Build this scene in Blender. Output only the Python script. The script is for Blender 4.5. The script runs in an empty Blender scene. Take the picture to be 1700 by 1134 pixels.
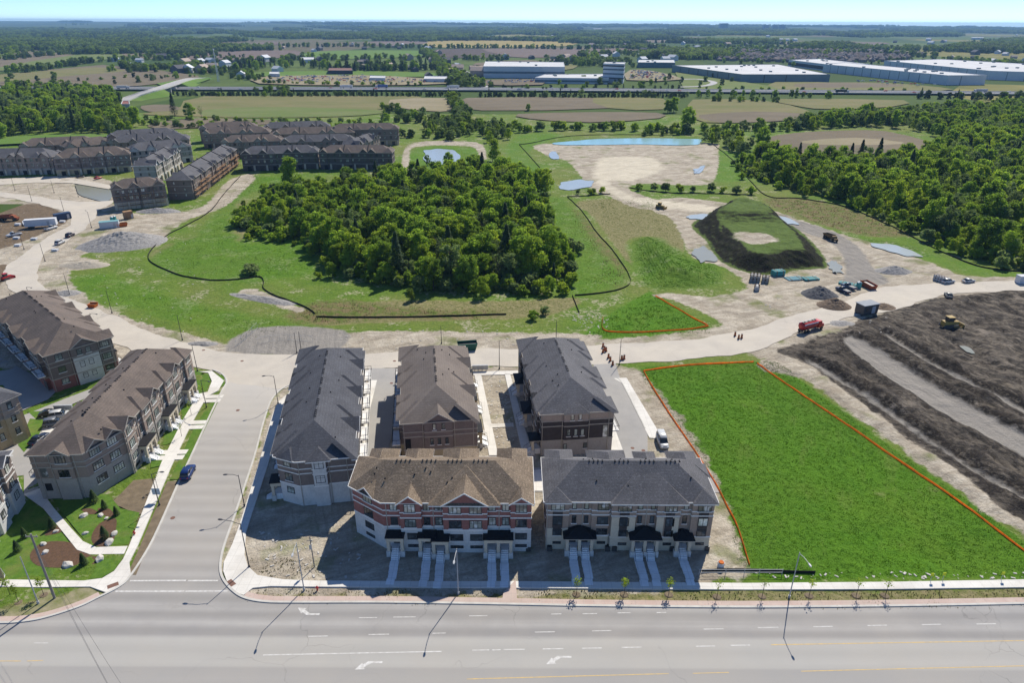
import bpy, bmesh, math, random
import numpy as np
from mathutils import Vector, Matrix, noise as mnoise
R = math.radians
random.seed(7)
SC = bpy.context.scene
COL = SC.collection

# ------------------------------------------------------------------ camera, sky, sun, exposure
FPX, CAM_H = 1133.0, 82.0
PITCH, ROLL = math.atan((567 - 36) / FPX), math.atan(7 / 1700)
cam_data = bpy.data.cameras.new('camera')
cam_data.sensor_width = 36.0
cam_data.lens = 36.0 * FPX / 1700.0
cam_data.clip_start, cam_data.clip_end = 1.0, 60000.0
camera = bpy.data.objects.new('camera', cam_data)
camera.location = (0, 0, CAM_H)
camera.rotation_euler = (Matrix.Rotation(math.pi / 2 - PITCH, 3, 'X') @ Matrix.Rotation(ROLL, 3, 'Z')).to_euler()
COL.objects.link(camera)
SC.camera = camera

SUN_TO = Vector((0.41, 0.87, 1.0)).normalized()          # towards the sun
SUN_EL = math.asin(SUN_TO.z)
world = bpy.data.worlds.new('World')
SC.world = world
world.use_nodes = True
wn = world.node_tree
sky = wn.nodes.new('ShaderNodeTexSky')
sky.sky_type = 'NISHITA'
sky.sun_disc = False
sky.sun_elevation = SUN_EL
sky.sun_rotation = math.atan2(SUN_TO.x, SUN_TO.y)
sky.altitude = 9600
sky.air_density, sky.dust_density, sky.ozone_density = 2.0, 0.2, 6.0
bg = wn.nodes['Background']
bg.inputs['Strength'].default_value = 0.114
wn.links.new(sky.outputs[0], bg.inputs[0])
sun_data = bpy.data.lights.new('sun', 'SUN')
sun_data.energy = 4.2
sun_data.angle = R(0.53)
sun_data.color = (1.0, 0.94, 0.835)
sun = bpy.data.objects.new('sun', sun_data)
sun.rotation_euler = SUN_TO.to_track_quat('Z', 'Y').to_euler()
sun.location = (60, 130, 200)
COL.objects.link(sun)
SC.view_settings.view_transform = 'Standard'
SC.view_settings.look = 'None'
SC.view_settings.exposure = 0.52
SC.view_settings.gamma = 1.0
SC.cycles.max_bounces = 6
SC.cycles.transparent_max_bounces = 12
SC.cycles.volume_bounces = 0

# ------------------------------------------------------------------ survey: where a sight line meets level ground
_f = np.array([0, math.cos(PITCH), -math.sin(PITCH)])
_u0 = np.cross([1., 0, 0], _f)
_r = np.array([1., 0, 0]) * math.cos(ROLL) + _u0 * math.sin(ROLL)
_u = -np.array([1., 0, 0]) * math.sin(ROLL) + _u0 * math.cos(ROLL)
def G(px, py, z=0.0):
    d = _f + _r * (px - 850) / FPX - _u * (py - 567) / FPX
    t = (z - CAM_H) / d[2]
    return (float(t * d[0]), float(t * d[1]))
def GG(pts, z=0.0):
    return [G(p[0], p[1], z) for p in pts]
def smooth_line(pts, n=6, closed=False):
    """Catmull-Rom through points"""
    out = []
    m = len(pts)
    rng = range(m if closed else m - 1)
    for i in rng:
        if closed:
            p0, p1, p2, p3 = (np.array(pts[(i + k) % m]) for k in (-1, 0, 1, 2))
        else:
            p0, p1, p2, p3 = (np.array(pts[min(max(i + k, 0), m - 1)]) for k in (-1, 0, 1, 2))
        for k in range(n):
            t = k / n
            q = 0.5 * ((2 * p1) + (-p0 + p2) * t + (2 * p0 - 5 * p1 + 4 * p2 - p3) * t * t + (-p0 + 3 * p1 - 3 * p2 + p3) * t ** 3)
            out.append((float(q[0]), float(q[1])))
    if not closed:
        out.append((float(pts[-1][0]), float(pts[-1][1])))
    return out

# ------------------------------------------------------------------ materials
def hx(h, k=1.0):
    c = [int(h[i:i + 2], 16) / 255 for i in (0, 2, 4)]
    return tuple(k * (v / 12.92 if v < .04045 else ((v + .055) / 1.055) ** 2.4) for v in c)
class NT:
    """small wrapper to wire shader nodes"""
    def __init__(s, name):
        s.m = bpy.data.materials.new(name); s.m.use_nodes = True
        s.t = s.m.node_tree; s.b = s.t.nodes['Principled BSDF']; s.out = s.t.nodes['Material Output']
        s._pos = None
    def n(s, kind, **kw):
        nd = s.t.nodes.new(kind)
        for k, v in kw.items(): setattr(nd, k, v)
        return nd
    def ln(s, a, b): s.t.links.new(a, b)
    def pos(s):
        if s._pos is None: s._pos = s.n('ShaderNodeNewGeometry').outputs['Position']
        return s._pos
    def val(s, sock, v):
        if hasattr(v, 'node'): s.ln(v, sock)
        else:
            if isinstance(v, (tuple, list)) and len(v) == 3 and sock.type == 'RGBA': v = (*v, 1)
            sock.default_value = v
    def noise(s, scale, detail=3, rough=.55, vec=None, dist=0, stretch=None):
        nd = s.n('ShaderNodeTexNoise')
        v = vec or s.pos()
        if stretch:
            if len(stretch) > 3:      # turn so that this heading lies along x, then stretch
                vr = s.n('ShaderNodeVectorRotate', rotation_type='Z_AXIS'); vr.inputs['Angle'].default_value = -stretch[3]
                s.ln(v, vr.inputs['Vector']); v = vr.outputs[0]
            mp = s.n('ShaderNodeMapping'); mp.inputs['Scale'].default_value = stretch[:3]
            s.ln(v, mp.inputs[0]); v = mp.outputs[0]
        s.ln(v, nd.inputs['Vector'])
        nd.inputs['Scale'].default_value = scale; nd.inputs['Detail'].default_value = detail
        nd.inputs['Roughness'].default_value = rough; nd.inputs['Distortion'].default_value = dist
        return nd.outputs['Fac']
    def math(s, op, a, b=None, clamp=False):
        nd = s.n('ShaderNodeMath', operation=op); nd.use_clamp = clamp
        s.val(nd.inputs[0], a)
        if b is not None: s.val(nd.inputs[1], b)
        return nd.outputs[0]
    def ramp(s, x, a, b, lo=0.0, hi=1.0, smooth=False):
        nd = s.n('ShaderNodeMapRange'); nd.clamp = True
        if smooth: nd.interpolation_type = 'SMOOTHSTEP'
        s.val(nd.inputs[0], x); nd.inputs[1].default_value = a; nd.inputs[2].default_value = b
        nd.inputs[3].default_value = lo; nd.inputs[4].default_value = hi
        return nd.outputs[0]
    def mix(s, f, a, b, mode='MIX'):
        nd = s.n('ShaderNodeMix', data_type='RGBA', blend_type=mode)
        s.val(nd.inputs[0], f); s.val(nd.inputs[6], a); s.val(nd.inputs[7], b)
        return nd.outputs[2]
    def attr(s, name):
        return s.n('ShaderNodeAttribute', attribute_name=name).outputs['Fac']
    def rnd(s): return s.n('ShaderNodeObjectInfo').outputs['Random']
    def bump(s, h, strength=.4, dist=.1):
        nd = s.n('ShaderNodeBump'); nd.inputs['Strength'].default_value = strength; nd.inputs['Distance'].default_value = dist
        s.ln(h, nd.inputs['Height']); s.ln(nd.outputs[0], s.b.inputs['Normal'])
    def fin(s, col, rough=.9, spec=.2, metal=0):
        s.val(s.b.inputs['Base Color'], col); s.val(s.b.inputs['Roughness'], rough)
        s.b.inputs['Specular IOR Level'].default_value = spec; s.b.inputs['Metallic'].default_value = metal
        return s.m
MATS = {}
def pm(name, c1, c2=None, scale=2.0, rough=.85, spec=.2, bump=0.0, bscale=None, metal=0, rand=0.0, detail=4):
    """two-tone noise material"""
    t = NT(name)
    c2 = c2 or tuple(v * .8 for v in c1)
    col = t.mix(t.ramp(t.noise(scale, detail), .3, .7), c1, c2)
    if rand:
        col = t.mix(t.math('MULTIPLY', t.rnd(), rand), col, (.01, .01, .01))
    if bump: t.bump(t.noise(bscale or scale * 4, 4), bump, .1)
    m = t.fin(col, rough, spec, metal)
    MATS[name] = m
    return m

# ------------------------------------------------------------------ mesh and object helpers
class MB:
    def __init__(s): s.v = []; s.f = []
    def add(s, vs, fs):
        o = len(s.v); s.v += [tuple(map(float, v)) for v in vs]; s.f += [tuple(i + o for i in f) for f in fs]; return s
    def quad(s, a, b, c, d): return s.add([a, b, c, d], [(0, 1, 2, 3)])
    def poly(s, pts): return s.add(pts, [tuple(range(len(pts)))])
    def box(s, x0, y0, z0, x1, y1, z1, frame=None):
        vs = [(x, y, z) for z in (z0, z1) for x, y in ((x0, y0), (x1, y0), (x1, y1), (x0, y1))]
        if frame: vs = [frame(*v) for v in vs]
        return s.add(vs, [(3, 2, 1, 0), (4, 5, 6, 7), (0, 1, 5, 4), (1, 2, 6, 5), (2, 3, 7, 6), (3, 0, 4, 7)])
    def tube(s, a, b, r0, r1=None, n=8, cap=True):
        a, b = Vector(a), Vector(b); r1 = r0 if r1 is None else r1
        d = (b - a).normalized(); q = d.to_track_quat('Z', 'Y')
        vs = []
        for p, r in ((a, r0), (b, r1)):
            for k in range(n):
                an = 2 * math.pi * k / n
                vs.append(p + q @ Vector((r * math.cos(an), r * math.sin(an), 0)))
        fs = [(k, (k + 1) % n, n + (k + 1) % n, n + k) for k in range(n)]
        if cap: fs += [tuple(range(n))[::-1], tuple(range(n, 2 * n))]
        return s.add(vs, fs)
    def path(s, pts, r, n=6):
        for a, b in zip(pts[:-1], pts[1:]): s.tube(a, b, r, r, n)
        return s
    def prism(s, outline, z0, z1, caps=True):
        n = len(outline)
        vs = [(x, y, z0) for x, y in outline] + [(x, y, z1) for x, y in outline]
        fs = [(k, (k + 1) % n, n + (k + 1) % n, n + k) for k in range(n)]
        if caps: fs += [tuple(range(n))[::-1], tuple(range(n, 2 * n))]
        return s.add(vs, fs)
    def mesh(s, name, mats, smooth=False):
        me = bpy.data.meshes.new(name)
        me.from_pydata(s.v, [], s.f)
        for m in (mats if isinstance(mats, (list, tuple)) else [mats]): me.materials.append(m)
        if smooth: me.polygons.foreach_set('use_smooth', [True] * len(me.polygons))
        me.update()
        return me
    def build(s, name, mat, parent=None, smooth=False):
        return obj(name, s.mesh(name, mat, smooth), parent)
def obj(name, me, parent=None, loc=None, rz=None):
    o = bpy.data.objects.new(name, me); COL.objects.link(o)
    if parent: o.parent = parent
    if loc is not None: o.location = loc
    if rz: o.rotation_euler = (0, 0, rz)
    return o
def empty(name, loc=(0, 0, 0), rz=0):
    o = obj(name, None, None, loc, rz); o.empty_display_size = .5
    return o
def tag(o, label=None, cat=None, group=None, kind=None):
    if label: o['label'] = label
    if cat: o['category'] = cat
    if group: o['group'] = group
    if kind: o['kind'] = kind
    return o
def struct(o, label=None, cat=None):
    return tag(o, label, cat, kind='structure')
CHILD = {}
def copy_tree(o, parent=None, loc=None, rz=None, scale=None):
    c = o.copy(); COL.objects.link(c); c.parent = parent
    kids = CHILD.get(o.name)
    if kids is None:
        kids = CHILD[o.name] = list(o.children)
    for ch in kids: copy_tree(ch, c)
    if loc is not None: c.location = loc
    if rz is not None: c.rotation_euler = (0, 0, rz)
    if scale is not None: c.scale = scale if hasattr(scale, '__len__') else (scale,) * 3
    return c

# ------------------------------------------------------------------ polygon helpers
def sdf(P, poly):
    """signed distance, positive inside; P (n,2)"""
    a = np.array(poly, float); b = np.roll(a, -1, axis=0)
    d2 = np.full(len(P), 1e18); ins = np.zeros(len(P), bool)
    x, y = P[:, 0], P[:, 1]
    for (ax, ay), (bx, by) in zip(a, b):
        ex, ey = bx - ax, by - ay
        wx, wy = x - ax, y - ay
        t = np.clip((wx * ex + wy * ey) / (ex * ex + ey * ey + 1e-12), 0, 1)
        d2 = np.minimum(d2, (wx - t * ex) ** 2 + (wy - t * ey) ** 2)
        c = ((ay <= y) & (by > y)) | ((by <= y) & (ay > y))
        with np.errstate(divide='ignore', invalid='ignore'):
            xi = ax + (y - ay) / (by - ay) * ex
        ins ^= c & (x < xi)
    d = np.sqrt(d2)
    return np.where(ins, d, -d)
def inside(poly, pts):
    return sdf(np.array(pts, float).reshape(-1, 2), poly) > 0
def fbm(x, y, scale, octv=4, seed=0):
    """cheap value noise, vectorised, about 0..1"""
    rs = np.random.RandomState(seed + 11)
    tot = np.zeros_like(x, dtype=float); amp, norm = 1.0, 0.0
    for o in range(octv):
        T = rs.rand(64, 64)
        u, v = x / scale * 2 ** o + 17.3 * o, y / scale * 2 ** o + 9.1 * o
        iu, iv = np.floor(u).astype(int), np.floor(v).astype(int)
        fu, fv = u - iu, v - iv
        fu, fv = fu * fu * (3 - 2 * fu), fv * fv * (3 - 2 * fv)
        a, b = T[iu % 64, iv % 64], T[(iu + 1) % 64, iv % 64]
        c, d = T[iu % 64, (iv + 1) % 64], T[(iu + 1) % 64, (iv + 1) % 64]
        tot += amp * ((a * (1 - fu) + b * fu) * (1 - fv) + (c * (1 - fu) + d * fu) * fv)
        norm += amp; amp *= .5
    return tot / norm
def ribbon(line, w, z):
    """flat strip of width w centred on a polyline"""
    mb = MB(); n = len(line); L, Rr = [], []
    for i, p in enumerate(line):
        a, b = np.array(line[max(i - 1, 0)]), np.array(line[min(i + 1, n - 1)])
        d = (b - a) / (np.linalg.norm(b - a) + 1e-9); nr = np.array([-d[1], d[0]])
        L.append(np.array(p) + nr * w / 2); Rr.append(np.array(p) - nr * w / 2)
    vs = [(*p, z) for p in L] + [(*p, z) for p in Rr]
    return mb.add(vs, [(n + i, n + i + 1, i + 1, i) for i in range(n - 1)])
def offset_line(line, d, closed=False):
    """offset to the left of travel by d"""
    n = len(line); out = []
    for i in range(n):
        p = np.array(line[i], float)
        a = np.array(line[(i - 1) % n if closed else max(i - 1, 0)], float); b = np.array(line[(i + 1) % n if closed else min(i + 1, n - 1)], float)
        d1, d2 = p - a, b - p
        l1, l2 = np.linalg.norm(d1), np.linalg.norm(d2)
        d1 = d1 / l1 if l1 > 1e-9 else d2 / l2
        d2 = d2 / l2 if l2 > 1e-9 else d1
        n1, n2 = np.array([-d1[1], d1[0]]), np.array([-d2[1], d2[0]])
        m = n1 + n2; k = m @ m
        m = n1 if k < .2 else m * 2 / k
        out.append(tuple(p + m * d))
    return out
def strip(line, d0, d1, z0, z1, closed=False):
    """solid strip between two left-offsets of a line"""
    a, b = offset_line(line, d0, closed), offset_line(line, d1, closed)
    n = len(line); mb = MB()
    vs = [(*p, z0) for p in a] + [(*p, z1) for p in a] + [(*p, z1) for p in b] + [(*p, z0) for p in b]
    fs = []
    for i in range(n if closed else n - 1):
        j = (i + 1) % n
        fs += [(i, j, n + j, n + i), (n + i, n + j, 2 * n + j, 2 * n + i), (2 * n + i, 2 * n + j, 3 * n + j, 3 * n + i)]
    if not closed: fs += [(0, n, 2 * n, 3 * n), (n - 1, 4 * n - 1, 3 * n - 1, 2 * n - 1)]
    return mb.add(vs, fs)
def along(line, step):
    """points every step metres along a polyline, with heading"""
    out = []; carry = 0.0
    for a, b in zip(line[:-1], line[1:]):
        L = math.hypot(b[0] - a[0], b[1] - a[1])
        if L < 1e-6: continue
        t = carry
        while t < L:
            out.append((a[0] + (b[0] - a[0]) * t / L, a[1] + (b[1] - a[1]) * t / L, math.atan2(b[1] - a[1], b[0] - a[0])))
            t += step
        carry = t - L
    return out

# ================================================================== LAYOUT (outlines surveyed on the ground)
def W(pts, n=4, closed=True):
    return smooth_line(GG(pts), n, closed)
WIND_R = [(319, 572), (277, 561), (226, 544), (186, 524), (141, 505), (96, 489), (70, 473), (61, 457), (62, 443), (71, 428), (79, 418), (106, 404), (138, 381), (159, 362), (166, 348), (188, 337)]
WIND_L = [(250, 592), (180, 567), (158, 555), (113, 524), (70, 505), (37, 490), (15, 478), (5, 462), (9, 445), (34, 426), (61, 405), (92, 387), (114, 376), (120, 363), (106, 352), (66, 339), (0, 326), (-80, 315)]
WIND_TOP = [(-80, 308), (0, 319), (48, 324), (93, 331), (140, 335), (188, 333)]
DUST_N = [(319, 572), (360, 582), (420, 589), (484, 590), (541, 587), (605, 587), (669, 585), (774, 580), (868, 579), (962, 576), (1033, 571), (1107, 568), (1170, 561), (1223, 552), (1255, 545), (1298, 529), (1337, 520), (1403, 499), (1453, 480), (1527, 472), (1700, 465), (1900, 455)]
DUST_S = [(1900, 468), (1700, 482), (1589, 487), (1527, 501), (1478, 516), (1416, 527), (1327, 551), (1276, 577), (1234, 587), (1128, 598), (1065, 603), (1000, 606), (870, 609), (780, 609), (660, 612), (600, 614), (540, 622), (488, 638), (469, 645), (420, 640), (378, 634), (370, 621), (354, 614), (331, 610), (285, 602), (250, 592)]
SIDE_R = [(488, 638), (469, 645), (450, 664), (436, 702), (420, 762), (387, 860), (369, 912), (364, 943), (369, 964), (386, 984), (407, 996), (441, 1002), (493, 1003), (646, 1003), (838, 1006), (1000, 1009), (1240, 1011), (1480, 1009), (1700, 1005)]
SIDE_L = [(354, 614), (370, 621), (378, 634), (370, 650), (352, 687), (317, 763), (296, 808), (267, 874), (246, 916), (217, 960), (198, 977), (161, 996), (136, 1008), (99, 1021), (62, 1031), (25, 1036), (0, 1037)]
KERB_R = smooth_line(GG(SIDE_R), 5) + [(300.0, 78.6)]
KERB_L = smooth_line(GG(SIDE_L), 5) + [(-300.0, 73.0)]
MAIN_ROAD = [(-300, 40)] + [(300, 40)] + KERB_R[::-1][:-1] + [G(470, 610), G(400, 600)] + KERB_L
DUST_ROAD = smooth_line(GG(DUST_N), 4) + smooth_line(GG(DUST_S), 4)
WIND_ROAD = smooth_line(GG(WIND_L), 4) + smooth_line(GG(WIND_TOP), 4) + smooth_line(GG(WIND_R[::-1]), 4)
def roughen(poly, amp, seed):
    out = []; n = len(poly)
    for i in range(n):
        a, b = np.array(poly[i]), np.array(poly[(i + 1) % n]); L = np.linalg.norm(b - a); k = max(1, int(L / 1.5))
        for q in range(k): out.append(tuple(a + (b - a) * q / k))
    a = np.array(out); d = (fbm(a[:, 0], a[:, 1], 6.0, 4, seed) - .5) * 2 * amp
    nx = np.array(offset_line(out, 1.0, True)) - a; nx /= np.linalg.norm(nx, axis=1)[:, None] + 1e-9
    return [tuple(p) for p in a + nx * d[:, None]]
DUST_FLAT, WIND_FLAT = DUST_ROAD, WIND_ROAD
DUST_ROAD, WIND_ROAD = roughen(DUST_ROAD, 1.3, 3), roughen(WIND_ROAD, 1.3, 4)
LANE_W = GG([(612, 612), (664, 612), (668, 640), (655, 700), (640, 770), (606, 775), (598, 760), (610, 690)])
LANE_E = GG([(985, 606), (1022, 604), (1030, 632), (1062, 690), (1075, 722), (1075, 752), (1090, 790), (980, 790), (1015, 748), (1012, 700), (990, 640)])
LANE_B = [(-31, 106.6), (40, 106.6), (40, 114.5), (-31, 114.5)]
YARD = GG([(386, 985), (368, 960), (366, 935), (372, 912), (390, 860), (423, 762), (439, 702), (453, 664), (470, 647), (600, 612), (1030, 606), (1058, 612), (1130, 690), (1190, 790), (1245, 955), (1150, 975), (1000, 990), (440, 990)])

POLY = {
 'sand': [
  [(-90, 300), (0, 296), (120, 292), (190, 303), (200, 345), (250, 355), (335, 343), (375, 303), (412, 288), (424, 296), (404, 316), (372, 343), (310, 366), (280, 388), (262, 408), (190, 408), (135, 425), (165, 432), (160, 445), (115, 452), (130, 482), (180, 512), (240, 538), (300, 550), (345, 565), (405, 578), (430, 588), (395, 600), (320, 610), (-90, 560)],
  [(440, 590), (540, 575), (560, 553), (700, 550), (850, 552), (985, 555), (1000, 563), (1060, 560), (1178, 546), (1215, 540), (1240, 560), (1000, 590), (600, 600)],
  [(1080, 490), (1110, 487), (1180, 492), (1240, 478), (1205, 445), (1150, 425), (1135, 400), (1115, 364), (1085, 350), (1075, 335), (1130, 328), (1200, 336), (1290, 352), (1370, 380), (1430, 398), (1480, 410), (1560, 442), (1630, 460), (1900, 462), (1900, 560), (1320, 600), (1230, 560), (1170, 520), (1110, 497)],
  [(905, 238), (1165, 236), (1192, 250), (1186, 298), (1150, 307), (1062, 305), (1046, 316), (1092, 332), (1120, 345), (1060, 346), (1012, 326), (985, 316), (950, 275), (930, 262), (905, 256)],
  [(1260, 610), (1300, 575), (1400, 540), (1900, 480), (1900, 1030), (1750, 930), (1700, 890), (1650, 862), (1560, 795), (1480, 735), (1400, 678), (1330, 628)],
  [(395, 490), (425, 480), (500, 512), (490, 517), (450, 505)],
  [(675, 300), (668, 262), (688, 236), (790, 236), (808, 262), (796, 262), (782, 243), (692, 243), (680, 262), (690, 300)],
 ],
 'mud': [
  [(1288, 583), (1345, 566), (1400, 548), (1430, 530), (1510, 508), (1600, 490), (1900, 486), (1900, 1010), (1760, 915), (1700, 868), (1662, 848), (1600, 792), (1520, 738), (1410, 655), (1340, 605)],
 ],
 'gravel': [
  [(1345, 600), (1400, 632), (1500, 700), (1600, 770), (1700, 830), (1700, 834), (1600, 775), (1497, 704), (1397, 636), (1342, 604)],
  [(378, 584), (428, 544), (572, 549), (548, 584)],
  [(1402, 570), (1425, 563), (1560, 647), (1700, 724), (1900, 830), (1900, 868), (1700, 760), (1560, 684), (1450, 612)],
  [(1478, 560), (1540, 600), (1620, 640), (1720, 690), (1900, 780), (1900, 790), (1720, 699), (1620, 644), (1535, 602), (1475, 562)],
  [(1300, 362), (1340, 370), (1395, 390), (1430, 415), (1450, 445), (1475, 468), (1440, 474), (1400, 470), (1405, 445), (1395, 418), (1370, 398), (1330, 384), (1300, 372)],
 ],
 'haul': [
  [(1008, 300), (1040, 322), (1100, 332), (1160, 340), (1230, 350), (1300, 362), (1300, 370), (1230, 360), (1150, 350), (1090, 342), (1040, 332), (1000, 312), (985, 290), (1000, 262), (1080, 262), (1100, 280), (1050, 300)],
 ],
 'lawn': [
  [(1062, 613), (1150, 607), (1250, 601), (1292, 604), (1345, 642), (1480, 742), (1600, 826), (1700, 900), (1800, 975), (1700, 962), (1460, 960), (1246, 955), (1205, 840), (1150, 745), (1095, 668)],
  [(980, 545), (1002, 528), (1070, 488), (1090, 490), (1180, 546), (1130, 556), (1000, 561), (970, 556)],
 ],
 'meadow': [
  [(560, 555), (500, 535), (420, 520), (330, 505), (210, 470), (180, 455), (130, 462), (145, 490), (180, 500), (250, 525), (320, 545), (400, 565), (470, 548), (560, 552)],
  [(880, 335), (920, 325), (950, 345), (1000, 420), (1040, 460), (1000, 484), (950, 488), (955, 440), (930, 390)],
  [(250, 430), (290, 400), (330, 385), (400, 300), (440, 292), (480, 300), (400, 330), (400, 400), (500, 400), (520, 450), (440, 465), (350, 465), (280, 455)],
  [(860, 225), (930, 222), (900, 240), (880, 252), (900, 280), (920, 310), (880, 320), (850, 290), (840, 250)],
  [(1190, 250), (1230, 260), (1250, 290), (1235, 300), (1185, 300), (1175, 275)],
  [(1380, 390), (1470, 405), (1600, 435), (1700, 455), (1700, 462), (1600, 455), (1480, 412)],
  [(690, 246), (780, 246), (800, 262), (805, 290), (680, 290)],
  [(0, 228), (100, 225), (190, 222), (230, 228), (240, 240), (100, 240), (0, 243)],
  [(1050, 400), (1090, 395), (1130, 420), (1190, 445), (1195, 470), (1150, 478), (1080, 478), (1055, 440)],
 ],
 'red': [
  [(1270, 330), (1340, 330), (1420, 350), (1480, 375), (1510, 390), (1440, 392), (1360, 372), (1290, 348)],
  [(500, 540), (480, 515), (560, 498), (640, 508), (740, 515), (830, 515), (800, 530), (640, 530)],
  [(945, 360), (960, 350), (1000, 400), (1040, 450), (1030, 475), (1000, 470), (985, 430)],
 ],
 'dry': [
  [(400, 985), (440, 978), (560, 978), (700, 977), (860, 978), (1240, 980), (1700, 978), (1900, 975), (1900, 1012), (1240, 1012), (860, 1008), (440, 1003)],
  [(410, 930), (430, 925), (520, 930), (540, 945), (525, 962), (470, 962), (430, 952)],
  [(60, 1000), (110, 985), (165, 985), (150, 1000), (90, 1020), (0, 1035), (0, 1010)],
  [(250, 420), (300, 398), (345, 380), (400, 320), (410, 385), (340, 440), (270, 440)],
  [(960, 335), (1080, 330), (1115, 362), (1135, 400), (1130, 418), (1085, 395), (1040, 400), (1050, 440), (1030, 420), (985, 360)],
  [(500, 520), (640, 500), (840, 500), (960, 495), (900, 525), (640, 535), (520, 540)],
  [(1190, 430), (1240, 380), (1310, 385), (1340, 400), (1300, 418)],
 ],
 'soil': [
  [(-60, 352), (0, 346), (60, 338), (98, 350), (112, 366), (80, 384), (40, 400), (0, 414), (-60, 420)],
  [(-60, 470), (0, 440), (14, 446), (4, 470), (-60, 500)],
  [(190, 830), (240, 800), (275, 790), (262, 800), (205, 925), (196, 960), (188, 968), (215, 900), (232, 850), (200, 845)],
 ],
}
PONDS = {
 'basin_pond': ([(921, 236), (960, 231), (1040, 229), (1120, 229), (1160, 231), (1164, 238), (1140, 241), (1060, 239), (990, 240), (940, 240)], 'wt_turq'),
 'square_pond': ([(703, 250), (722, 247), (752, 248), (765, 256), (765, 268), (740, 272), (708, 270), (702, 260)], 'wt_pale'),
 'silty_pond': ([(122, 308), (150, 306), (185, 309), (185, 332), (165, 333), (135, 325)], 'wt_silt'),
 'puddle': ([(1445, 404), (1475, 403), (1500, 409), (1530, 424), (1500, 424), (1465, 414)], 'wt_pale'),
 'puddle.001': ([(1140, 357), (1165, 354), (1200, 358), (1175, 363), (1145, 363)], 'wt_pale'),
 'puddle.002': ([(1152, 410), (1180, 412), (1192, 432), (1165, 434), (1150, 425)], 'wt_silt'),
 'puddle.003': ([(1372, 434), (1392, 433), (1402, 450), (1388, 454), (1376, 446)], 'wt_silt'),
 'puddle.004': ([(930, 302), (965, 298), (988, 300), (980, 310), (940, 314), (925, 311)], 'wt_pale'),
 'puddle.005': ([(1150, 283), (1160, 276), (1172, 274), (1165, 286), (1152, 288)], 'wt_pale'),
 'puddle.006': ([(910, 254), (922, 250), (930, 262), (915, 263)], 'wt_pale'),
 'puddle.007': ([(1270, 356), (1300, 358), (1330, 372), (1300, 370)], 'wt_pale'),
 'puddle.008': ([(1590, 572), (1610, 574), (1622, 588), (1605, 585)], 'wt_silt'),
}
def ragged(w, amt, seed):
    a = np.array(w); c = a.mean(0); n = len(a); k = np.arange(n)
    rs = np.random.RandomState(seed); f = 1 + amt * (sum(rs.normal() * np.sin(k / n * 2 * math.pi * q + rs.rand() * 6.28) for q in range(2, 9)) / 2.2)
    return [tuple(p) for p in c + (a - c) * np.clip(f, .45, 1.5)[:, None]]
POND_W = {k: ragged(smooth_line(GG(v[0]), 6, True), .05 if 'pond' in k else .12, i) for i, (k, v) in enumerate(PONDS.items())}

# ------------------------------------------------------------------ ground sheet
def ground_grid(x0, x1, y0, y1, st):
    xs, ys = np.arange(x0, x1 + .01, st), np.arange(y0, y1 + .01, st)
    X, Y = np.meshgrid(xs, ys)
    return X, Y
def masked_sdf(P, polys, lim=9.0):
    out = np.full(len(P), -lim)
    for p in polys:
        a = np.array(p)
        m = (P[:, 0] > a[:, 0].min() - lim) & (P[:, 0] < a[:, 0].max() + lim) & (P[:, 1] > a[:, 1].min() - lim) & (P[:, 1] < a[:, 1].max() + lim)
        if m.any(): out[m] = np.maximum(out[m], np.clip(sdf(P[m], p), -lim, lim))
    return out
def sst(x, a, b):
    t = np.clip((x - a) / (b - a), 0, 1); return t * t * (3 - 2 * t)
STOCK = smooth_line(GG([(1148, 374), (1180, 352), (1215, 345), (1262, 350), (1305, 368), (1345, 398), (1374, 436), (1360, 446), (1325, 448), (1290, 456), (1240, 452), (1200, 436), (1172, 400)]), 4, True)
STOCK_BACK = smooth_line(GG([(1155, 372), (1195, 345), (1225, 342), (1270, 349), (1312, 366), (1296, 386), (1250, 388), (1200, 386)]), 4, True)
STOCK_TOP = smooth_line(GG([(1205, 384), (1230, 379), (1270, 382), (1304, 394), (1296, 403), (1262, 405), (1232, 402), (1215, 394)], 5.5), 4, True)
_c = np.mean(STOCK_TOP, axis=0); STOCK_TOP = [tuple(_c + (np.array(q) - _c) * .74) for q in STOCK_TOP]
KNOLL = smooth_line(GG([(1048, 402), (1075, 392), (1100, 400), (1130, 425), (1185, 455), (1190, 475), (1140, 482), (1085, 480), (1060, 440)]), 4, True)
ROADS_FLAT = [MAIN_ROAD, DUST_FLAT, WIND_FLAT, LANE_W, LANE_E, LANE_B, YARD, GG([(378, 584), (428, 544), (572, 549), (548, 584)])]
MUD_W = [W(p) for p in POLY['mud']]
_t0, _t1 = np.array(G(1410, 566)), np.array(G(1640, 712))
MUD_DIR = (_t1 - _t0) / np.linalg.norm(_t1 - _t0)
LAYERS = {k: [W(p) for p in v] for k, v in POLY.items()}
LAYERS['sand'].append(YARD)
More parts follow.
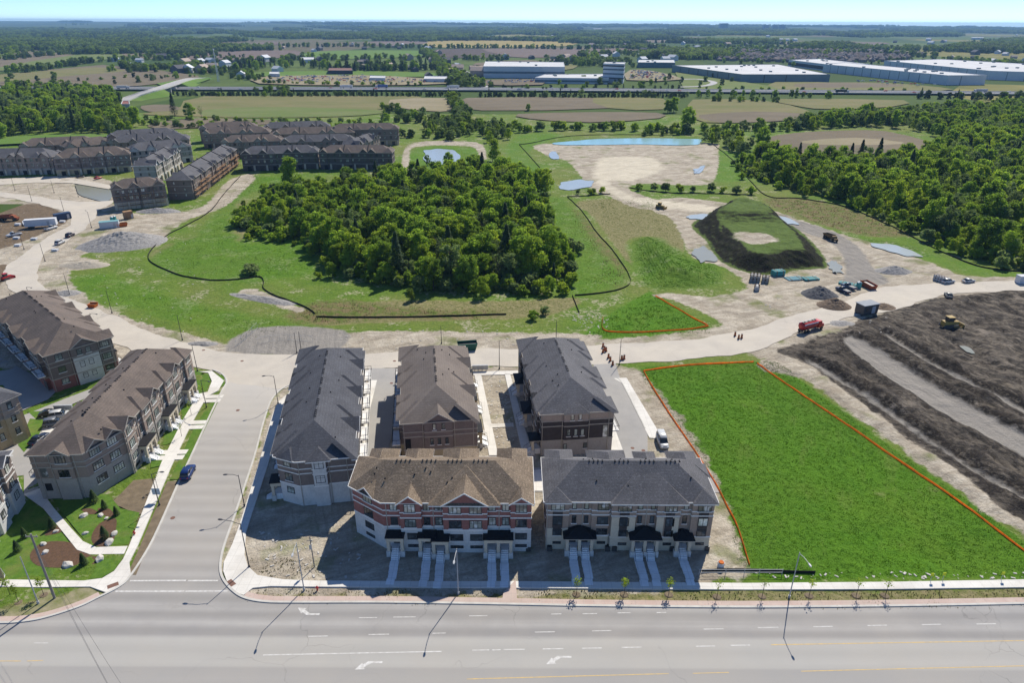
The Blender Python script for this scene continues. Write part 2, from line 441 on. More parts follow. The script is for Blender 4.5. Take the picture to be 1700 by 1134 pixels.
def relief(P):
    x, y = P[:, 0], P[:, 1]
    road = masked_sdf(P, ROADS_FLAT)
    free = sst(-road, .5, 5)
    z = np.zeros(len(P))
    sand, mud, lawn = (masked_sdf(P, LAYERS[k]) for k in ('sand', 'mud', 'lawn'))
    z += free * (fbm(x, y, 9, 4, 3) - .5) * .5
    z += free * sst(sand, -1, 3) * (fbm(x, y, 3.2, 3, 5) - .5) * .5
    a = x * MUD_DIR[0] + y * MUD_DIR[1]; b = -x * MUD_DIR[1] + y * MUD_DIR[0]
    grav = masked_sdf(P, LAYERS['gravel'][0:1] + LAYERS['gravel'][2:4])
    rut = np.abs(fbm(a / 5, b, 2.6, 4, 8) - .5) * 2
    clod = fbm(x, y, 5.5, 5, 21)
    z += free * sst(mud, 0, 4) * (1 - sst(grav, -2, 1)) * ((.55 - rut) * 1.6 + (clod - .45) * 2.0)
    z += free * sst(mud, 0, 4) * np.exp(-((grav + 3.2) / 2.0) ** 2) * (.2 + 1.1 * fbm(x, y, 4, 3, 50))
    z += free * sst(masked_sdf(P, [LAYERS['sand'][4]]), 0, 2) * (1 - sst(mud, -1, 1)) * (.7 * fbm(x, y, 4, 4, 2))
    s = masked_sdf(P, [STOCK], 20)
    z += 4.9 * sst(s, 0, 9.5) + sst(s, 0, 6) * (fbm(x, y, 6, 4, 9) - .5) * .9
    z += 2.4 * sst(masked_sdf(P, [STOCK_BACK], 20), 0, 11)
    z += 4.2 * sst(masked_sdf(P, [KNOLL], 20), 0, 14) * (.7 + .6 * fbm(x, y, 8, 3, 6))
    for w in POND_W.values():
        d = masked_sdf(P, [w], 6)
        k = sst(d, -3, 1.0)
        z = z * (1 - k) - .55 * k
    return z
GND = {'v': [], 'f': [], 'mi': [], 'at': {k: [] for k in ('sand', 'mud', 'gravel', 'haul', 'lawn', 'meadow', 'red', 'dry', 'soil', 'stock', 'stocktop')}}
def push_grid(X, Y):
    P = np.stack([X.ravel(), Y.ravel()], 1)
    z = relief(P)
    # borders meet the flat land around
    edge = np.ones_like(X)
    z = z.reshape(X.shape)
    for k in range(4):
        w = k / 4.0
        for sl in ((k, slice(None)), (-1 - k, slice(None)), (slice(None), k), (slice(None), -1 - k)): edge[sl] = np.minimum(edge[sl], w)
    z = z * edge
    o = len(GND['v']); ny, nx = X.shape
    GND['v'] += list(map(tuple, np.stack([X.ravel(), Y.ravel(), z.ravel()], 1)))
    idx = np.arange(ny * nx).reshape(ny, nx) + o
    F = np.stack([idx[:-1, :-1].ravel(), idx[:-1, 1:].ravel(), idx[1:, 1:].ravel(), idx[1:, :-1].ravel()], 1)
    GND['f'] += list(map(tuple, F)); GND['mi'] += [0] * len(F)
    for k in GND['at']:
        if k == 'stock': GND['at'][k].append(masked_sdf(P, [STOCK]))
        elif k == 'stocktop': GND['at'][k].append(masked_sdf(P, [STOCK_TOP]))
        else: GND['at'][k].append(masked_sdf(P, LAYERS[k]))
NX0, NX1, NY0, NY1, MY1, MX0, MX1 = -240, 300, 38, 332, 700, -520, 560
push_grid(*ground_grid(NX0, NX1, NY0, NY1, .75))
push_grid(*ground_grid(MX0, MX1, NY1, MY1, 2.3))
nfar = len(GND['v'])
def flat_rect(x0, x1, y0, y1, m=1):
    o = len(GND['v']); GND['v'] += [(x0, y0, 0), (x1, y0, 0), (x1, y1, 0), (x0, y1, 0)]
    GND['f'].append((o, o + 1, o + 2, o + 3)); GND['mi'].append(m)
gx1 = NX0 + math.floor((NX1 - NX0) / .75 + 1e-6) * .75; gy1 = NY0 + math.floor((NY1 - NY0) / .75 + 1e-6) * .75
hx1 = MX0 + math.floor((MX1 - MX0) / 2.3 + 1e-6) * 2.3; hy1 = NY1 + math.floor((MY1 - NY1) / 2.3 + 1e-6) * 2.3
flat_rect(-18000, 18000, -600, NY0); flat_rect(-18000, NX0, NY0, NY1); flat_rect(gx1, 18000, NY0, NY1)
flat_rect(-18000, MX0, NY1, hy1); flat_rect(hx1, 18000, NY1, hy1); flat_rect(-18000, 18000, hy1, 17500)

def ground_material():
    t = NT('ground_near')
    def lay(name, amp, sc, w, det=4):
        n = t.math('MULTIPLY', t.math('SUBTRACT', t.noise(sc, det, .65), .5), amp)
        return t.ramp(t.math('ADD', t.attr(name), n), -w, w, smooth=True)
    big, mid, fine = t.noise(.02, 3), t.noise(.11, 4), t.noise(.9, 4, .65)
    tex = t.math('ADD', t.math('MULTIPLY', fine, .6), t.math('MULTIPLY', mid, .4))
    grass = t.mix(t.ramp(tex, .34, .66), (.062, .125, .013), (.14, .215, .028))
    grass = t.mix(t.ramp(big, .42, .62), grass, t.mix(t.ramp(fine, .3, .7), (.10, .145, .025), (.19, .205, .055)))
    grass = t.mix(t.ramp(t.math('MULTIPLY', t.noise(.10, 5, .7), t.ramp(fine, .35, .6, .75, 1.1)), .54, .64, 0, .8), grass, (.36, .33, .22))
    lawn = t.mix(t.ramp(tex, .36, .64), (.058, .150, .008), (.098, .215, .013))
    lawn = t.mix(t.ramp(t.noise(2.6, 3, .6), .55, .85, 0, .6), lawn, (.04, .10, .01))
    lawn = t.mix(t.ramp(t.noise(.045, 4, .6), .52, .72, 0, .55), lawn, (.13, .205, .022))
    lawn = t.mix(t.ramp(t.noise(.035, 3), .35, .65, 0, .45), lawn, t.mix(fine, (.06, .13, .012), (.10, .19, .02)))
    lawn = t.mix(t.ramp(t.noise(.16, 5, .7, stretch=(.25, 1, 1, 1.15)), .56, .70, 0, .55), lawn, (.155, .205, .045))
    lawn = t.mix(t.ramp(t.noise(.09, 5, .7), .64, .74, 0, .6), lawn, (.22, .20, .10))
    dry = t.mix(t.ramp(t.noise(.8, 5, .7), .34, .64), (.115, .13, .035), (.27, .23, .12))
    red = t.mix(t.ramp(t.noise(.3, 5, .7), .38, .66), (.10, .145, .026), (.21, .145, .085))
    streak = t.noise(.30, 5, .72, stretch=(.30, 1, 1, .45), dist=.9)
    sand = t.mix(t.ramp(t.noise(.16, 5, .7), .32, .68), (.33, .28, .21), (.58, .52, .42))
    sand = t.mix(t.ramp(streak, .44, .70), sand, (.25, .21, .16))
    sand = t.mix(t.ramp(t.noise(1.9, 5, .75), .47, .72, 0, .6), sand, (.19, .165, .13))
    sand = t.mix(t.ramp(t.noise(1.1, 4, .7, stretch=(.05, 1, 1, .30), dist=.4), .52, .64, 0, .5), sand, (.27, .23, .17))
    sand = t.mix(t.ramp(t.noise(.9, 4, .7, stretch=(.06, 1, 1, 1.9), dist=.5), .55, .66, 0, .4), sand, (.24, .205, .155))
    sand = t.mix(t.ramp(t.noise(.07, 4, .6), .56, .68, 0, .8), sand, t.mix(fine, (.075, .12, .02), (.2, .2, .07)))
    th = math.atan2(MUD_DIR[1], MUD_DIR[0])
    ms = t.noise(.85, 6, .78, stretch=(.16, 1, 1, th), dist=.5)
    m2 = t.noise(.7, 6, .78, stretch=(.2, 1, 1, th + .7), dist=.6)
    pk = t.ramp(t.noise(.06, 3), .42, .58)
    mm = t.math('ADD', t.math('MULTIPLY', ms, t.math('SUBTRACT', 1.0, pk)), t.math('MULTIPLY', m2, pk))
    mud = t.mix(t.ramp(mm, .40, .60), (.024, .021, .018), (.175, .148, .116))
    clod = t.noise(.22, 6, .74)
    mud = t.mix(t.ramp(clod, .42, .52), t.mix(t.ramp(t.noise(1.6, 5, .75), .38, .66), (.014, .012, .011), (.07, .058, .047)), mud)
    mud = t.mix(t.ramp(t.noise(.07, 5, .7), .58, .66, 0, .8), mud, t.mix(t.ramp(mm, .4, .6), (.13, .11, .088), (.27, .23, .185)))
    grav = t.mix(t.ramp(t.noise(.9, 4, .7, stretch=(.10, 1, 1, th)), .3, .7), (.20, .185, .165), (.30, .275, .24))
    haul = t.mix(t.ramp(streak, .36, .7), (.60, .54, .42), (.42, .37, .28))
    soil = t.mix(t.ramp(t.noise(1.1, 4), .3, .7), (.11, .08, .05), (.2, .15, .10))
    stock = t.mix(t.ramp(t.noise(.55, 5, .7), .42, .68), (.014, .012, .009), (.026, .032, .010))  # dark topsoil, with the shade of the slopes put into its colour
    nz = t.n('ShaderNodeSeparateXYZ'); t.ln(t.n('ShaderNodeNewGeometry').outputs['Normal'], nz.inputs[0])
    stock = t.mix(t.ramp(t.math('ADD', nz.outputs[2], t.math('MULTIPLY', t.math('SUBTRACT', t.noise(.5, 5, .75), .5), .16)), .93, 1.0), stock, t.mix(tex, (.05, .10, .015), (.13, .17, .04)))
    col = grass
    col = t.mix(lay('dry', 5, .22, .9), col, dry)
    col = t.mix(lay('red', 6, .18, 2.2), col, red)
    col = t.mix(lay('meadow', 11, .10, 3.2, 5), col, t.mix(.35, lawn, grass))
    col = t.mix(lay('lawn', 2.4, .35, .8), col, lawn)
    col = t.mix(lay('sand', 6.0, .25, .55, 5), col, sand)
    col = t.mix(lay('haul', 14, .12, 3.0), col, haul)
    col = t.mix(lay('mud', 4.5, .3, .5, 5), col, mud)
    col = t.mix(t.math('MULTIPLY', t.ramp(t.attr('gravel'), -5.5, -1.5), t.ramp(t.attr('mud'), 0, 3)), col, t.mix(t.ramp(t.noise(.8, 5, .75), .45, .62), (.02, .016, .013), col))
    col = t.mix(lay('gravel', 3.2, .3, .7, 5), col, grav)
    col = t.mix(lay('soil', 3.5, .35, .5), col, soil)
    col = t.mix(lay('stock', 2.2, .4, .5), col, stock)
    col = t.mix(lay('stocktop', 6.0, .35, .9, 5), col, sand)
    h = t.math('ADD', t.noise(1.6, 5, .7), t.math('MULTIPLY', t.noise(.35, 4), 1.6))
    t.bump(h, .9, .35)
    return t.fin(col, .95, .1)
def far_ground_material():
    t = NT('ground_far')
    v = t.n('ShaderNodeTexVoronoi', distance='CHEBYCHEV'); v.inputs['Scale'].default_value = 1 / 420.0
    mp = t.n('ShaderNodeMapping'); mp.inputs['Scale'].default_value = (1, .55, 1); mp.inputs['Rotation'].default_value = (0, 0, .12)
    t.ln(t.pos(), mp.inputs[0]); t.ln(mp.outputs[0], v.inputs['Vector'])
    sp = t.n('ShaderNodeSeparateColor'); t.ln(v.outputs['Color'], sp.inputs[0])
    a = t.mix(t.ramp(sp.outputs[0], .2, .7), (.05, .085, .02), (.11, .15, .04))
    a = t.mix(t.ramp(sp.outputs[1], .72, .78), a, (.16, .125, .085))
    a = t.mix(t.ramp(sp.outputs[2], .82, .86), a, (.24, .21, .07))
    a = t.mix(t.ramp(t.noise(.012, 5, .65), .35, .65, 0, .6), a, (.055, .085, .022))
    return t.fin(a, .95, .05)
gm = bpy.data.meshes.new('ground')
gm.from_pydata(GND['v'], [], GND['f'])
gm.materials.append(ground_material()); gm.materials.append(far_ground_material())
gm.polygons.foreach_set('material_index', GND['mi'])
gm.polygons.foreach_set('use_smooth', [m == 0 for m in GND['mi']])
for k, arrs in GND['at'].items():
    a = gm.attributes.new(k, 'FLOAT', 'POINT')
    full = np.full(len(GND['v']), -9.0, np.float32); cat = np.concatenate(arrs); full[:len(cat)] = cat
    a.data.foreach_set('value', full)
gm.update()
ground = struct(obj('ground', gm), 'meadow, bare soil and farmland stretching to the horizon')
GND = None

# ------------------------------------------------------------------ far hills on the horizon
def hills():
    xs = np.linspace(-17000, 17000, 120); ys = np.linspace(5500, 17400, 26)
    X, Y = np.meshgrid(xs, ys)
    rise = sst(Y, 5600, 15500)
    side = np.interp(X / Y, [-.8, -.45, -.1, .1, .3, .5, .8], [62, 58, 52, 40, 34, 30, 30])
    Z = rise * (side + 22 * (fbm(X, Y, 2600, 4, 31) - .5)) - 2
    mb = MB(); ny, nx = X.shape
    idx = np.arange(ny * nx).reshape(ny, nx)
    mb.add(np.stack([X.ravel(), Y.ravel(), Z.ravel()], 1), [tuple(q) for q in np.stack([idx[:-1, :-1].ravel(), idx[:-1, 1:].ravel(), idx[1:, 1:].ravel(), idx[1:, :-1].ravel()], 1)])
    t = NT('hill_cover')
    n = t.noise(.0016, 5, .7, stretch=(1, .5, 1))
    col = t.mix(t.ramp(n, .40, .52), (.028, .05, .022), t.mix(t.ramp(t.noise(.004, 3), .4, .6), (.05, .08, .025), (.10, .12, .04)))
    return struct(mb.build('hills', t.fin(col, .95, .05), smooth=True), 'low wooded hills along the horizon')
HILLS = hills()

# ------------------------------------------------------------------ water
def water_mat(name, c, rough=.08):
    t = NT(name); t.bump(t.noise(1.2, 3), .08, .05)
    return t.fin(t.mix(t.noise(.08, 3), c, tuple(v * .8 for v in c)), rough, .5)
WM = {'wt_turq': water_mat('turquoise_water', (.26, .46, .46), .22), 'wt_pale': water_mat('pale_water', (.34, .38, .37), .25), 'wt_silt': water_mat('silty_water', (.27, .265, .19), .22)}
WL = {'basin_pond': 'long turquoise pond at the far edge of the sandy basin', 'square_pond': 'pale square pond ringed by grass behind the woodlot', 'silty_pond': 'olive silty pond beside the brown townhouse block'}
for k, w in POND_W.items():
    nm = 'water' if 'pond' in k else 'water'
    o = MB().poly([(*p, -.16) for p in offset_line(w, -.6, True)]).build(nm, WM[PONDS[k][1]])
    struct(o, WL.get(k))

# ================================================================== ROADS AND PAVEMENTS
def road_material(name, c1, c2, bands=False, dust=(.42, .37, .30), dustf=.25, dust_y=None):
    t = NT(name)
    col = t.mix(t.ramp(t.noise(.18, 5, .65), .3, .7), c1, c2)
    if bands:
        sx = t.n('ShaderNodeSeparateXYZ'); t.ln(t.pos(), sx.inputs[0])
        n = t.noise(.9, 3, .5, stretch=(.02, 1, 1))
        yy = t.math('ADD', sx.outputs[1], t.math('MULTIPLY', t.noise(.03, 2), .8))
        wv = t.math('SINE', t.math('MULTIPLY', yy, 2 * math.pi / 3.3))
        col = t.mix(t.ramp(wv, -1, 1, 0, .6), col, tuple(v * .62 for v in c2))
        col = t.mix(t.ramp(n, .35, .7, 0, .45), col, tuple(v * .72 for v in c2))
        col = t.mix(t.ramp(sx.outputs[1], 72.6, 71.8), col, t.mix(.65, col, (.40, .385, .35)))
        col = t.mix(t.ramp(sx.outputs[1], 67.2, 66.8), col, t.mix(.6, col, tuple(v * .85 for v in c2)))
        col = t.mix(t.ramp(sx.outputs[1], 79, 92), col, t.mix(.5, col, (.36, .335, .30)))
        col = t.mix(t.ramp(t.math('ADD', sx.outputs[1], t.math('MULTIPLY', t.noise(.12, 4), 16)), 126, 158), col, (.46, .43, .385))
    col = t.mix(t.ramp(t.noise(.06, 4, .6), .4, .75, 0, dustf * 2.2), col, dust)
    vr = t.n('ShaderNodeTexVoronoi', feature='DISTANCE_TO_EDGE'); vr.inputs['Scale'].default_value = .085
    mpv = t.n('ShaderNodeVectorMath', operation='ADD'); t.ln(t.pos(), mpv.inputs[0])
    cmb = t.n('ShaderNodeTexNoise'); cmb.inputs['Scale'].default_value = .25; cmb.inputs['Detail'].default_value = 4; t.ln(t.pos(), cmb.inputs[0])
    sc_ = t.n('ShaderNodeVectorMath', operation='SCALE'); sc_.inputs['Scale'].default_value = 4.0; t.ln(cmb.outputs['Color'], sc_.inputs[0])
    t.ln(sc_.outputs[0], mpv.inputs[1]); t.ln(mpv.outputs[0], vr.inputs['Vector'])
    crack = t.math('MULTIPLY', t.ramp(vr.outputs['Distance'], .002, .006, 1, 0), t.ramp(t.noise(.05, 2), .48, .6, 0, .30))
    col = t.mix(crack, col, (.09, .088, .085))
    t.bump(t.noise(6, 3), .15, .02)
    return t.fin(col, .9, .2)
M_ASPH = road_material('asphalt', (.39, .374, .352), (.325, .312, .297), True, dustf=.12)
M_DUST = road_material('dusty_asphalt', (.50, .455, .385), (.42, .38, .325), dust=(.56, .50, .40), dustf=.25)
M_LANE = road_material('lane_asphalt', (.34, .325, .305), (.28, .27, .255), dust=(.42, .39, .34), dustf=.2)
def concrete(name, c1=(.56, .535, .48), c2=(.46, .44, .395)):
    t = NT(name)
    col = t.mix(t.ramp(t.noise(.5, 5, .65), .3, .7), c1, c2)
    br = t.n('ShaderNodeTexBrick'); br.offset = 0
    br.inputs['Scale'].default_value = .62; br.inputs['Mortar Size'].default_value = .02; br.inputs['Brick Width'].default_value = 1; br.inputs['Row Height'].default_value = 1
    t.ln(t.pos(), br.inputs['Vector'])
    col = t.mix(t.math('MULTIPLY', br.outputs['Fac'], .35), col, (.25, .24, .22))
    col = t.mix(t.ramp(t.noise(.12, 4), .5, .75, 0, .4), col, (.36, .32, .26))
    return t.fin(col, .9, .2)
M_CONC = concrete('concrete', (.70, .67, .61), (.60, .575, .525))
M_CONC_P = concrete('splash_strip', (.46, .34, .29), (.52, .42, .36))
M_KERB = pm('kerb_concrete', (.55, .53, .48), (.44, .42, .38), .7)
M_PAINT = pm('road_paint', (.66, .65, .62), (.44, .42, .39), 2.2)
M_YEL = pm('yellow_paint', (.62, .43, .17), (.42, .34, .22), 2.2)
M_TACT = pm('tactile_plate', (.20, .11, .08), (.15, .08, .06), 3)

def sheet(name, pts, z, mat, label=None):
    return struct(MB().poly([(p[0], p[1], z) for p in pts]).build(name, mat), label)
def slab(name, pts, z0, z1, mat, label=None):
    return struct(MB().prism([(p[0], p[1]) for p in pts], z0, z1).build(name, mat), label)
sheet('road', MAIN_ROAD, .10, M_ASPH, 'wide grey asphalt main road with side street joining it')
sheet('road', DUST_ROAD, .106, M_DUST, 'pale dusty road running behind the townhouses to the building site')
sheet('road', WIND_ROAD, .112, M_DUST, 'pale dusty road winding up past the building site')
sheet('road', GG([(-80, 300), (0, 297), (95, 293), (135, 298), (192, 309), (180, 314), (120, 304), (60, 303), (-80, 312)]), .13, M_DUST, 'pale road in front of the rear estate')
sheet('road', LANE_W, .116, M_LANE, 'rear lane beside the dark grey roofed block')
sheet('road', LANE_E, .12, M_LANE, 'rear lane beside the green field')
sheet('road', LANE_B, .085, M_LANE, 'lane behind the two front townhouse rows')
# ground skirt under the roads is level, so kerbs stand on it
kr = KERB_R; kl = KERB_L
def nearest(line, p):
    return min(range(len(line)), key=lambda i: (line[i][0] - p[0]) ** 2 + (line[i][1] - p[1]) ** 2)
struct(strip(kr, 0, .38, 0, .24).build('kerb', M_KERB), 'concrete kerb along the road in front of the brick townhouses')
struct(strip(kl, 0, -.38, 0, .24).build('kerb', M_KERB), 'concrete kerb round the grassy street corner')
i0 = nearest(kr, G(400, 993))
struct(strip(kr[i0:], .385, 1.35, 0, .22).build('splash_strip', M_CONC_P), 'pinkish paved strip behind the main road kerb')
j0 = nearest(kl, G(165, 993))
struct(strip(kl[j0:], -.385, -1.3, 0, .22).build('splash_strip', M_CONC_P), 'pinkish paved strip behind the corner kerb')
# pavements
PAVE_MAIN = GG([(388, 984), (378, 970), (371, 950), (412, 942), (428, 957), (470, 964), (520, 966), (860, 967), (1240, 970), (1700, 964), (1950, 960), (1950, 972), (1700, 977), (1240, 981), (860, 978), (520, 976), (450, 975), (420, 978), (405, 990)])
DRIVE_X = GG([(862, 960), (864, 1005), (828, 1005), (832, 985)])
slab('pavement', GG([(388, 984), (378, 970), (371, 950), (372, 935), (386, 905), (398, 872), (409, 882), (406, 922), (412, 942), (428, 957), (470, 964), (520, 966), (700, 967), (860, 967), (1240, 970), (1480, 968), (1700, 964), (1950, 960), (1950, 972), (1700, 977), (1480, 980), (1240, 981), (860, 978), (700, 977), (520, 976), (450, 975), (420, 978), (405, 990)]), 0, .22, M_CONC, 'pale concrete pavement along the main road')
slab('pavement', GG([(409, 884), (398, 872), (430, 770), (452, 690), (462, 668), (486, 648), (474, 668), (464, 700), (446, 770)]), 0, .20, M_CONC, 'concrete pavement in the shade of the dark grey roofed block')
slab('pavement', GG([(0, 964), (60, 965), (140, 966), (170, 962), (190, 950), (205, 930), (216, 905), (268, 770), (303, 700), (330, 655), (345, 652), (352, 634), (346, 620), (330, 618), (352, 617), (372, 633), (362, 650), (343, 660), (318, 705), (285, 775), (230, 905), (215, 935), (218, 957), (200, 974), (178, 986), (150, 976), (60, 977), (0, 976)]), 0, .22, M_CONC, 'concrete pavement beside the umber roofed townhouse row and round the corner')
slab('path', smooth_line(GG([(40, 822), (66, 812), (90, 845), (118, 878), (138, 900), (160, 910), (212, 908), (206, 921), (150, 922), (128, 914), (105, 885), (72, 845)]), 1, True), .0, .16, M_CONC, 'curving concrete path through the landscaped lawn')
# courtyard walks between the two rear blocks
slab('path', GG([(783, 618), (866, 616), (868, 622), (786, 624)]), 0, .15, M_CONC, 'concrete path across the head of the courtyard')
slab('path', GG([(788, 624), (799, 624), (827, 757), (812, 757)]), 0, .155, M_CONC, 'long concrete path on the left of the courtyard')
slab('path', GG([(838, 622), (847, 622), (884, 757), (868, 757)]), 0, .15, M_CONC, 'shaded concrete path on the right of the courtyard')
slab('path', GG([(814, 705), (852, 703), (853, 709), (816, 711)]), 0, .145, M_CONC, 'short concrete path linking the two courtyard walks')
for q, (y0, y1) in enumerate(((639, 644), (650, 653), (677, 682), (684, 687), (716, 720), (725, 730))):
    xa = 788 + (y0 - 624) * .20
    slab('path', GG([(xa - 12, y0), (xa + 2, y0), (xa + 3, y1), (xa - 12, y1)]), 0, .13, M_CONC)
# concrete driveways strips along the lanes
slab('driveway', GG([(614, 632), (626, 632), (612, 690), (603, 762), (592, 762), (602, 690)]), 0, .15, M_CONC, 'concrete strip beside the dark grey roofed block')
slab('driveway', GG([(1018, 629), (1040, 628), (1097, 724), (1092, 729), (1078, 728), (1070, 712), (1034, 638)]), 0, .16, M_CONC, 'long concrete strip on the right of the rear lane')
slab('driveway', GG([(1014, 690), (1022, 716), (1034, 748), (1012, 752), (1008, 720)]), 0, .13, M_CONC, 'concrete apron beside the grey roofed rear block')
slab('driveway', GG([(882, 782), (908, 780), (908, 816), (884, 816)]), 0, .15, M_CONC, 'concrete apron between the two front rows')
slab('driveway', GG([(856, 965), (859, 1005), (832, 1005), (836, 985)]), 0, .23, M_CONC_P, 'pinkish paved crossing between the two front rows')
# left residential lanes
sheet('road', GG([(-40, 700), (40, 690), (110, 662), (168, 640), (182, 644), (120, 672), (70, 740), (95, 775), (98, 800), (40, 826), (40, 790), (-40, 800)]), .124, M_LANE, 'curving lane behind the umber roofed townhouse row')
slab('driveway', GG([(70, 716), (112, 682), (135, 695), (92, 745), (78, 740)]), 0, .135, M_CONC, 'parking pad beside the umber roofed townhouse row')
sheet('road', GG([(-200, 560), (0, 594), (50, 620), (96, 648), (80, 664), (20, 690), (-60, 700), (-200, 640)]), .118, M_LANE, 'shaded rear lane below the large brick block')
# lawns on the left corner are part of the ground; beds and turf get their own sheets
M_LAWN = NT('turf')
_t = M_LAWN
_c = _t.mix(_t.ramp(_t.noise(1.1, 5, .7), .3, .7), (.055, .12, .015), (.115, .20, .03))
_t.bump(_t.noise(5, 4), .5, .12)
M_LAWN = _t.fin(_t.mix(_t.ramp(_t.noise(.2, 4), .52, .7, 0, .7), _c, (.16, .17, .05)), .95, .1)
M_MULCH = pm('mulch', (.13, .075, .045), (.085, .05, .03), 2.5, bump=.5)
M_DIRTB = pm('bare_topsoil', (.20, .155, .10), (.13, .10, .065), .8, bump=.5)
def turf(pts, z=.09, label=None, mat=None, name='lawn'):
    return slab(name, pts, -.05, z, mat or M_LAWN, label)
turf(GG([(-60, 900), (0, 880), (40, 830), (70, 845), (105, 888), (128, 918), (150, 926), (205, 925), (190, 948), (168, 961), (60, 964), (-60, 963)]), .10, 'mown corner lawn in front of the hydro pole')
turf(GG([(75, 812), (180, 822), (200, 845), (232, 852), (213, 905), (162, 906), (140, 897), (100, 848)]), .10, 'mown lawn with planting beds below the umber roofed townhouse row')
turf(GG([(0, 977), (60, 978), (150, 977), (165, 985), (110, 1012), (50, 1027), (0, 1033)]), .07, 'worn grass verge at the street corner', MATS.get('verge') or pm('verge_grass', (.13, .15, .04), (.30, .26, .17), .6, bump=.5))
turf(GG([(352, 664), (364, 664), (300, 797), (282, 797), (300, 760), (322, 712)]), .13, 'mown verge between the pavement and the side street')
for pl in ([(336, 620), (346, 621), (350, 633), (342, 650), (330, 655), (318, 665), (312, 640)], [(300, 668), (330, 662), (322, 690), (303, 700)], [(275, 712), (312, 706), (302, 733), (270, 740)], [(252, 758), (284, 754), (276, 772), (250, 778)], [(358, 624), (372, 622), (374, 640), (360, 646)], [(318, 616), (332, 616), (340, 622), (316, 624)]):
    turf(GG(pl), .12)
turf(GG([(98, 648), (130, 640), (176, 622), (172, 634), (120, 652)]), .1, 'grass strip under the end wall of the large brick block')
turf(GG([(46, 684), (94, 683), (92, 692), (60, 697)]), .13, 'small lawn beside the parked cars')
turf(GG([(50, 696), (78, 698), (62, 728), (40, 752), (30, 740)]), .14, 'patchy grass beside the beige block')
turf(GG([(184, 838), (222, 798), (268, 794), (246, 848), (230, 856), (200, 842)]), .08, 'bare topsoil patch below the umber roofed townhouse row', M_DIRTB, 'soil')
turf(GG([(278, 800), (298, 800), (244, 912), (226, 956), (212, 955), (234, 905)]), .12, 'bare soil verge along the lower side street', M_DIRTB, 'soil')
for pl in ([(152, 892), (166, 870), (192, 862), (192, 884), (185, 905), (160, 908)], [(50, 922), (72, 902), (118, 902), (148, 922), (166, 928), (150, 940), (105, 944), (62, 940)], [(162, 846), (182, 846), (190, 858), (176, 858)], [(75, 888), (92, 872), (102, 884), (80, 890)], [(136, 848), (150, 845), (163, 852), (150, 855)]):
    turf(smooth_line(GG(pl), 4, True), .125, None, M_MULCH, 'planting_bed')
# verges on the right of the side street
# kerb of the lanes
for ln_, nm in ((GG([(1024, 629), (1034, 640), (1070, 712)]), 'concrete kerb of the lane by the field'),):
    struct(strip(smooth_line(ln_, 3), 0, .25, 0, .2).build('kerb', M_KERB), nm)

# ------------------------------------------------------------------ markings
ZM = .106
def mark(pts, mat=None, name='lane_marking', label=None):
    o = MB().poly([(p[0], p[1], ZM) for p in pts]).build(name, mat or M_PAINT)
    return struct(o, label)
def bar(a, b, w, mat=None, **k):
    a, b = np.array(a), np.array(b); d = (b - a) / np.linalg.norm(b - a); n = np.array([-d[1], d[0]]) * w / 2
    return mark([a - n, b - n, b + n, a + n], mat, **k)
for (xa, xb, y) in ((512, 544, 1058), (612, 646, 1055), (718, 740, 1053), (888, 921, 1051), (983, 1015, 1049), (1168, 1201, 1046), (1258, 1292, 1043.5), (1350, 1382, 1042), (1440, 1472, 1040), (1530, 1562, 1038.5), (1621, 1653, 1037.5)):
    bar(G(xa, y), G(xb, y - .6), .14)
for (xa, xb, y) in ((596, 626, 1027), (653, 690, 1026), (779, 809, 1024), (915, 932, 1021), (967, 991, 1020.5), (1025, 1047, 1019), (1090, 1106, 1018.5)):
    bar(G(xa, y), G(xb, y - .4), .12)
bar(G(437, 1089), G(733, 1083), .16)
for (xa, xb, y) in ((784, 812, 1081), (817, 831, 1080.7), (836, 871, 1080), (901, 935, 1079), (966, 999, 1077.8), (1032, 1065, 1076.4), (1155, 1187, 1074.5), (1213, 1245, 1073)):
    bar(G(xa, y), G(xb, y - .5), .15)
bar(G(775, 1129), G(1110, 1120), .15, M_YEL)
bar(G(1150, 1119.5), G(1210, 1118), .12, M_YEL)
bar(G(1280, 1072), G(1700, 1065), .16, M_YEL)
bar(G(1330, 1116), G(1700, 1107), .14, M_YEL)
bar(G(0, 1099), G(35, 1099), .15, M_YEL); bar(G(45, 1099), G(72, 1098), .12, M_YEL)
bar(G(57, 1069), G(80, 1069), .13)
bar(G(216, 965.5), G(309, 965), .28); bar(G(312, 965.3), G(362, 965.2), .28)
bar(G(192, 983), G(306, 983), .26); bar(G(308, 983), G(378, 982.6), .26)
def arrow(cx, cy, flip=1, hook=True):
    """turn arrow: shaft along x then a bent head"""
    x, y = G(cx, cy); s = flip
    P = [(1.9, .55), (1.9, .85), (-.1, .85), (-.75, .35), (-.95, .55), (-1.75, -.55), (-.35, -.45), (-.55, -.15), (.1, .35), (.4, .55)]
    mark([(x + px, y + py * s) for px, py in P], name='turn_arrow', label=None)
arrow(611, 1108); arrow(927, 1099); arrow(512, 1015, -1)
for p in (((188, 974), 0.6), ((384, 970), -.7)):
    x, y = G(*p[0]); c, s = math.cos(p[1]), math.sin(p[1])
    struct(MB().poly([(x + c * a - s * b, y + s * a + c * b, .224) for a, b in ((-.8, -.45), (.8, -.45), (.8, .45), (-.8, .45))]).build('tactile_plate', M_TACT), 'rusty tactile plate at the pavement corner')
def manhole(px, py, mat=None):
    x, y = G(px, py); mb = MB(); mb.tube((x, y, .10), (x, y, .128), .42, n=14)
    return mb.build('manhole_cover', mat or M_TACT)
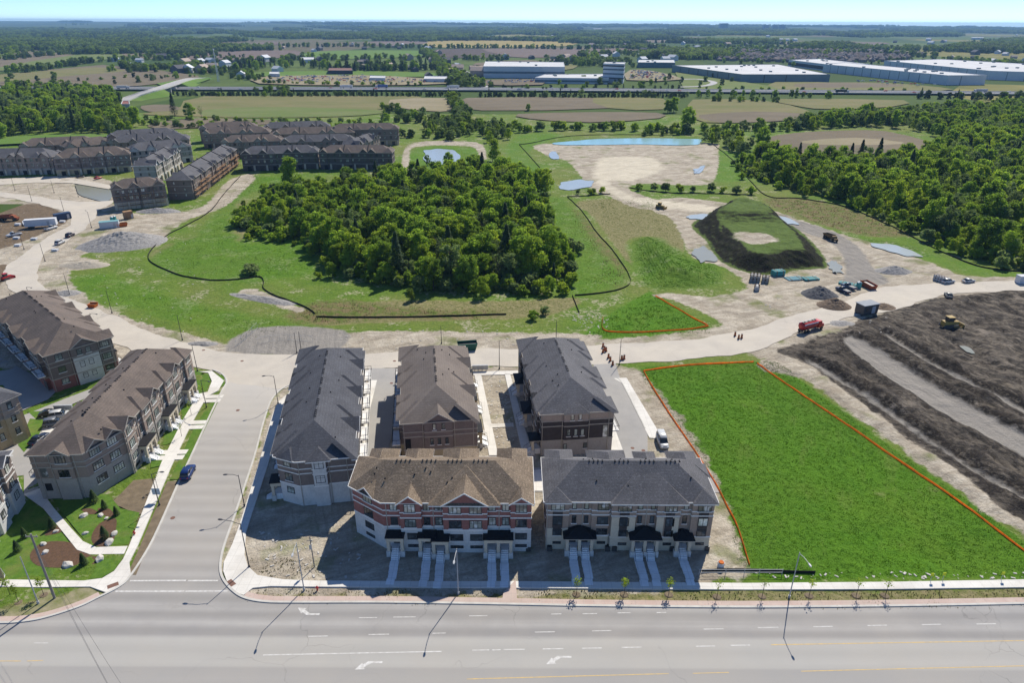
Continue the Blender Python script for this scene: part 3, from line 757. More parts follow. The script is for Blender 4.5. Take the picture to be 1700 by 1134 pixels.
for k, p in enumerate(((287, 861), (402, 600), (338, 582), (655, 600), (650, 637), (1050, 745), (1068, 749), (395, 682), (880, 575))):
    tag(manhole(*p), 'small round manhole cover set in the pale road', 'manhole cover', 'manhole covers')

# ================================================================== TOWNHOUSES
def shingle(name, c1, c2, fleck=.5):
    t = NT(name)
    col = t.mix(t.ramp(t.noise(.35, 3), .35, .65), c1, c2)
    sp = t.noise(2.6, 3, .7, stretch=(1, 1, 1.6))
    sp2 = t.noise(5.5, 2, .6)
    col = t.mix(t.ramp(sp, .52, .66, 0, fleck), col, tuple(min(1, v * 1.8) for v in c1))
    col = t.mix(t.ramp(sp2, .48, .36, 0, fleck), col, tuple(v * .4 for v in c2))
    sx = t.n('ShaderNodeSeparateXYZ'); t.ln(t.pos(), sx.inputs[0])
    fr = t.math('FRACT', t.math('MULTIPLY', sx.outputs[2], 3.6))
    col = t.mix(t.ramp(fr, .80, .95, 0, .32), col, tuple(v * .35 for v in c2))
    col = t.mix(t.ramp(t.noise(.12, 3), .5, .75, 0, .25), col, tuple(v * 1.35 for v in c1))
    t.bump(t.noise(5, 3, stretch=(1, 1, 3)), .35, .05)
    return t.fin(col, .92, .15)
def brick(name, c1, c2, mort=(.3, .27, .25)):
    t = NT(name)
    col = t.mix(t.ramp(t.noise(3.2, 4, .7), .3, .7), c1, c2)
    sx = t.n('ShaderNodeSeparateXYZ'); t.ln(t.pos(), sx.inputs[0])
    w = t.math('FRACT', t.math('MULTIPLY', sx.outputs[2], 5.0))
    col = t.mix(t.ramp(w, .86, .92, 0, .25), col, mort)
    col = t.mix(t.ramp(t.noise(.5, 4), .45, .75, 0, .35), col, tuple(v * .6 for v in c2))
    return t.fin(col, .9, .15)
def glass(name, c, k=.5):
    t = NT(name)
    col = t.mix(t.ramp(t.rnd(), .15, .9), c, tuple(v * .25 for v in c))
    col = t.mix(t.ramp(t.noise(.9, 2), .5, .62, 0, k), col, tuple(min(1, v * 2.4 + .05) for v in c))  # paler patches: reflections painted into the pane colour
    return t.fin(col, .06, .7)
MT = {
 'roof_brown': shingle('brown_shingles', (.212, .164, .118), (.15, .117, .086), .7),
 'roof_grey': shingle('grey_shingles', (.125, .122, .128), (.095, .093, .098), .45),
 'roof_dark': shingle('charcoal_shingles', (.092, .094, .105), (.07, .071, .08), .4),
 'roof_taupe': shingle('taupe_shingles', (.185, .155, .132), (.15, .125, .108), .25),
 'roof_tan': shingle('umber_shingles', (.16, .128, .108), (.12, .098, .084), .25),
 'brick_red': brick('red_brick', (.34, .145, .12), (.24, .105, .088)),
 'brick_brown': brick('brown_brick', (.34, .265, .215), (.26, .20, .165)),
 'brick_taupe': brick('taupe_brick', (.38, .285, .225), (.30, .225, .178)),
 'brick_dark': brick('dark_brick', (.135, .11, .105), (.095, .08, .076)),
 'brick_tan': brick('tan_brick', (.46, .37, .30), (.37, .295, .24)),
 'brick_mauve': brick('mauve_brick', (.24, .192, .168), (.178, .143, .126)),
 'stone_pale': brick('pale_stone', (.68, .67, .64), (.52, .51, .49), (.28, .27, .26)),
 'stone_cream': brick('cream_stone', (.64, .56, .43), (.54, .47, .36), (.3, .27, .2)),
 'stone_buff': brick('buff_stone', (0.525, 0.425, 0.263), (0.413, 0.331, 0.206), (.25, .2, .13)),
 'stone_grey': brick('grey_stone', (.42, .385, .35), (.32, .295, .27), (.17, .16, .15)),
 'siding_dark': pm('dark_siding', (.075, .062, .06), (.055, .047, .045), 1.5),
 'trim': pm('pale_trim', (.76, .75, .72), (.66, .64, .61), 1.2),
 'trim_dim': pm('beige_trim', (.42, .38, .32), (.34, .31, .27), 1.2),
 'metal_black': pm('black_metal', (.014, .014, .016), (.02, .02, .023), 2, .7, .15),
 'frame_dark': pm('dark_frame', (.022, .022, .025), (.03, .03, .033), 2, .5, .4),
 'frame_white': pm('white_frame', (.6, .6, .58), (.5, .5, .48), 2, .5, .4),
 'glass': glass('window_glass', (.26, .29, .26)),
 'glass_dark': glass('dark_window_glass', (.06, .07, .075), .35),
 'glass_light': glass('blind_reflection_glass', (.52, .53, .45), .5),  # pale blinds, with reflected light put into the colour
 'door': pm('dark_door', (.03, .028, .028), (.045, .04, .04), 2, .5, .3),
 'garage': pm('garage_panel', (.10, .08, .07), (.08, .065, .055), 2, .6),
 'osb': pm('scaffold_timber', (.34, .20, .10), (.20, .13, .08), .7),
 'precast': concrete('precast_slab', (.82, .83, .83), (.74, .75, .75)),
}
_wm = {}
def window_meshes(w, h, cols, rows, fr):
    k = (round(w, 2), round(h, 2), cols, rows, fr)
    if k not in _wm:
        m = MB(); t = .10
        m.box(-w / 2, -.07, 0, -w / 2 + t, 0.02, h); m.box(w / 2 - t, -.07, 0, w / 2, .02, h)
        m.box(-w / 2 + t, -.07, 0, w / 2 - t, .02, t); m.box(-w / 2 + t, -.07, h - t, w / 2 - t, .02, h)
        for c in range(1, cols): m.box(-w / 2 + w * c / cols - .04, -.06, t, -w / 2 + w * c / cols + .04, .018, h - t)
        for r_ in range(1, rows):
            zz = h * (1 - .32 * r_)
            m.box(-w / 2 + t, -.055, zz - .035, w / 2 - t, .016, zz + .035)
        p = MB().box(-w / 2 + t * .8, -.03, t * .8, w / 2 - t * .8, .01, h - t * .8)
        s = MB().box(-w / 2 - .12, -.13, -.16, w / 2 + .12, .02, -.01)
        _wm[k] = (m.mesh('window', MT[fr]), {g: p.mesh('pane', MT[g]) for g in ('glass', 'glass_dark', 'glass_light')}, s.mesh('sill', MT['trim']))
    return _wm[k]
def convex_faces(poly, gable=()):
    """hip roof over a convex polygon: for each edge, the area nearest to it"""
    n = len(poly); E = []
    for i in range(n):
        a, b = np.array(poly[i]), np.array(poly[(i + 1) % n]); d = (b - a) / np.linalg.norm(b - a)
        E.append((a, np.array([-d[1], d[0]])))
    out = []
    for i in range(n):
        if i in gable: out.append(None); continue
        P = [np.array(p, float) for p in poly]
        for j in range(n):
            if j == i or j in gable: continue
            def g(p): return (p - E[j][0]) @ E[j][1] - (p - E[i][0]) @ E[i][1]
            Q = []
            for k in range(len(P)):
                a, b = P[k], P[(k + 1) % len(P)]; ga, gb = g(a), g(b)
                if ga >= -1e-9: Q.append(a)
                if (ga > 1e-9 and gb < -1e-9) or (ga < -1e-9 and gb > 1e-9): Q.append(a + (b - a) * ga / (ga - gb))
            P = Q
            if len(P) < 3: break
        out.append([(p[0], p[1], float((p - E[i][0]) @ E[i][1])) for p in P] if len(P) >= 3 else None)
    return out
class House:
    """a terrace block; footprint counter-clockwise, edge 0 from p0 to p1 is the front"""
    def __init__(s, label, p0, p1, D, st, chamfer=None, ze=10.2, zs=4.6, pitch=.56, ov=.55, group='townhouse blocks', name='townhouse_block', skew=None):
        a = math.atan2(p1[1] - p0[1], p1[0] - p0[0])
        s.root = tag(empty(name, (p0[0], p0[1], 0), a), label, 'townhouse block', group)
        s.W, s.D, s.st, s.ze, s.zs, s.pitch, s.ov = math.hypot(p1[0] - p0[0], p1[1] - p0[1]), D, st, ze, zs, pitch, ov
        corners = [(0, 0), (s.W, 0), (s.W, D), (0, D)]
        ch = chamfer or {}
        s.poly = []; s.edge = {}
        for i, c in enumerate(corners):
            if i in ch:
                pr, nx = np.array(corners[i - 1]), np.array(corners[(i + 1) % 4]); c = np.array(c); cin, cout = ch[i] if hasattr(ch[i], '__len__') else (ch[i], ch[i])
                s.poly.append(tuple(c + (pr - c) / np.linalg.norm(pr - c) * cin))
                s.poly.append(tuple(c + (nx - c) / np.linalg.norm(nx - c) * cout)); s.edge['c%d' % i] = len(s.poly) - 2
            else: s.poly.append(c)
            s.edge[i] = len(s.poly) - 1
        s.bays = {}; s.g = []; s.levels = []
    def frame(s, e):
        i = s.edge[e]; a, b = np.array(s.poly[i], float), np.array(s.poly[(i + 1) % len(s.poly)], float)
        L = float(np.linalg.norm(b - a)); t = (b - a) / L; n = np.array([t[1], -t[0]])
        return a, t, n, L
    def bay(s, e, s0, s1, out=.55): s.bays.setdefault(e, []).append((s0, s1, out)); return s
    def outline(s):
        pts = []
        inv = {v: k for k, v in s.edge.items()}
        for i in range(len(s.poly)):
            e = inv[i]; a, t, n, L = s.frame(e)
            pts.append(tuple(a))
            for s0, s1, o in sorted(s.bays.get(e, [])):
                for sv, ov in ((s0, 0), (s0, o), (s1, o), (s1, 0)):
                    if ov == 0 and (sv < .01 or sv > L - .01): continue
                    q = a + t * sv + n * ov; pts.append((float(q[0]), float(q[1])))
        return pts
    def out_at(s, e, sv):
        for s0, s1, o in s.bays.get(e, []):
            if s0 - .01 <= sv <= s1 + .01: return o
        return 0.0
    def walls(s, courses=((7.05, .22), (8.15, .22))):
        ol = s.outline(); st = s.st
        MB().prism(ol, -.4, s.zs, False).build('stone_base', MT[st['base']], s.root)
        zt = st.get('ztop')
        if zt:
            MB().prism(ol, s.zs, zt, False).build('brick_wall', MT[st['wall']], s.root)
            MB().prism(ol, zt, s.ze + .35, False).build('upper_wall', MT[st['top']], s.root)
        else:
            MB().prism(ol, s.zs, s.ze + .35, False).build('brick_wall', MT[st['wall']], s.root)
        for z, h in ((s.zs - .05, .26),) + tuple(courses):
            strip(ol, -.07, .05, z, z + h, True).build('string_course', MT[st['trim']], s.root)
        return s
    def roof(s, gable_ends=(), vents=True):
        st = s.st; P = offset_line(s.poly, -s.ov, True); mb = MB(); z0 = s.ze + .22
        for f in convex_faces(P, gable_ends):
            if f: mb.poly([(x, y, z0 + d * s.pitch) for x, y, d in f])
        mb.poly([(x, y, s.ze + .02) for x, y in P][::-1])
        rf = mb.build('roof', MT[st['roof']], s.root)
        strip(P, -.06, .02, s.ze, z0 + .02, True).build('fascia', MT[st['trim']], rf)
        if vents:
            v = MB(); sh = s.D / 2; zr = z0 + (sh + s.ov) * s.pitch
            x = sh + 1.5
            while x < s.W - sh - 1:
                for dx in (0, .75, 1.5, 2.25): v.box(x + dx, sh - .22, zr - .18, x + dx + .22, sh + .22, zr + .07)
                x += 4.4
            for k in range(8):
                xx, yy = random.uniform(3, s.W - 3), s.D / 2 + random.choice((-1, 1)) * random.uniform(1.2, 4)
                zz = z0 + (min(yy, s.D - yy) + s.ov) * s.pitch
                v.box(xx - .11, yy - .11, zz - .1, xx + .11, yy + .11, zz + .2)
            o = v.build('roof_vents', MT['metal_black'], rf); o['kind'] = 'stuff'
        s.rf = rf
        return s
    def gable(s, e, sc, w, kind='gable', pitch=None, out=None, rise=0.0, face=None):
        a, t, n, L = s.frame(e); p = (pitch or .5) * 1.28; h = w / 2 * p
        o = (s.out_at(e, sc) if out is None else out) + s.ov; z0 = s.ze + .24 + rise
        back = min((h + rise) / s.pitch - s.ov + .4, s.D / 2)
        def F(u, v, z):
            q = a + t * (sc + u) + n * v; return (float(q[0]), float(q[1]), z)
        mb = MB(); ho = o if kind == 'gable' else o - h / max(p * .9, .3)
        A, B, A2, B2 = F(-w / 2, o, z0), F(w / 2, o, z0), F(-w / 2, s.ov - .5 - rise / s.pitch, z0), F(w / 2, s.ov - .5 - rise / s.pitch, z0)
        C1, C2 = F(0, ho, z0 + h), F(0, -back, z0 + h)
        mb.quad(A, C1, C2, A2); mb.quad(B, B2, C2, C1)
        if kind == 'hip': mb.add([A, B, C1], [(0, 1, 2)])
        g = mb.build('gable_roof', MT[s.st['roof']], s.root)
        tr = MB()
        if kind == 'gable':
            for q0, q1 in ((A, C1), (B, C1)):
                v0, v1 = Vector(q0), Vector(q1); dn = Vector((0, 0, -.24)); nn = Vector((n[0], n[1], 0)) * .06
                tr.add([v0 + nn, v1 + nn, v1 + nn + dn, v0 + nn + dn, v0 - nn, v1 - nn, v1 - nn + dn, v0 - nn + dn], [(0, 1, 2, 3), (4, 7, 6, 5), (0, 4, 5, 1), (3, 2, 6, 7)])
            wo = o - s.ov + .03; k = (w / 2 - .5) / (w / 2)
            MB().add([F(-w / 2 * k, wo, z0 - .1), F(w / 2 * k, wo, z0 - .1), F(0, wo, z0 - .1 + h * k)], [(0, 1, 2)]).build('gable_wall', MT[face or s.st.get('gable', s.st['wall'])], g)
        else:
            for q0, q1 in ((A, B),):
                v0, v1 = Vector(q0), Vector(q1); dn = Vector((0, 0, -.22)); nn = Vector((n[0], n[1], 0)) * .05
                tr.add([v0 + nn, v1 + nn, v1 + nn + dn, v0 + nn + dn], [(0, 1, 2, 3)])
        for q0, q1, sg in ((A, A2, -1), (B, B2, 1)):
            v0, v1 = Vector(q0), Vector(q1); dn = Vector((0, 0, -.22)); tt = Vector((t[0], t[1], 0)) * (.04 * sg)
            tr.add([v0 + tt, v1 + tt, v1 + tt + dn, v0 + tt + dn], [(0, 1, 2, 3)])
        tr.build('bargeboard', MT[s.st['trim']], g)
        return s
    def win(s, e, sv, z, w, h, cols=2, rows=1, fr='frame_dark', gl=None, sill=True):
        a, t, n, L = s.frame(e); q = a + t * sv + n * (s.out_at(e, sv) + .01)
        m, p, si = window_meshes(w, h, cols, rows, fr)
        o = obj('window', m, s.root, (q[0], q[1], z), math.atan2(t[1], t[0]))
        gl = gl or random.choice(('glass', 'glass', 'glass_dark', 'glass_light'))
        obj('pane', p[gl], o)
        if sill: obj('sill', si, o)
        return o
    def panel(s, e, s0, s1, z0, z1, mat, name='panel', d=.05):
        a, t, n, L = s.frame(e); o = s.out_at(e, (s0 + s1) / 2)
        def F(u, v, z):
            q = a + t * u + n * v; return (float(q[0]), float(q[1]), z)
        MB().box(s0, o - .05, z0, s1, o + d, z1, F).build(name, MT[mat], s.root); return s
    def fr(s, e):
        a, t, n, L = s.frame(e)
        def F(u, v, z):
            q = a + t * u + n * v; return (float(q[0]), float(q[1]), z)
        return F
    def spout(s, e, sv, z1=None):
        F = s.fr(e); o = s.out_at(e, sv)
        MB().box(sv - .06, o, .1, sv + .06, o + .12, z1 or s.ze, F).build('downspout', MT['trim_dim'], s.root); return s
    def portico(s, e, sv, n=1, w=2.4, d=1.9, h=4.0, col='stone_cream', roof='flat', walk=True, wlen=5.0, steps=6, tone='precast'):
        """stone entrance porch: piers, lintel, canopy, door and steps"""
        F = s.fr(e); o = s.out_at(e, sv); T = w * n; x0 = sv - T / 2
        p = obj('porch', None, s.root)
        pier = .5
        for k in range(n + 1):
            xx = x0 + k * w
            pk = MB().box(xx - pier / 2, o + d - pier, -.2, xx + pier / 2, o + d, h - .75 if roof == 'flat' else h - .3, F); pk.build('pier', MT[col], p)
            MB().box(xx - pier / 2 - .14, o + d - pier - .12, -.2, xx + pier / 2 + .14, o + d + .14, 1.15, F).build('pier_base', MT['stone_pale'], p)
        if roof == 'flat':
            MB().box(x0 - pier / 2 - .05, o, h - .75, x0 + T + pier / 2 + .05, o + d + .06, h, F).build('lintel', MT[col], p)
            MB().box(x0 - pier / 2 - .2, o, h + .003, x0 + T + pier / 2 + .2, o + d + .22, h + .18, F).build('canopy', MT['metal_black'], p)
        else:
            hw = T / 2 + .75; dd = o + d + .55; hh = hw * .34
            A, B = F(sv - hw, dd, h - .25), F(sv + hw, dd, h - .25); A2, B2 = F(sv - hw, o + .02, h - .25), F(sv + hw, o + .02, h - .25)
            C1, C2 = F(sv - hw * .12, o + d * .25, h - .25 + hh), F(sv + hw * .12, o + d * .25, h - .25 + hh)
            C3, C4 = F(sv - hw * .12, o + .02, h - .25 + hh), F(sv + hw * .12, o + .02, h - .25 + hh)
            MB().add([A, B, A2, B2, C1, C2, C3, C4], [(0, 1, 5, 4), (0, 4, 6, 2), (1, 3, 7, 5), (4, 5, 7, 6)]).build('canopy', MT['metal_black'], p)
            MB().box(sv - hw + .1, o + .02, h - .5, sv + hw - .1, dd - .1, h - .26, F).build('canopy_beam', MT['trim_dim'], p)
        MB().box(x0 + .1, o, -.2, x0 + T - .1, o + d - .55, 1.28, F).build('landing', MT['precast'], p)
        for k in range(n):
            xc = x0 + (k + .5) * w
            MB().box(xc - .55, o, 1.3, xc + .55, o + .06, 3.45, F).build('door', MT['door'], p)
            MB().box(xc - .3, o + .05, 2.3, xc + .3, o + .075, 3.2, F).build('door_light', MT['glass'], p)
            sm = MB()
            for q in range(steps): sm.box(xc - .7, o + d - .55 + q * .32, -.2, xc + .7, o + d - .55 + (q + 1) * .32 - .004, 1.25 - (q + 1) * 1.25 / (steps + 1), F)
            sm.build('steps', MT['precast'], p)
            for sg in (-.68, .68):
                rl = MB()
                y0, y1 = o + d - .2, o + d - .55 + steps * .32
                rl.tube(F(xc + sg, y0, 2.15), F(xc + sg, y1, 1.0), .03, n=5); rl.tube(F(xc + sg, y0, 1.0), F(xc + sg, y0, 2.15), .03, n=5); rl.tube(F(xc + sg, y1, 0), F(xc + sg, y1, 1.0), .03, n=5)
                rl.build('handrail', MT['metal_black'], p)
            if walk:
                yy = o + d - .55 + steps * .32 + .05; q = 0
                a, t, nn, L = s.frame(e); mw = s.root.matrix_basis
                wk = empty('walkway', (0, 0, 0)); ln = wlen; nseg = max(2, int(ln / 1.25))
                pts = []
                for q in range(nseg):
                    off = .07 * (q % 3)
                    y0 = yy + q * ln / nseg; wd = .72 - .02 * q
                    cs = [mw @ Vector(F(xc + u + off, v, 0)) for u, v in ((-wd, y0), (wd, y0), (wd, y0 + ln / nseg - .05), (-wd, y0 + ln / nseg - .05))]
                    MB().prism([(c.x, c.y) for c in cs][::-1] if True else cs, 0, .30 - q * .012).build('slab', MT['precast'], wk)
                struct(wk)
        return s
    def finish(s): return s

def std_facade(h, e, cols, gl=None, base=True, rows=((2.45, 1.5), (5.15, 1.65), (8.25, 1.75)), skip=()):
    """columns: (centre, width, panes)"""
    for k, (sv, w, nc) in enumerate(cols):
        for r_, (z, hh) in enumerate(rows):
            if (k, r_) in skip: continue
            h.win(e, sv, z, w, hh, nc, 2 if w > .9 else 1, gl=gl)
        if base and w > 1.2: h.win(e, sv, .75, w, .7, 3, 1, gl='glass_dark', sill=False)

# ---- front centre row: brown roof, red brick over pale stone
def zx(v, x0=190, W=28.0, span=1210): return (v - x0) * W / span
st1 = dict(base='stone_pale', wall='brick_red', roof='roof_brown', trim='trim', gable='brick_red')
h = House('red brick townhouse row with brown shingle roof in front', (-27.3, 90.9), (3.3, 90.9), 12.2, st1, chamfer={0: (4.2, 5.9)}, ze=10.0, zs=4.75, pitch=.57)
a_, t_, n_, L0 = h.frame(0); OX = 3.6 if False else 0
W1 = h.W
cw = h.frame(0)[0][0]          # where the straight front starts
def f1(zxv): return zx(zxv) + 2.7 - cw
h.bay(0, f1(455), f1(605), .6).bay(0, f1(765), f1(1080), .85).bay(0, f1(1250), f1(1398), .5)
h.bay(2, 1.0, 5.4, 2.6).bay(2, 9.8, 15.2, 2.6).bay(2, 18.2, 22.0, 2.4).bay(2, 24.4, 28.6, 2.4)
h.walls()
h.roof()
Lc = h.frame('c0')[3]
h.gable('c0', Lc / 2 + .2, 3.9, out=.1, pitch=.62).gable(0, f1(525), 4.4, pitch=.62).gable(0, f1(922), 7.9, pitch=.52).gable(0, f1(1325), 4.2, pitch=.55)
h.gable(2, 3.2, 5.6, 'hip', pitch=.62).gable(2, 12.5, 6.6, 'hip', pitch=.6).gable(2, 20.1, 5.0, 'hip', pitch=.62).gable(2, 26.5, 5.4, 'hip', pitch=.62)
h.gable(0, f1(920), 11.8, 'hip', out=.75, pitch=.45)
W3 = [(405, 1.2, 2), (525, 1.9, 3), (643, 1.1, 2), (728, 1.25, 2), (850, 2.1, 3), (997, 2.1, 3), (1115, 1.25, 2), (1212, 1.2, 2), (1325, 1.9, 3)]
for q, (x, w, nc) in enumerate(W3):
    h.win(0, f1(x), 8.25, w, 1.75, nc, 2, gl='glass_light' if q % 3 != 2 else 'glass')
    h.win(0, f1(x), 5.2, w, 1.65, nc, 2, gl='glass_light' if q in (5, 6) else ('glass' if q % 2 else 'glass_dark'))
for x, w in ((540, 2.0), (857, 2.2), (1000, 2.1), (1325, 2.0)):
    h.win(0, f1(x), 2.6, w, 1.35, 3, 2, gl='glass_dark'); h.win(0, f1(x), .95, w, .6, 4, 1, gl='glass_dark')
for z, hh in ((8.25, 1.75), (5.2, 1.65), (2.6, 1.35), (.9, .6)): h.win('c0', Lc / 2, z, 2.1, hh, 3, 2 if hh > 1 else 1, gl='glass_light' if z > 8 else 'glass_dark')
for z in (8.25, 5.2, 2.6):
    for sv in (2.5, 5.8): h.win(3, sv, z, 1.4, 1.5, 2, 2)
    for sv in (2.5, 6, 9.5): h.win(1, sv, z, 1.2, 1.5, 2, 2)
for x in (352, 690, 1165): h.spout(0, f1(x), 10.2)
h.portico(0, f1(412), 1, 2.3, col='stone_cream', wlen=5.2); h.portico(0, f1(642), 1, 2.2, wlen=5.6, h=4.05); h.portico(0, f1(742), 1, 2.2, d=2.5, wlen=5.2, h=3.9); h.portico(0, f1(1160), 2, 2.1, d=2.2, wlen=5.4)
B1 = h
# ---- front right row: charcoal roof, brown brick and beige stone
st2 = dict(base='stone_cream', wall='brick_taupe', roof='roof_grey', trim='trim', gable='brick_taupe')
h = House('brown brick and beige stone townhouse row with grey roof beside the field', (5.9, 91.3), (33.7, 91.3), 11.6, st2, ze=10.0, zs=2.9, pitch=.6)
def f2(v): return zx(v, 125, 27.8, 1195)
h.bay(0, f2(125), f2(285), .35).bay(0, f2(450), f2(575), .3).bay(0, f2(590), f2(765), .6).bay(0, f2(915), f2(1080), .6).bay(0, f2(1165), f2(1320), .5)
h.bay(2, .6, 5, 2.2).bay(2, 8.0, 11.0, 2.0).bay(2, 13.5, 19.5, 2.4).bay(2, 23.0, 27.2, 2.6)
h.walls(((7.3, .2), (8.2, .2)))
h.roof()
for x, w, p in ((205, 4.4, .46), (290, 6.4, .46), (690, 5.2, .46), (1022, 5.0, .46), (1250, 4.2, .46)): h.gable(0, f2(x), w, 'hip', pitch=p)
h.gable(0, f2(855), 12.8, 'hip', out=.55, pitch=.46)
for x, w in ((2.8, 5.4), (9.5, 4.0), (16.5, 7.0), (25.1, 5.2)): h.gable(2, x, w, 'hip', pitch=.5)
h.gable(1, 8.4, 4.0, 'hip', pitch=.45, out=.4)
for q, (x, w, nc) in enumerate(((205, 2.3, 3), (325, .75, 1), (412, .75, 1), (530, 1.9, 3), (683, 2.3, 3), (799, .75, 1), (889, .75, 1), (1012, 2.1, 3), (1125, .75, 1), (1252, 2.3, 3))):
    h.win(0, f2(x), 8.35, w, 1.7, nc, 2 if w > 1 else 1, gl='glass_light')
    if w > 1 and q != 3:
        h.panel(0, f2(x) - w * .36, f2(x) + w * .36, 3.0, 8.2, 'siding_dark', 'dark_panel')
        h.win(0, f2(x), 5.3, w * .72, 1.7, 2, 1, gl='glass_dark' if q != 9 else 'glass_light', sill=False).location += Vector((0, -.05, 0))
        h.win(0, f2(x), 3.1, w * .7, 1.35, 2, 1, gl='glass_dark', sill=False).location += Vector((0, -.05, 0))
    else:
        h.win(0, f2(x), 5.4, w if q != 3 else 1.9, 1.6, nc, 1, gl='glass_dark')
        if q == 3: h.win(0, f2(x), 3.2, 1.9, 1.3, 3, 1, gl='glass_dark')
    if w > 1: h.win(0, f2(x), 1.2, 1.45, .55, 3, 1, gl='glass_dark', sill=False)
for x0, x1 in ((592, 650), (708, 763), (917, 968), (1032, 1078)): h.panel(0, f2(x0), f2(x1), 2.9, 7.2, 'stone_cream', 'stone_pilaster', .09)
for x0, x1 in ((126, 172), (235, 283)): h.panel(0, f2(x0), f2(x1), 2.9, 4.6, 'stone_cream', 'stone_pilaster', .09)
for z in (8.35, 5.3, 2.9):
    for sv in (2.5, 6, 9.4): h.win(1, sv, z, 1.2, 1.5, 2, 2); h.win(3, sv, z, 1.2, 1.5, 2, 2)
for x in (125.5, 380, 585, 840, 1160): h.spout(0, f2(x) + .1, 10.3)
h.portico(0, f2(365), 2, 2.05, d=2.0, roof='hip', wlen=5.4, h=4.3); h.portico(0, f2(836), 2, 2.0, d=2.2, roof='hip', wlen=5.4, h=4.3); h.portico(0, f2(1115), 1, 2.1, d=2.0, roof='hip', wlen=5.4, h=4.0)
B2 = h
# ---- long block by the side street, charcoal roof
def rear_side(h, e, units, gl='glass_dark', doors=True):
    """lane side: balconies and garage doors"""
    L = h.frame(e)[3]; u = L / units; F = h.fr(e)
    for k in range(units):
        c = (k + .5) * u
        h.win(e, c - u * .22, 8.2, 1.3, 1.6, 2, 1); h.win(e, c + u * .22, 8.2, 1.3, 1.6, 2, 1)
        h.win(e, c, 5.0, 2.6, 2.1, 3, 1, gl=gl)
        o = h.out_at(e, c)
        b = MB().box(c - u * .4, o, 4.45, c + u * .4, o + 1.6, 4.7, F).build('balcony', MT['trim'], h.root)
        rl = MB()
        for q in range(9):
            xx = c - u * .4 + q * u * .1; rl.box(xx - .02, o + 1.52, 4.7, xx + .02, o + 1.56, 5.7, F)
        rl.box(c - u * .4, o + 1.5, 5.7, c + u * .4, o + 1.58, 5.78, F)
        for xx in (c - u * .4, c + u * .4): rl.box(xx - .03, o, 5.7, xx + .03, o + 1.5, 5.77, F); rl.box(xx - .02, o + .7, 4.7, xx + .02, o + .74, 5.7, F)
        rl.build('railing', MT['metal_black'], b)
        if doors: h.panel(e, c - 1.3, c + 1.3, .1, 2.5, 'garage', 'garage_door')
def front_side(h, e, units, walk=True, gl=None, roof='flat', col='stone_cream', wlen=2.5, pairs=True):
    L = h.frame(e)[3]; u = L / units
    for k in range(units):
        c = (k + .5) * u; sg = 1 if k % 2 == 0 else -1
        for z, hh in ((8.25, 1.7), (5.2, 1.65)):
            h.win(e, c - sg * u * .18, z, 2.0, hh, 3, 2, gl=gl); h.win(e, c + sg * u * .27, z, 1.1, hh, 2, 2, gl=gl)
        h.win(e, c - sg * u * .2, 2.5, 2.0, 1.4, 3, 2, gl=gl); h.win(e, c - sg * u * .2, .8, 1.8, .6, 3, 1, gl='glass_dark', sill=False)
        if pairs:
            if k % 2 == 0: h.portico(e, (k + 1) * u if k + 1 < units else c + u * .25, 2 if k + 1 < units else 1, 2.1, roof=roof, walk=walk, col=col, wlen=wlen)
        else: h.portico(e, c + sg * u * .27, 1, 2.2, roof=roof, walk=walk, col=col, wlen=wlen)
        h.spout(e, k * u + .15, h.ze)
def roofline(h, e, units, kinds=('gable', 'hip'), w=3.8, pitch=.5, bay=True, out=.5, face=None, wide=False):
    L = h.frame(e)[3]; u = L / units
    for k in range(units):
        h._g = getattr(h, '_g', []) + [(e, (k + .5) * u - (1 if k % 2 == 0 else -1) * u * .18, w * random.uniform(.9, 1.1) * (1.35 if wide and k % 2 == 0 else .95 if wide else 1), kinds[k % len(kinds)], pitch, face)]
        if bay: h.bay(e, (k + .5) * u - (1 if k % 2 == 0 else -1) * u * .18 - w * .42, (k + .5) * u - (1 if k % 2 == 0 else -1) * u * .18 + w * .42, out)
def put_gables(h):
    for e, sv, w, k, p, f in getattr(h, '_g', []): h.gable(e, sv, w, k, pitch=p, face=f)
st3 = dict(base='stone_pale', wall='brick_mauve', roof='roof_dark', trim='trim', gable='brick_mauve')
h = House('long townhouse block with charcoal roof lining the side street', (-50.0, 146.3), (-42.6, 101.6), 13.6, st3, chamfer={1: (2.2, 3.8)}, ze=10.0, zs=4.4, pitch=.55)
roofline(h, 0, 7, ('hip', 'hip'), 5.4, .5, wide=True); roofline(h, 2, 7, ('hip', 'gable'), 5.2, .5, True, .6, wide=True)
h.bay(1, 2.6, 5.2, .5)
h.walls(((7.1, .2), (8.1, .2))); h.roof(); put_gables(h)
h.gable(1, 3.9, 4.4, 'hip', pitch=.5).gable('c1', h.frame('c1')[3] / 2, 3.4, 'hip', pitch=.6, out=.1)
for z, hh in ((8.3, 1.6), (5.2, 1.6)): h.win(1, 3.9, z, 1.7, hh, 2, 2, gl='glass_dark')
for z, hh in ((8.3, 1.6), (5.2, 1.6), (2.4, 1.4)): h.win('c1', h.frame('c1')[3] / 2, z, 1.6, hh, 2, 2, gl='glass')
h.panel(1, 2.7, 5.1, 4.4, 10.2, 'stone_pale', 'stone_panel', .06); h.panel(1, 2.7, 5.1, .0, 4.4, 'stone_pale', 'stone_panel', .06)
for sv in (.2, 5.6, 8.8): h.spout(1, sv)
front_side(h, 0, 7, walk=False); rear_side(h, 2, 7)
B3 = h
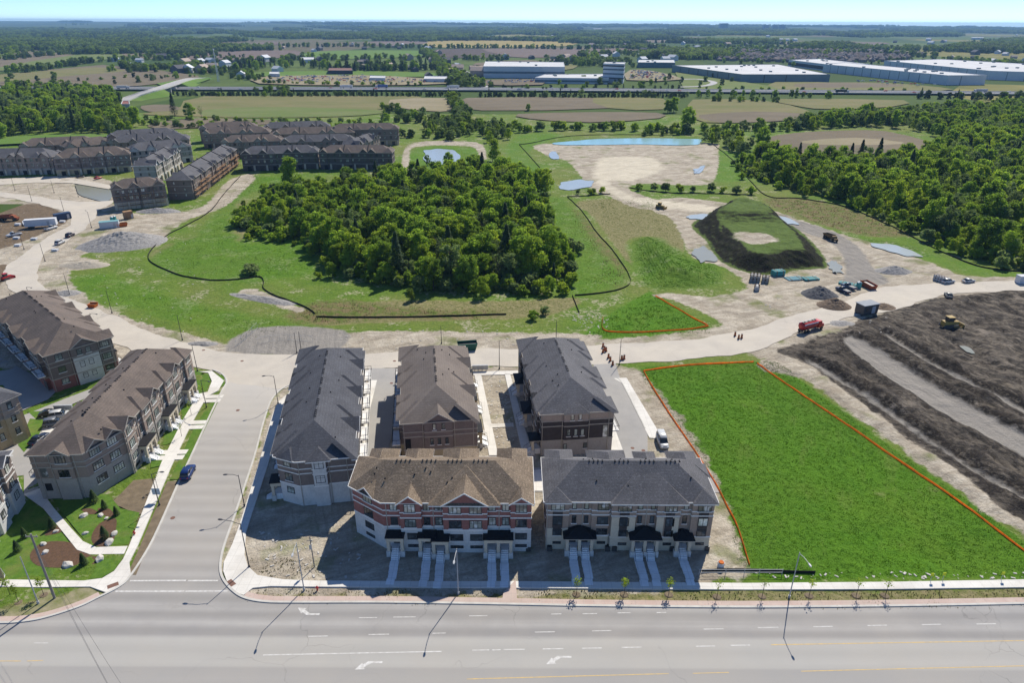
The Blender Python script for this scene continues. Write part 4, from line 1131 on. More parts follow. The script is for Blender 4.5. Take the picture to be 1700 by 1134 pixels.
# ---- rear middle block, taupe roof
st4 = dict(base='stone_buff', wall='brick_mauve', roof='roof_taupe', trim='trim_dim', gable='brick_mauve', top='brick_mauve')
h = House('townhouse block with taupe roof behind the red brick row', (-7.5, 117.0), (-11.9, 150.0), 14.2, st4, ze=10.0, zs=3.6, pitch=.55)
roofline(h, 0, 5, ('hip', 'gable'), 5.6, .48, wide=True); roofline(h, 2, 5, ('hip', 'hip'), 5.4, .46, True, .8, wide=True)
h.bay(3, 4.2, 9.8, .35)
h.walls(((6.6, .22), (7.7, .22))); h.roof(); put_gables(h)
h.gable(3, 7.1, 6.2, pitch=.52)
for sv in (6.2, 8.0): h.win(3, sv, 8.3, .7, 1.4, 1, 1, gl='glass_light')
for sv in (5.6, 7.1, 8.6): h.win(3, sv, 4.8, .65, 1.5, 1, 1, gl='glass_dark')
for sv in (5.2, 9.0): h.win(3, sv, 1.6, .75, 1.4, 1, 1, gl='glass_dark')
h.panel(3, .3, 1.4, 3.4, 6.3, 'metal_black', 'recess_panel')
for sv in (.15, 3.9, 10.2, 14.0): h.spout(3, sv)
front_side(h, 0, 5, walk=False, col='stone_buff'); rear_side(h, 2, 5)
B4 = h
# ---- rear right block, grey roof
st5 = dict(base='stone_grey', wall='siding_dark', top='brick_tan', ztop=8.2, roof='roof_grey', trim='trim_dim', gable='brick_tan')
h = House('townhouse block with grey roof and dark middle storey behind the front row', (2.2, 152.8), (6.1, 118.8), 14.2, st5, ze=10.0, zs=3.5, pitch=.55)
roofline(h, 0, 5, ('hip', 'hip'), 5.6, .48, wide=True); roofline(h, 2, 5, ('hip', 'hip'), 5.2, .46, True, .8, wide=True)
h.bay(1, 4.6, 9.6, .3)
h.walls(((6.9, .2), (8.1, .2))); h.roof(); put_gables(h)
h.gable(1, 7.1, 5.4, 'hip', pitch=.42)
for sv in (6.3, 7.9): h.win(1, sv, 8.4, .7, 1.4, 1, 1, gl='glass_light')
for sv in (5.6, 7.1, 8.5): h.win(1, sv, 4.6, .75, 1.7, 1, 1, gl='glass')
for sv in (5.0, 9.2): h.win(1, sv, 1.5, .75, 1.3, 1, 1, gl='glass')
h.panel(1, 12.9, 13.8, 3.8, 6.6, 'glass_light', 'corner_window')
for sv in (.15, 4.3, 9.9, 14.0): h.spout(1, sv)
front_side(h, 0, 5, walk=False, roof='hip'); rear_side(h, 2, 5)
B5 = h
# ---- row along the left of the side street, umber roof
st6 = dict(base='stone_grey', wall='brick_brown', roof='roof_tan', trim='trim_dim', gable='brick_brown')
h = House('townhouse row with umber roof and cream porches beside the blue car', (-75.2, 104.6), (-77.9, 147.2), 12.3, st6, chamfer={0: (3.6, 7.6)}, ze=10.0, zs=4.6, pitch=.55)
roofline(h, 0, 6, ('gable', 'hip'), 5.0, .56); roofline(h, 2, 6, ('hip', 'hip'), 5.6, .46, True, .7)
h.bay(3, 3, 6.6, .4)
h.walls(); h.roof(); put_gables(h)
h.gable(3, 4.8, 4.2, 'gable', pitch=.5).gable('c0', h.frame('c0')[3] * .3, 4.4, pitch=.55, out=.15).gable('c0', h.frame('c0')[3] * .76, 4.0, pitch=.55, out=.15)
for z, hh in ((8.25, 1.7), (5.2, 1.6), (2.3, 1.5)):
    [h.win('c0', h.frame('c0')[3] * q_, z, 2.2, hh, 4, 2, gl='glass_light' if q_ > .4 else 'glass') for q_ in (.28, .72)]; h.win(3, 4.8, z, 1.9, hh, 3, 2, gl='glass_dark') if z > 5 else None
h.panel(3, .4, 1.6, 5.1, 7.0, 'glass_light', 'corner_window'); h.panel(3, .4, 1.6, 2.0, 3.6, 'metal_black', 'recess_panel')
for sv in (.1, 2.6, 7.0): h.spout(3, sv)
front_side(h, 0, 6, walk=False, gl='glass'); rear_side(h, 2, 6)
F = h.fr(0); mw = h.root.matrix_basis
for k in range(6):
    L = h.frame(0)[3]; u = L / 6; c = (k + .5) * u + (1 if k % 2 == 0 else -1) * u * .33
    cs = [mw @ Vector(F(c + a, b, 0)) for a, b in ((-.8, 3.0), (.8, 3.0), (.8, 8.2), (-.8, 8.2))]
    slab('path', [(q.x, q.y) for q in cs], 0, .17, M_CONC)
B6 = h
# ---- large block at the left edge
st7 = dict(base='brick_red', wall='brick_mauve', roof='roof_tan', trim='trim_dim', gable='brick_mauve')
p_s, p_e, p_n = np.array((-110.6, 144.6)), np.array((-101.0, 155.2)), None
d7 = (p_e - p_s) / np.linalg.norm(p_e - p_s); n7 = np.array([-d7[1], d7[0]])
far7 = p_s + n7 * 47
h = House('large brick townhouse block with umber roof at the left edge above the shaded lane', tuple(far7), tuple(p_s), 14.3, st7, ze=9.8, zs=3.2, pitch=.55)
roofline(h, 0, 7, ('hip', 'gable'), 4.6, .46, True, .9); roofline(h, 2, 7, ('gable', 'hip'), 4.6, .5)
h.bay(1, 5.2, 11.2, .4)
h.walls(((6.4, .2), (7.5, .2))); h.roof(); put_gables(h); h.gable(1, 8.2, 6.4, pitch=.5)
h.panel(1, 5.3, 11.1, .0, 7.3, 'stone_pale', 'stone_panel', .06)
for z, hh in ((7.9, 1.5), (4.6, 1.6), (1.6, 1.4)):
    h.win(1, 2.6, z, 1.6, hh, 2, 2, gl='glass'); h.win(1, 7.0, z, 1.1, hh, 1, 2, gl='glass'); h.win(1, 9.0, z, 1.1, hh, 1, 2, gl='glass_light'); h.win(1, 12.8, z, 2.0, hh, 4, 2, gl='glass')
for sv in (.15, 4.9, 11.5, 14.1): h.spout(1, sv)
rear_side(h, 0, 7); front_side(h, 2, 7, walk=False)
B7 = h
# ---- two blocks cut by the left edge
st8 = dict(base='stone_buff', wall='brick_tan', roof='roof_dark', trim='trim_dim', gable='brick_tan')
h = House('beige brick townhouse block cut by the left edge beside the parked cars', (-109.5, 113.5), (-104.2, 125.2), 13.0, st8, ze=10.2, zs=6.6, pitch=.5)
h.bay(0, 3.0, 6.0, .4).bay(0, 9, 12.0, .4)
h.walls(((7.0, .2), (8.2, .2))); h.roof(); h.gable(0, 4.5, 4.2, 'hip', pitch=.45)
for sv in (1.4, 3.9, 5.2, 7.6, 10.6):
    for z in (8.3, 5.2, 2.2): h.win(0, sv, z, .95, 1.6, 1, 2, gl='glass')
for sv in (2, 5, 9):
    for z in (8.3, 5.2, 2.2): h.win(1, sv, z, 1.1, 1.6, 2, 2)
B8 = h
st9 = dict(base='stone_pale', wall='brick_mauve', roof='roof_dark', trim='trim', gable='brick_mauve')
h = House('grey stone townhouse block cut by the left edge above the corner lawn', (-88.2, 88.0), (-91.8, 104.0), 13.0, st9, ze=10.3, zs=4.6, pitch=.5)
h.bay(0, 1, 4.2, .6).bay(0, 6, 9.2, .6).bay(0, 11.5, 15, .6)
h.walls(); h.roof()
for sv in (2.6, 7.6, 13.2): h.gable(0, sv, 4.0, pitch=.5)
for sv in (2.6, 5.1, 7.6, 10.4, 13.2):
    for z in (8.25, 5.2, 2.4): h.win(0, sv, z, 1.5, 1.6, 2, 2, gl='glass_light')
for sv in (3, 7):
    for z in (8.25, 5.2, 2.4): h.win(1, sv, z, 1.3, 1.6, 2, 2); h.win(3, sv, z, 1.3, 1.6, 2, 2)
B9 = h

# ---- the estate further back on the left: each block its own thing
def far_block(label, pl, pr, st, D=13, units=5, ze=9.8, zs=3.4, kinds=('gable', 'gable', 'hip'), end='both', timber=False, front_e=0, w=5.9, px=True):
    a, b = (G(*pl), G(*pr)) if px else (pl, pr)
    h = House(label, a, b, D, st, ze=ze, zs=zs, pitch=.56, group='townhouse blocks of the estate behind')
    roofline(h, 0, units, kinds, w, .66, True, .5); roofline(h, 2, units, kinds, w, .5, False)
    h.walls(((6.7, .2),)); h.roof(vents=False); put_gables(h)
    L = h.W; u = L / units
    zr = h.ze + .22
    for k in range(2, units, 2):
        x_ = k * u; mm = D / 2; pr = [(-h.ov, zr - .1), (mm, zr + (mm + h.ov) * h.pitch - .1), (D + h.ov, zr - .1)]
        if x_ < mm or x_ > L - mm: continue
        fw = MB()
        for (ya, za), (yb, zb) in zip(pr[:-1], pr[1:]):
            fw.add([(x_ - .16, ya, za), (x_ + .16, ya, za), (x_ + .16, yb, zb), (x_ - .16, yb, zb), (x_ - .16, ya, za + .5), (x_ + .16, ya, za + .5), (x_ + .16, yb, zb + .5), (x_ - .16, yb, zb + .5)], [(4, 5, 6, 7), (0, 1, 5, 4), (1, 2, 6, 5), (3, 0, 4, 7), (2, 3, 7, 6)])
        fw.build('firewall', MT['metal_black'], h.root)
    for k in range(units):
        c = (k + .5) * u
        for z, hh in ((7.6, 1.6), (4.6, 1.7)):
            h.win(0, c - u * .2, z, 1.7, hh, 2, 1, sill=False); h.win(0, c + u * .25, z, 1.2, hh, 2, 1, sill=False)
        if timber:
            F = h.fr(0); o = h.out_at(0, c)
            sc_ = MB()
            for zz in random.sample((2.0, 4.2, 6.4), random.choice((1, 2, 2, 3))): sc_.box(c - u * .42, o + .3, zz, c + u * .42, o + 1.5, zz + .12, F); sc_.box(c - u * .42, o + 1.42, zz + .9, c + u * .42, o + 1.5, zz + 1.05, F)
            for xx in (c - u * .4, c, c + u * .4): sc_.box(xx - .06, o + 1.4, 0, xx + .06, o + 1.52, 8.0, F)
            sc_.build('scaffold', MT['osb'], h.root)
        else:
            h.panel(0, c - 1.1, c + 1.1, .1, 2.6, 'garage' if k % 2 else 'metal_black', 'garage_door')
            h.panel(0, c + u * .32, c + u * .46, .1, 3.2, 'stone_cream', 'porch_pier', .8)
    for e in (1, 3):
        for sv in (D * .3, D * .7):
            for z in (7.6, 4.6, 1.6): h.win(e, sv, z, .9, 1.4, 1, 1, sill=False)
    return h
fa = dict(base='stone_grey', wall='brick_brown', roof='roof_grey', trim='trim_dim', gable='brick_brown')
fb = dict(base='stone_buff', wall='brick_mauve', roof='roof_tan', trim='trim_dim', gable='trim_dim')
fc = dict(base='stone_pale', wall='stone_grey', roof='roof_grey', trim='trim', gable='stone_pale')
fd = dict(base='brick_dark', wall='brick_dark', roof='roof_dark', trim='trim_dim', gable='brick_dark')
fe = dict(base='brick_mauve', wall='brick_brown', roof='roof_tan', trim='trim_dim', gable='trim_dim')
far_block('dark grey roofed block at the far left, foremost of the rear estate', (-45, 292), (93, 289), fa, 14, 7)
far_block('umber roofed block with cream porches right of the far left block', (97, 292), (220, 284), fb, 14, 6)
far_block('umber roofed block in the second row at the far left', (40, 270), (165, 263), fe, 13, 6)
far_block('umber roofed block in the second row directly behind the cream porches', (120, 272), (200, 262), fe, 13, 5)
far_block('grey roofed block in the last row nearest the big trees', (185, 254), (300, 246), fa, 13, 6)
far_block('grey roofed block in the third row before the big trees', (190, 263), (318, 256), fa, 13, 6)
far_block('grey roofed block fronting the white stone block from behind', (222, 279), (322, 268), fc, 13, 5)
# white stone block seen at an angle
h = far_block('white stone block with grey roof set at an angle in the estate', (262, 305), (303, 277), fc, 11, 5)
# brown block by the pond
far_block('brown brick block under scaffold standing by the silty pond', (195, 349), (278, 340), dict(base='stone_cream', wall='brick_mauve', roof='roof_tan', trim='trim_dim', gable='brick_mauve'), 11, 4, timber=True)
far_block('long mauve brick block with timber scaffold beside the sandy track', (323, 331), (396, 274), dict(base='brick_mauve', wall='brick_mauve', roof='roof_grey', trim='trim_dim', gable='trim_dim'), 12, 9, timber=True, w=3.8)
far_block('dark brick block behind the left end of the woodlot', (405, 284), (530, 280), dict(fd, roof='roof_grey'), 12, 6)
far_block('dark brick block with gables between the woodlot and the square pond', (533, 281), (652, 281), dict(fd, roof='roof_tan'), 12, 6)
far_block('brown gabled block in the second row left of the middle', (372, 262), (470, 259), fe, 12, 6)
far_block('grey roofed block in the second row behind the dark brick blocks', (470, 262), (590, 258), fa, 12, 6)
far_block('umber gabled block at the left of the third row', (340, 246), (450, 243), fe, 12, 6)
far_block('umber gabled block in the middle of the third row', (455, 247), (590, 243), fe, 12, 6)
far_block('grey roofed block in the back row left of the tall end block', (440, 236), (550, 232), fa, 12, 5)
far_block('tall brown end block nearest the square pond in the back row', (552, 242), (663, 240), fb, 12, 6, ze=11.0)
far_block('brown gabled block at the left of the back row', (335, 237), (430, 233), fe, 12, 5)
far_block('grey roofed block running back towards the tall end block', (596, 268), (632, 252), fa, 11, 5)

# ================================================================== VEGETATION
def leaf_mat(name, c1, c2, trans=.3):
    t = NT(name)
    r = t.rnd()
    n = t.noise(.55, 2)
    col = t.mix(t.ramp(n, .3, .7), c1, c2)
    col = t.mix(t.ramp(r, 0, 1, 0, .7), col, tuple(v * k for v, k in zip(c2, (1.12, 1.1, .85))))
    col = t.mix(t.ramp(t.math('FRACT', t.math('MULTIPLY', r, 7.13)), .45, 1, 0, .75), col, tuple(v * .55 for v in c1))
    t.fin(col, .75, .15)
    tr = t.n('ShaderNodeBsdfTranslucent'); t.ln(t.mix(1.0, col, (1.6, 1.6, 1.2), 'MULTIPLY'), tr.inputs[0])
    ms = t.n('ShaderNodeMixShader'); ms.inputs[0].default_value = trans
    t.ln(t.b.outputs[0], ms.inputs[1]); t.ln(tr.outputs[0], ms.inputs[2]); t.ln(ms.outputs[0], t.out.inputs['Surface'])
    return t.m
M_LEAF = leaf_mat('broad_leaves', (.13, .225, .026), (.235, .335, .04), .55)
M_LEAF2 = leaf_mat('spring_leaves', (.17, .26, .024), (.27, .345, .036), .52)
M_LEAF3 = leaf_mat('grey_green_leaves', (.12, .18, .065), (.19, .25, .10), .45)
M_CONIF = leaf_mat('needles', (.032, .062, .022), (.062, .10, .03), .2)
M_FAR = leaf_mat('far_leaves', (.075, .125, .026), (.15, .21, .042), .4)
M_FARD = leaf_mat('far_dark_leaves', (.038, .068, .024), (.072, .11, .034), .3)
M_TWIG = pm('bare_twigs', (.13, .105, .08), (.09, .075, .06), 1.5)
M_BARK = pm('bark', (.085, .065, .05), (.055, .042, .034), 2)
def leaves(rs, cen, rad, n, size, shell=.62, squash=1.0, up=.35):
    """n leaf clumps through an ellipsoid: returns quads"""
    d = rs.normal(size=(n, 3)); d /= np.linalg.norm(d, axis=1)[:, None]
    r = shell + (1 - shell) * rs.rand(n) ** .7
    r *= .82 + .36 * rs.rand(n)
    P = np.array(cen) + d * r[:, None] * np.array(rad)
    N = d + rs.normal(size=(n, 3)) * .55 + np.array([0, 0, up]); N /= np.linalg.norm(N, axis=1)[:, None]
    T = np.cross(N, rs.normal(size=(n, 3))); T /= np.linalg.norm(T, axis=1)[:, None] + 1e-9
    B = np.cross(N, T)
    s = size * (.6 + .8 * rs.rand(n))[:, None]
    return np.stack([P - T * s - B * s * .55, P + T * s * .2 - B * s * .7 + N * s * .25, P + T * s + B * s * .55, P - T * s * .2 + B * s * .7 - N * s * .2], 1)
def mesh_from_quads(name, Q, mat):
    n = len(Q); me = bpy.data.meshes.new(name)
    me.vertices.add(4 * n); me.vertices.foreach_set('co', Q.reshape(-1).astype(np.float32))
    me.loops.add(4 * n); me.loops.foreach_set('vertex_index', np.arange(4 * n, dtype=np.int32))
    me.polygons.add(n); me.polygons.foreach_set('loop_start', np.arange(0, 4 * n, 4, dtype=np.int32))
    me.polygons.foreach_set('loop_total', np.full(n, 4, np.int32))
    me.materials.append(mat); me.update(); me.validate()
    return me
def broad_crown(seed, H=12.0, Rr=4.2, n=3600, size=.36, lobes=13, low=.12):
    """an uneven crown: many leafy sprays of different size on a tall egg, with gaps"""
    rs = np.random.RandomState(seed); Q = []
    lobes = int(lobes * 2.4); per = n // (lobes + 2)
    lean = rs.normal(size=2) * Rr * .08
    for k in range(lobes):
        an = rs.rand() * 2 * math.pi; hh = low + (1 - low) * rs.rand() ** .85
        u = (hh - low) / (1 - low); prof = max(.12, 1 - ((u - .45) / .6) ** 2) ** .5
        rr = Rr * prof * (.30 + .52 * rs.rand() ** .6)
        lr = Rr * (.19 + .22 * rs.rand()) * (.65 + .45 * prof)
        Q.append(leaves(rs, (rr * math.cos(an) + lean[0] * u, rr * math.sin(an) + lean[1] * u, H * hh), (lr * (.8 + .5 * rs.rand()), lr * (.8 + .5 * rs.rand()), lr * (.6 + .4 * rs.rand())), int(per * (.6 + .8 * rs.rand())), size * (.75 + .4 * rs.rand()), .35))
    Q.append(leaves(rs, (0, 0, H * (low + .45 * (1 - low))), (Rr * .6, Rr * .6, H * .36), per * 2, size, .2))
    return np.concatenate(Q)
def conifer_crown(seed, H=13.0, Rr=2.4, n=2200, size=.34):
    rs = np.random.RandomState(seed)
    h = rs.rand(n) ** .8; rad = Rr * (1 - h) ** .85 * (.55 + .5 * rs.rand(n)) * (1 + .18 * np.sin(h * 40)) + .1
    an = rs.rand(n) * 2 * math.pi
    P = np.stack([rad * np.cos(an), rad * np.sin(an), H * (.06 + .94 * h)], 1)
    o = np.stack([np.cos(an), np.sin(an), -.35 + 0 * an], 1); t = np.stack([-np.sin(an), np.cos(an), 0 * an], 1)
    s = (size * (.6 + .8 * rs.rand(n)))[:, None]
    o = o + rs.normal(size=(n, 3)) * .25
    return np.stack([P - t * s * .5, P + o * s * .9 - t * s * .1, P + t * s * .5 + o * s * .2, P - o * s * .5 + np.array([0, 0, .25]) * s], 1)
def trunk_mesh(seed, H, r=.22, limbs=6, bare=False):
    rs = random.Random(seed); mb = MB()
    top = H * (.92 if bare else .7)
    mb.tube((0, 0, -.3), (rs.uniform(-.2, .2), rs.uniform(-.2, .2), top), r, r * .25, 6)
    for k in range(limbs):
        z0 = H * rs.uniform(.25, .7); an = rs.uniform(0, 6.28); L = H * rs.uniform(.18, .34)
        mb.tube((0, 0, z0), (math.cos(an) * L * .7, math.sin(an) * L * .7, z0 + L * .75), r * .4, r * .12, 5)
        if bare:
            for q in range(5):
                f = rs.uniform(.3, 1); a2 = an + rs.uniform(-.9, .9); l2 = L * .5
                b = (math.cos(an) * L * .7 * f, math.sin(an) * L * .7 * f, z0 + L * .75 * f)
                mb.tube(b, (b[0] + math.cos(a2) * l2 * .6, b[1] + math.sin(a2) * l2 * .6, b[2] + l2 * .8), .05, .02, 3)
    return mb.mesh('trunk', M_TWIG if bare else M_BARK)
# prototypes: (crown mesh, trunk mesh)
PROTO = {'round': [], 'dark': [], 'broad': [], 'spring': [], 'grey': [], 'conifer': [], 'bare': [], 'shrub': []}
for k in range(5): PROTO['broad'].append((mesh_from_quads('crown', broad_crown(20 + k, 10.2 + k * .7, 4.0 + .45 * (k % 3), 5600, .27, 12 + k), M_LEAF), trunk_mesh(k, 12)))
for k in range(3): PROTO['spring'].append((mesh_from_quads('crown', broad_crown(40 + k, 9.6 + k, 3.6 + .4 * k, 4600, .26, 11 + k), M_LEAF2), trunk_mesh(10 + k, 11)))
for k in range(2): PROTO['grey'].append((mesh_from_quads('crown', broad_crown(50 + k, 10.5, 3.9, 4000, .25, 13), M_LEAF3), trunk_mesh(20 + k, 12)))
for k in range(3): PROTO['conifer'].append((mesh_from_quads('crown', conifer_crown(60 + k, 12 + k, 2.1 + .3 * k), M_CONIF), trunk_mesh(30 + k, 9, .18, 0)))
for k in range(2): PROTO['bare'].append((mesh_from_quads('crown', broad_crown(70 + k, 12, 2.6, 420, .20, 9, .4), M_LEAF3), trunk_mesh(40 + k, 13, .2, 14, True)))
for k in range(3): PROTO['shrub'].append((mesh_from_quads('crown', broad_crown(80 + k, 3.0, 2.0, 1100, .24, 7, .15), (M_LEAF, M_LEAF2, M_LEAF3)[k]), trunk_mesh(50 + k, 2.5, .1, 4)))
for k in range(4): PROTO['round'].append((mesh_from_quads('crown', broad_crown(90 + k, 8.5 + k * .5, 4.6 + .4 * (k % 2), 2600, .36, 10, .08), (M_FAR, M_FAR, M_LEAF, M_LEAF3)[k]), trunk_mesh(60 + k, 8)))
for k in range(2): PROTO['dark'].append((mesh_from_quads('crown', broad_crown(95 + k, 8.0, 3.4, 2200, .34, 9, .05), M_FARD), trunk_mesh(70 + k, 8)))
NAME = {'broad': 'broadleaf_tree', 'spring': 'young_leaf_tree', 'grey': 'grey_green_tree', 'conifer': 'conifer_tree', 'bare': 'bare_tree', 'shrub': 'shrub'}
def plant(kind, x, y, z, sc, label, group, var=None, cat='tree', name=None):
    c, tk = PROTO[kind][random.randrange(len(PROTO[kind])) if var is None else var]
    o = empty(name or NAME[kind], (x, y, z), random.uniform(0, 6.28))
    s = sc if hasattr(sc, '__len__') else (sc * random.uniform(.92, 1.08), sc * random.uniform(.92, 1.08), sc)
    o.scale = s
    obj('trunk', tk, o); obj('crown', c, o)
    return tag(o, label, cat, group)
def scatter(poly, step, jit=.42, seed=1):
    rs = np.random.RandomState(seed); a = np.array(poly)
    xs = np.arange(a[:, 0].min(), a[:, 0].max(), step); ys = np.arange(a[:, 1].min(), a[:, 1].max(), step * .87)
    X, Y = np.meshgrid(xs, ys); X[1::2] += step / 2
    P = np.stack([X.ravel(), Y.ravel()], 1) + (rs.rand(X.size, 2) - .5) * 2 * jit * step
    return P[sdf(P, poly) > 0]
# ---- geometry-node masses for woods too many or too far to count
def instancer(name, pts, scl, idx, sources, label=None):
    """pts (n,3); sources: list of meshes"""
    me = bpy.data.meshes.new(name); me.vertices.add(len(pts)); me.vertices.foreach_set('co', np.asarray(pts, np.float32).ravel())
    for nm, dat, ty in (('sc', scl, 'FLOAT'), ('id', idx, 'INT'), ('rz', np.random.RandomState(3).rand(len(pts)) * 6.28, 'FLOAT')):
        a = me.attributes.new(nm, ty, 'POINT'); a.data.foreach_set('value', np.asarray(dat, np.int32 if ty == 'INT' else np.float32))
    me.update()
    o = obj(name, me); tag(o, label, None, None, 'stuff')
    ng = bpy.data.node_groups.new(name, 'GeometryNodeTree')
    ng.interface.new_socket('Geometry', in_out='INPUT', socket_type='NodeSocketGeometry'); ng.interface.new_socket('Geometry', in_out='OUTPUT', socket_type='NodeSocketGeometry')
    N = ng.nodes; L = ng.links
    gi, go = N.new('NodeGroupInput'), N.new('NodeGroupOutput')
    iop = N.new('GeometryNodeInstanceOnPoints'); m2p = N.new('GeometryNodeMeshToPoints')
    L.new(gi.outputs[0], m2p.inputs[0]); L.new(m2p.outputs[0], iop.inputs['Points'])
    jn = N.new('GeometryNodeJoinGeometry')
    for k, src in enumerate(sources[::-1]):
        so = bpy.data.objects.new('source_' + src.name, src)
        oi = N.new('GeometryNodeObjectInfo'); oi.inputs['Object'].default_value = so; oi.inputs['As Instance'].default_value = True
        L.new(oi.outputs['Geometry'], jn.inputs[0])
    L.new(jn.outputs[0], iop.inputs['Instance']); iop.inputs['Pick Instance'].default_value = True
    def na(nm, ty):
        n = N.new('GeometryNodeInputNamedAttribute'); n.data_type = ty; n.inputs[0].default_value = nm; return n.outputs[0]
    L.new(na('id', 'INT'), iop.inputs['Instance Index'])
    cx = N.new('ShaderNodeCombineXYZ'); L.new(na('rz', 'FLOAT'), cx.inputs[2]); L.new(cx.outputs[0], iop.inputs['Rotation'])
    L.new(na('sc', 'FLOAT'), iop.inputs['Scale'])
    L.new(iop.outputs[0], go.inputs[0])
    md = o.modifiers.new('scatter', 'NODES'); md.node_group = ng
    return o
def merged(c, tk=None, name='tree'):
    """crown and trunk in one mesh for the masses"""
    return c
# ---- woodlot and right-hand forest
WOODLOT = W([(404, 386), (402, 360), (430, 335), (480, 318), (560, 312), (640, 305), (720, 302), (800, 296), (860, 296), (895, 318), (906, 345), (930, 392), (946, 425), (950, 468), (935, 486), (880, 488), (800, 491), (720, 489), (660, 484), (610, 470), (545, 450), (510, 425), (498, 404), (440, 398)], 3)
FOREST_R = W([(1240, 293), (1300, 312), (1360, 326), (1420, 345), (1480, 370), (1540, 400), (1600, 425), (1660, 444), (1720, 452), (1900, 455), (2000, 330), (1900, 215), (1700, 205), (1600, 215), (1560, 235), (1545, 255), (1500, 262), (1430, 268), (1380, 275), (1300, 268), (1260, 262), (1230, 268)], 3)
FOREST_R2 = W([(1300, 222), (1360, 215), (1460, 212), (1540, 225), (1570, 240), (1620, 215), (1720, 205), (1900, 210), (1900, 178), (1700, 176), (1600, 182), (1500, 190), (1420, 195), (1360, 200), (1300, 208)], 3)
FOREST_L = W([(-60, 238), (40, 228), (120, 222), (200, 226), (232, 218), (240, 206), (214, 196), (205, 184), (205, 168), (150, 160), (60, 162), (-80, 165)], 3)
MID_SHRUB = W([(690, 215), (720, 208), (760, 200), (800, 205), (860, 212), (872, 220), (850, 232), (830, 250), (812, 250), (800, 232), (760, 228), (715, 224)], 3)
def pick(rs, mix):
    r = rs.rand(); c = 0
    for k, v in mix:
        c += v
        if r < c: return k
    return mix[-1][0]
cand = []   # (score, kind, x, y, scale, label, group)
def add_wood(poly, step, mix, smin, smax, label, group, seed, prio=1.0):
    rs = np.random.RandomState(seed)
    for x, y in scatter(poly, step, .42, seed):
        k = pick(rs, mix); s = smin + (smax - smin) * rs.rand()
        e = float(sdf(np.array([[x, y]]), poly)[0])
        if e < 3.2 or (e < 8 and rs.rand() < .3): continue
        if poly is WOODLOT: s *= float(np.interp(x, [-125, -85, -50], [.62, .8, 1.0]))
        if e < 7: s *= .8
        cand.append((prio * s / y * (1.5 if e < 12 else 1.0), k, float(x), float(y), s, label, group))
add_wood(WOODLOT, 6.0, (('broad', .52), ('spring', .27), ('grey', .10), ('conifer', .08), ('bare', .03)), .62, 1.32, 'in the dense woodlot behind the townhouses', 'trees of the woodlot', 5, 1.7)
add_wood(FOREST_R, 7.6, (('broad', .44), ('spring', .30), ('grey', .10), ('conifer', .06), ('bare', .10)), .6, 1.3, 'in the wood beyond the building site', 'trees of the right-hand wood', 6)
add_wood(FOREST_R2, 9.0, (('broad', .25), ('round', .30), ('spring', .22), ('grey', .13), ('bare', .10)), .7, 1.2, '', 'x', 7, .01)
add_wood(FOREST_L, 10.5, (('broad', .30), ('round', .30), ('spring', .16), ('grey', .14), ('conifer', .10)), .9, 1.5, '', 'x', 8, .01)
add_wood(MID_SHRUB, 9.0, (('round', .5), ('spring', .22), ('grey', .28)), .45, .95, '', 'x', 9, .01)
cand.sort(key=lambda c: -c[0])
KL = {'broad': 'dark green broadleaf tree', 'spring': 'yellow-green young-leaved tree', 'grey': 'greyish green tree', 'conifer': 'narrow dark conifer', 'bare': 'nearly leafless pale tree'}
indiv, mass = cand[:300], cand[300:]
for _, k, x, y, s, lb, gr in indiv: plant(k, x, y, 0, s, KL[k] + ' ' + lb, KL[k] + 's: ' + gr)
# understorey shrubs along the woodlot rim and loose single trees
def at_px(px, py): return G(px, py)
for k, (px, py, kd, s, lb) in enumerate([
    (290, 192, 'conifer', 1.5, 'tall dark spruce standing alone by the left-hand fields'),
    (316, 196, 'broad', 1.3, 'round broadleaf tree standing alone beside the spruce'),
    (335, 196, 'bare', .9, 'bare tree right of the round lone tree'),
    (877, 184, 'broad', .6, 'small round tree alone in the field below the highway'),
    (1139, 219, 'broad', 1.5, 'big round dark tree above the turquoise pond'),
    (1118, 186, 'broad', 1.4, 'wide dark clump of trees in the field above the turquoise pond'),
    (1108, 187, 'broad', 1.2, 'smaller dark tree left of the wide field clump'),
    (1262, 250, 'broad', 1.25, 'upright dark tree at the near corner of the ploughed field'),
    (1258, 224, 'broad', 1.1, 'dark round tree behind the ploughed field'),
    (908, 322, 'spring', 1.1, 'loose yellow-green tree beside the grey puddle'),
    (895, 318, 'broad', 1.0, 'tree beside the loose yellow-green tree at the puddle'),
    (484, 316, 'broad', 1.4, 'big round tree at the back left corner of the woodlot'),
    (818, 268, 'spring', 1.2, 'bright green tree right of the square pond'),
    (745, 276, 'broad', .75, 'small tree at the near edge of the square pond'),
    (710, 274, 'grey', .6, 'greyish shrub tree at the left edge of the square pond'),
    (790, 300, 'broad', 1.2, 'dark tree between the square pond and the woodlot')]):
    x, y = at_px(px, py); plant(kd, x, y, 0, s, lb, None, cat='tree')
shr = [(530, 462, .7), (478, 438, .0), (1000, 320, .9), (985, 321, .9), (960, 322, .8), (1060, 316, 1.1), (1085, 316, 1), (1105, 318, 1.2), (1128, 319, 1.2), (1150, 318, 1.), (1180, 317, 1.1), (1200, 320, 1.1), (1222, 322, 1.2), (1245, 322, 1.2), (980, 323, .9), (885, 470 + 60, .8), (905, 522, .7), (575, 448, 1.), (600, 460, 1.), (625, 472, .9), (415, 392, 1), (440, 397, 1.1), (470, 402, 1.1), (935, 488, 1.1), (905, 492, .9)]
for px, py, s in shr:
    if s <= 0: continue
    x, y = at_px(px, py); plant('shrub', x, y, 0, s * random.uniform(.9, 1.2), 'low bushy green shrub at a field edge', 'shrubs at the field edges', cat='shrub')
x, y = at_px(416, 454)
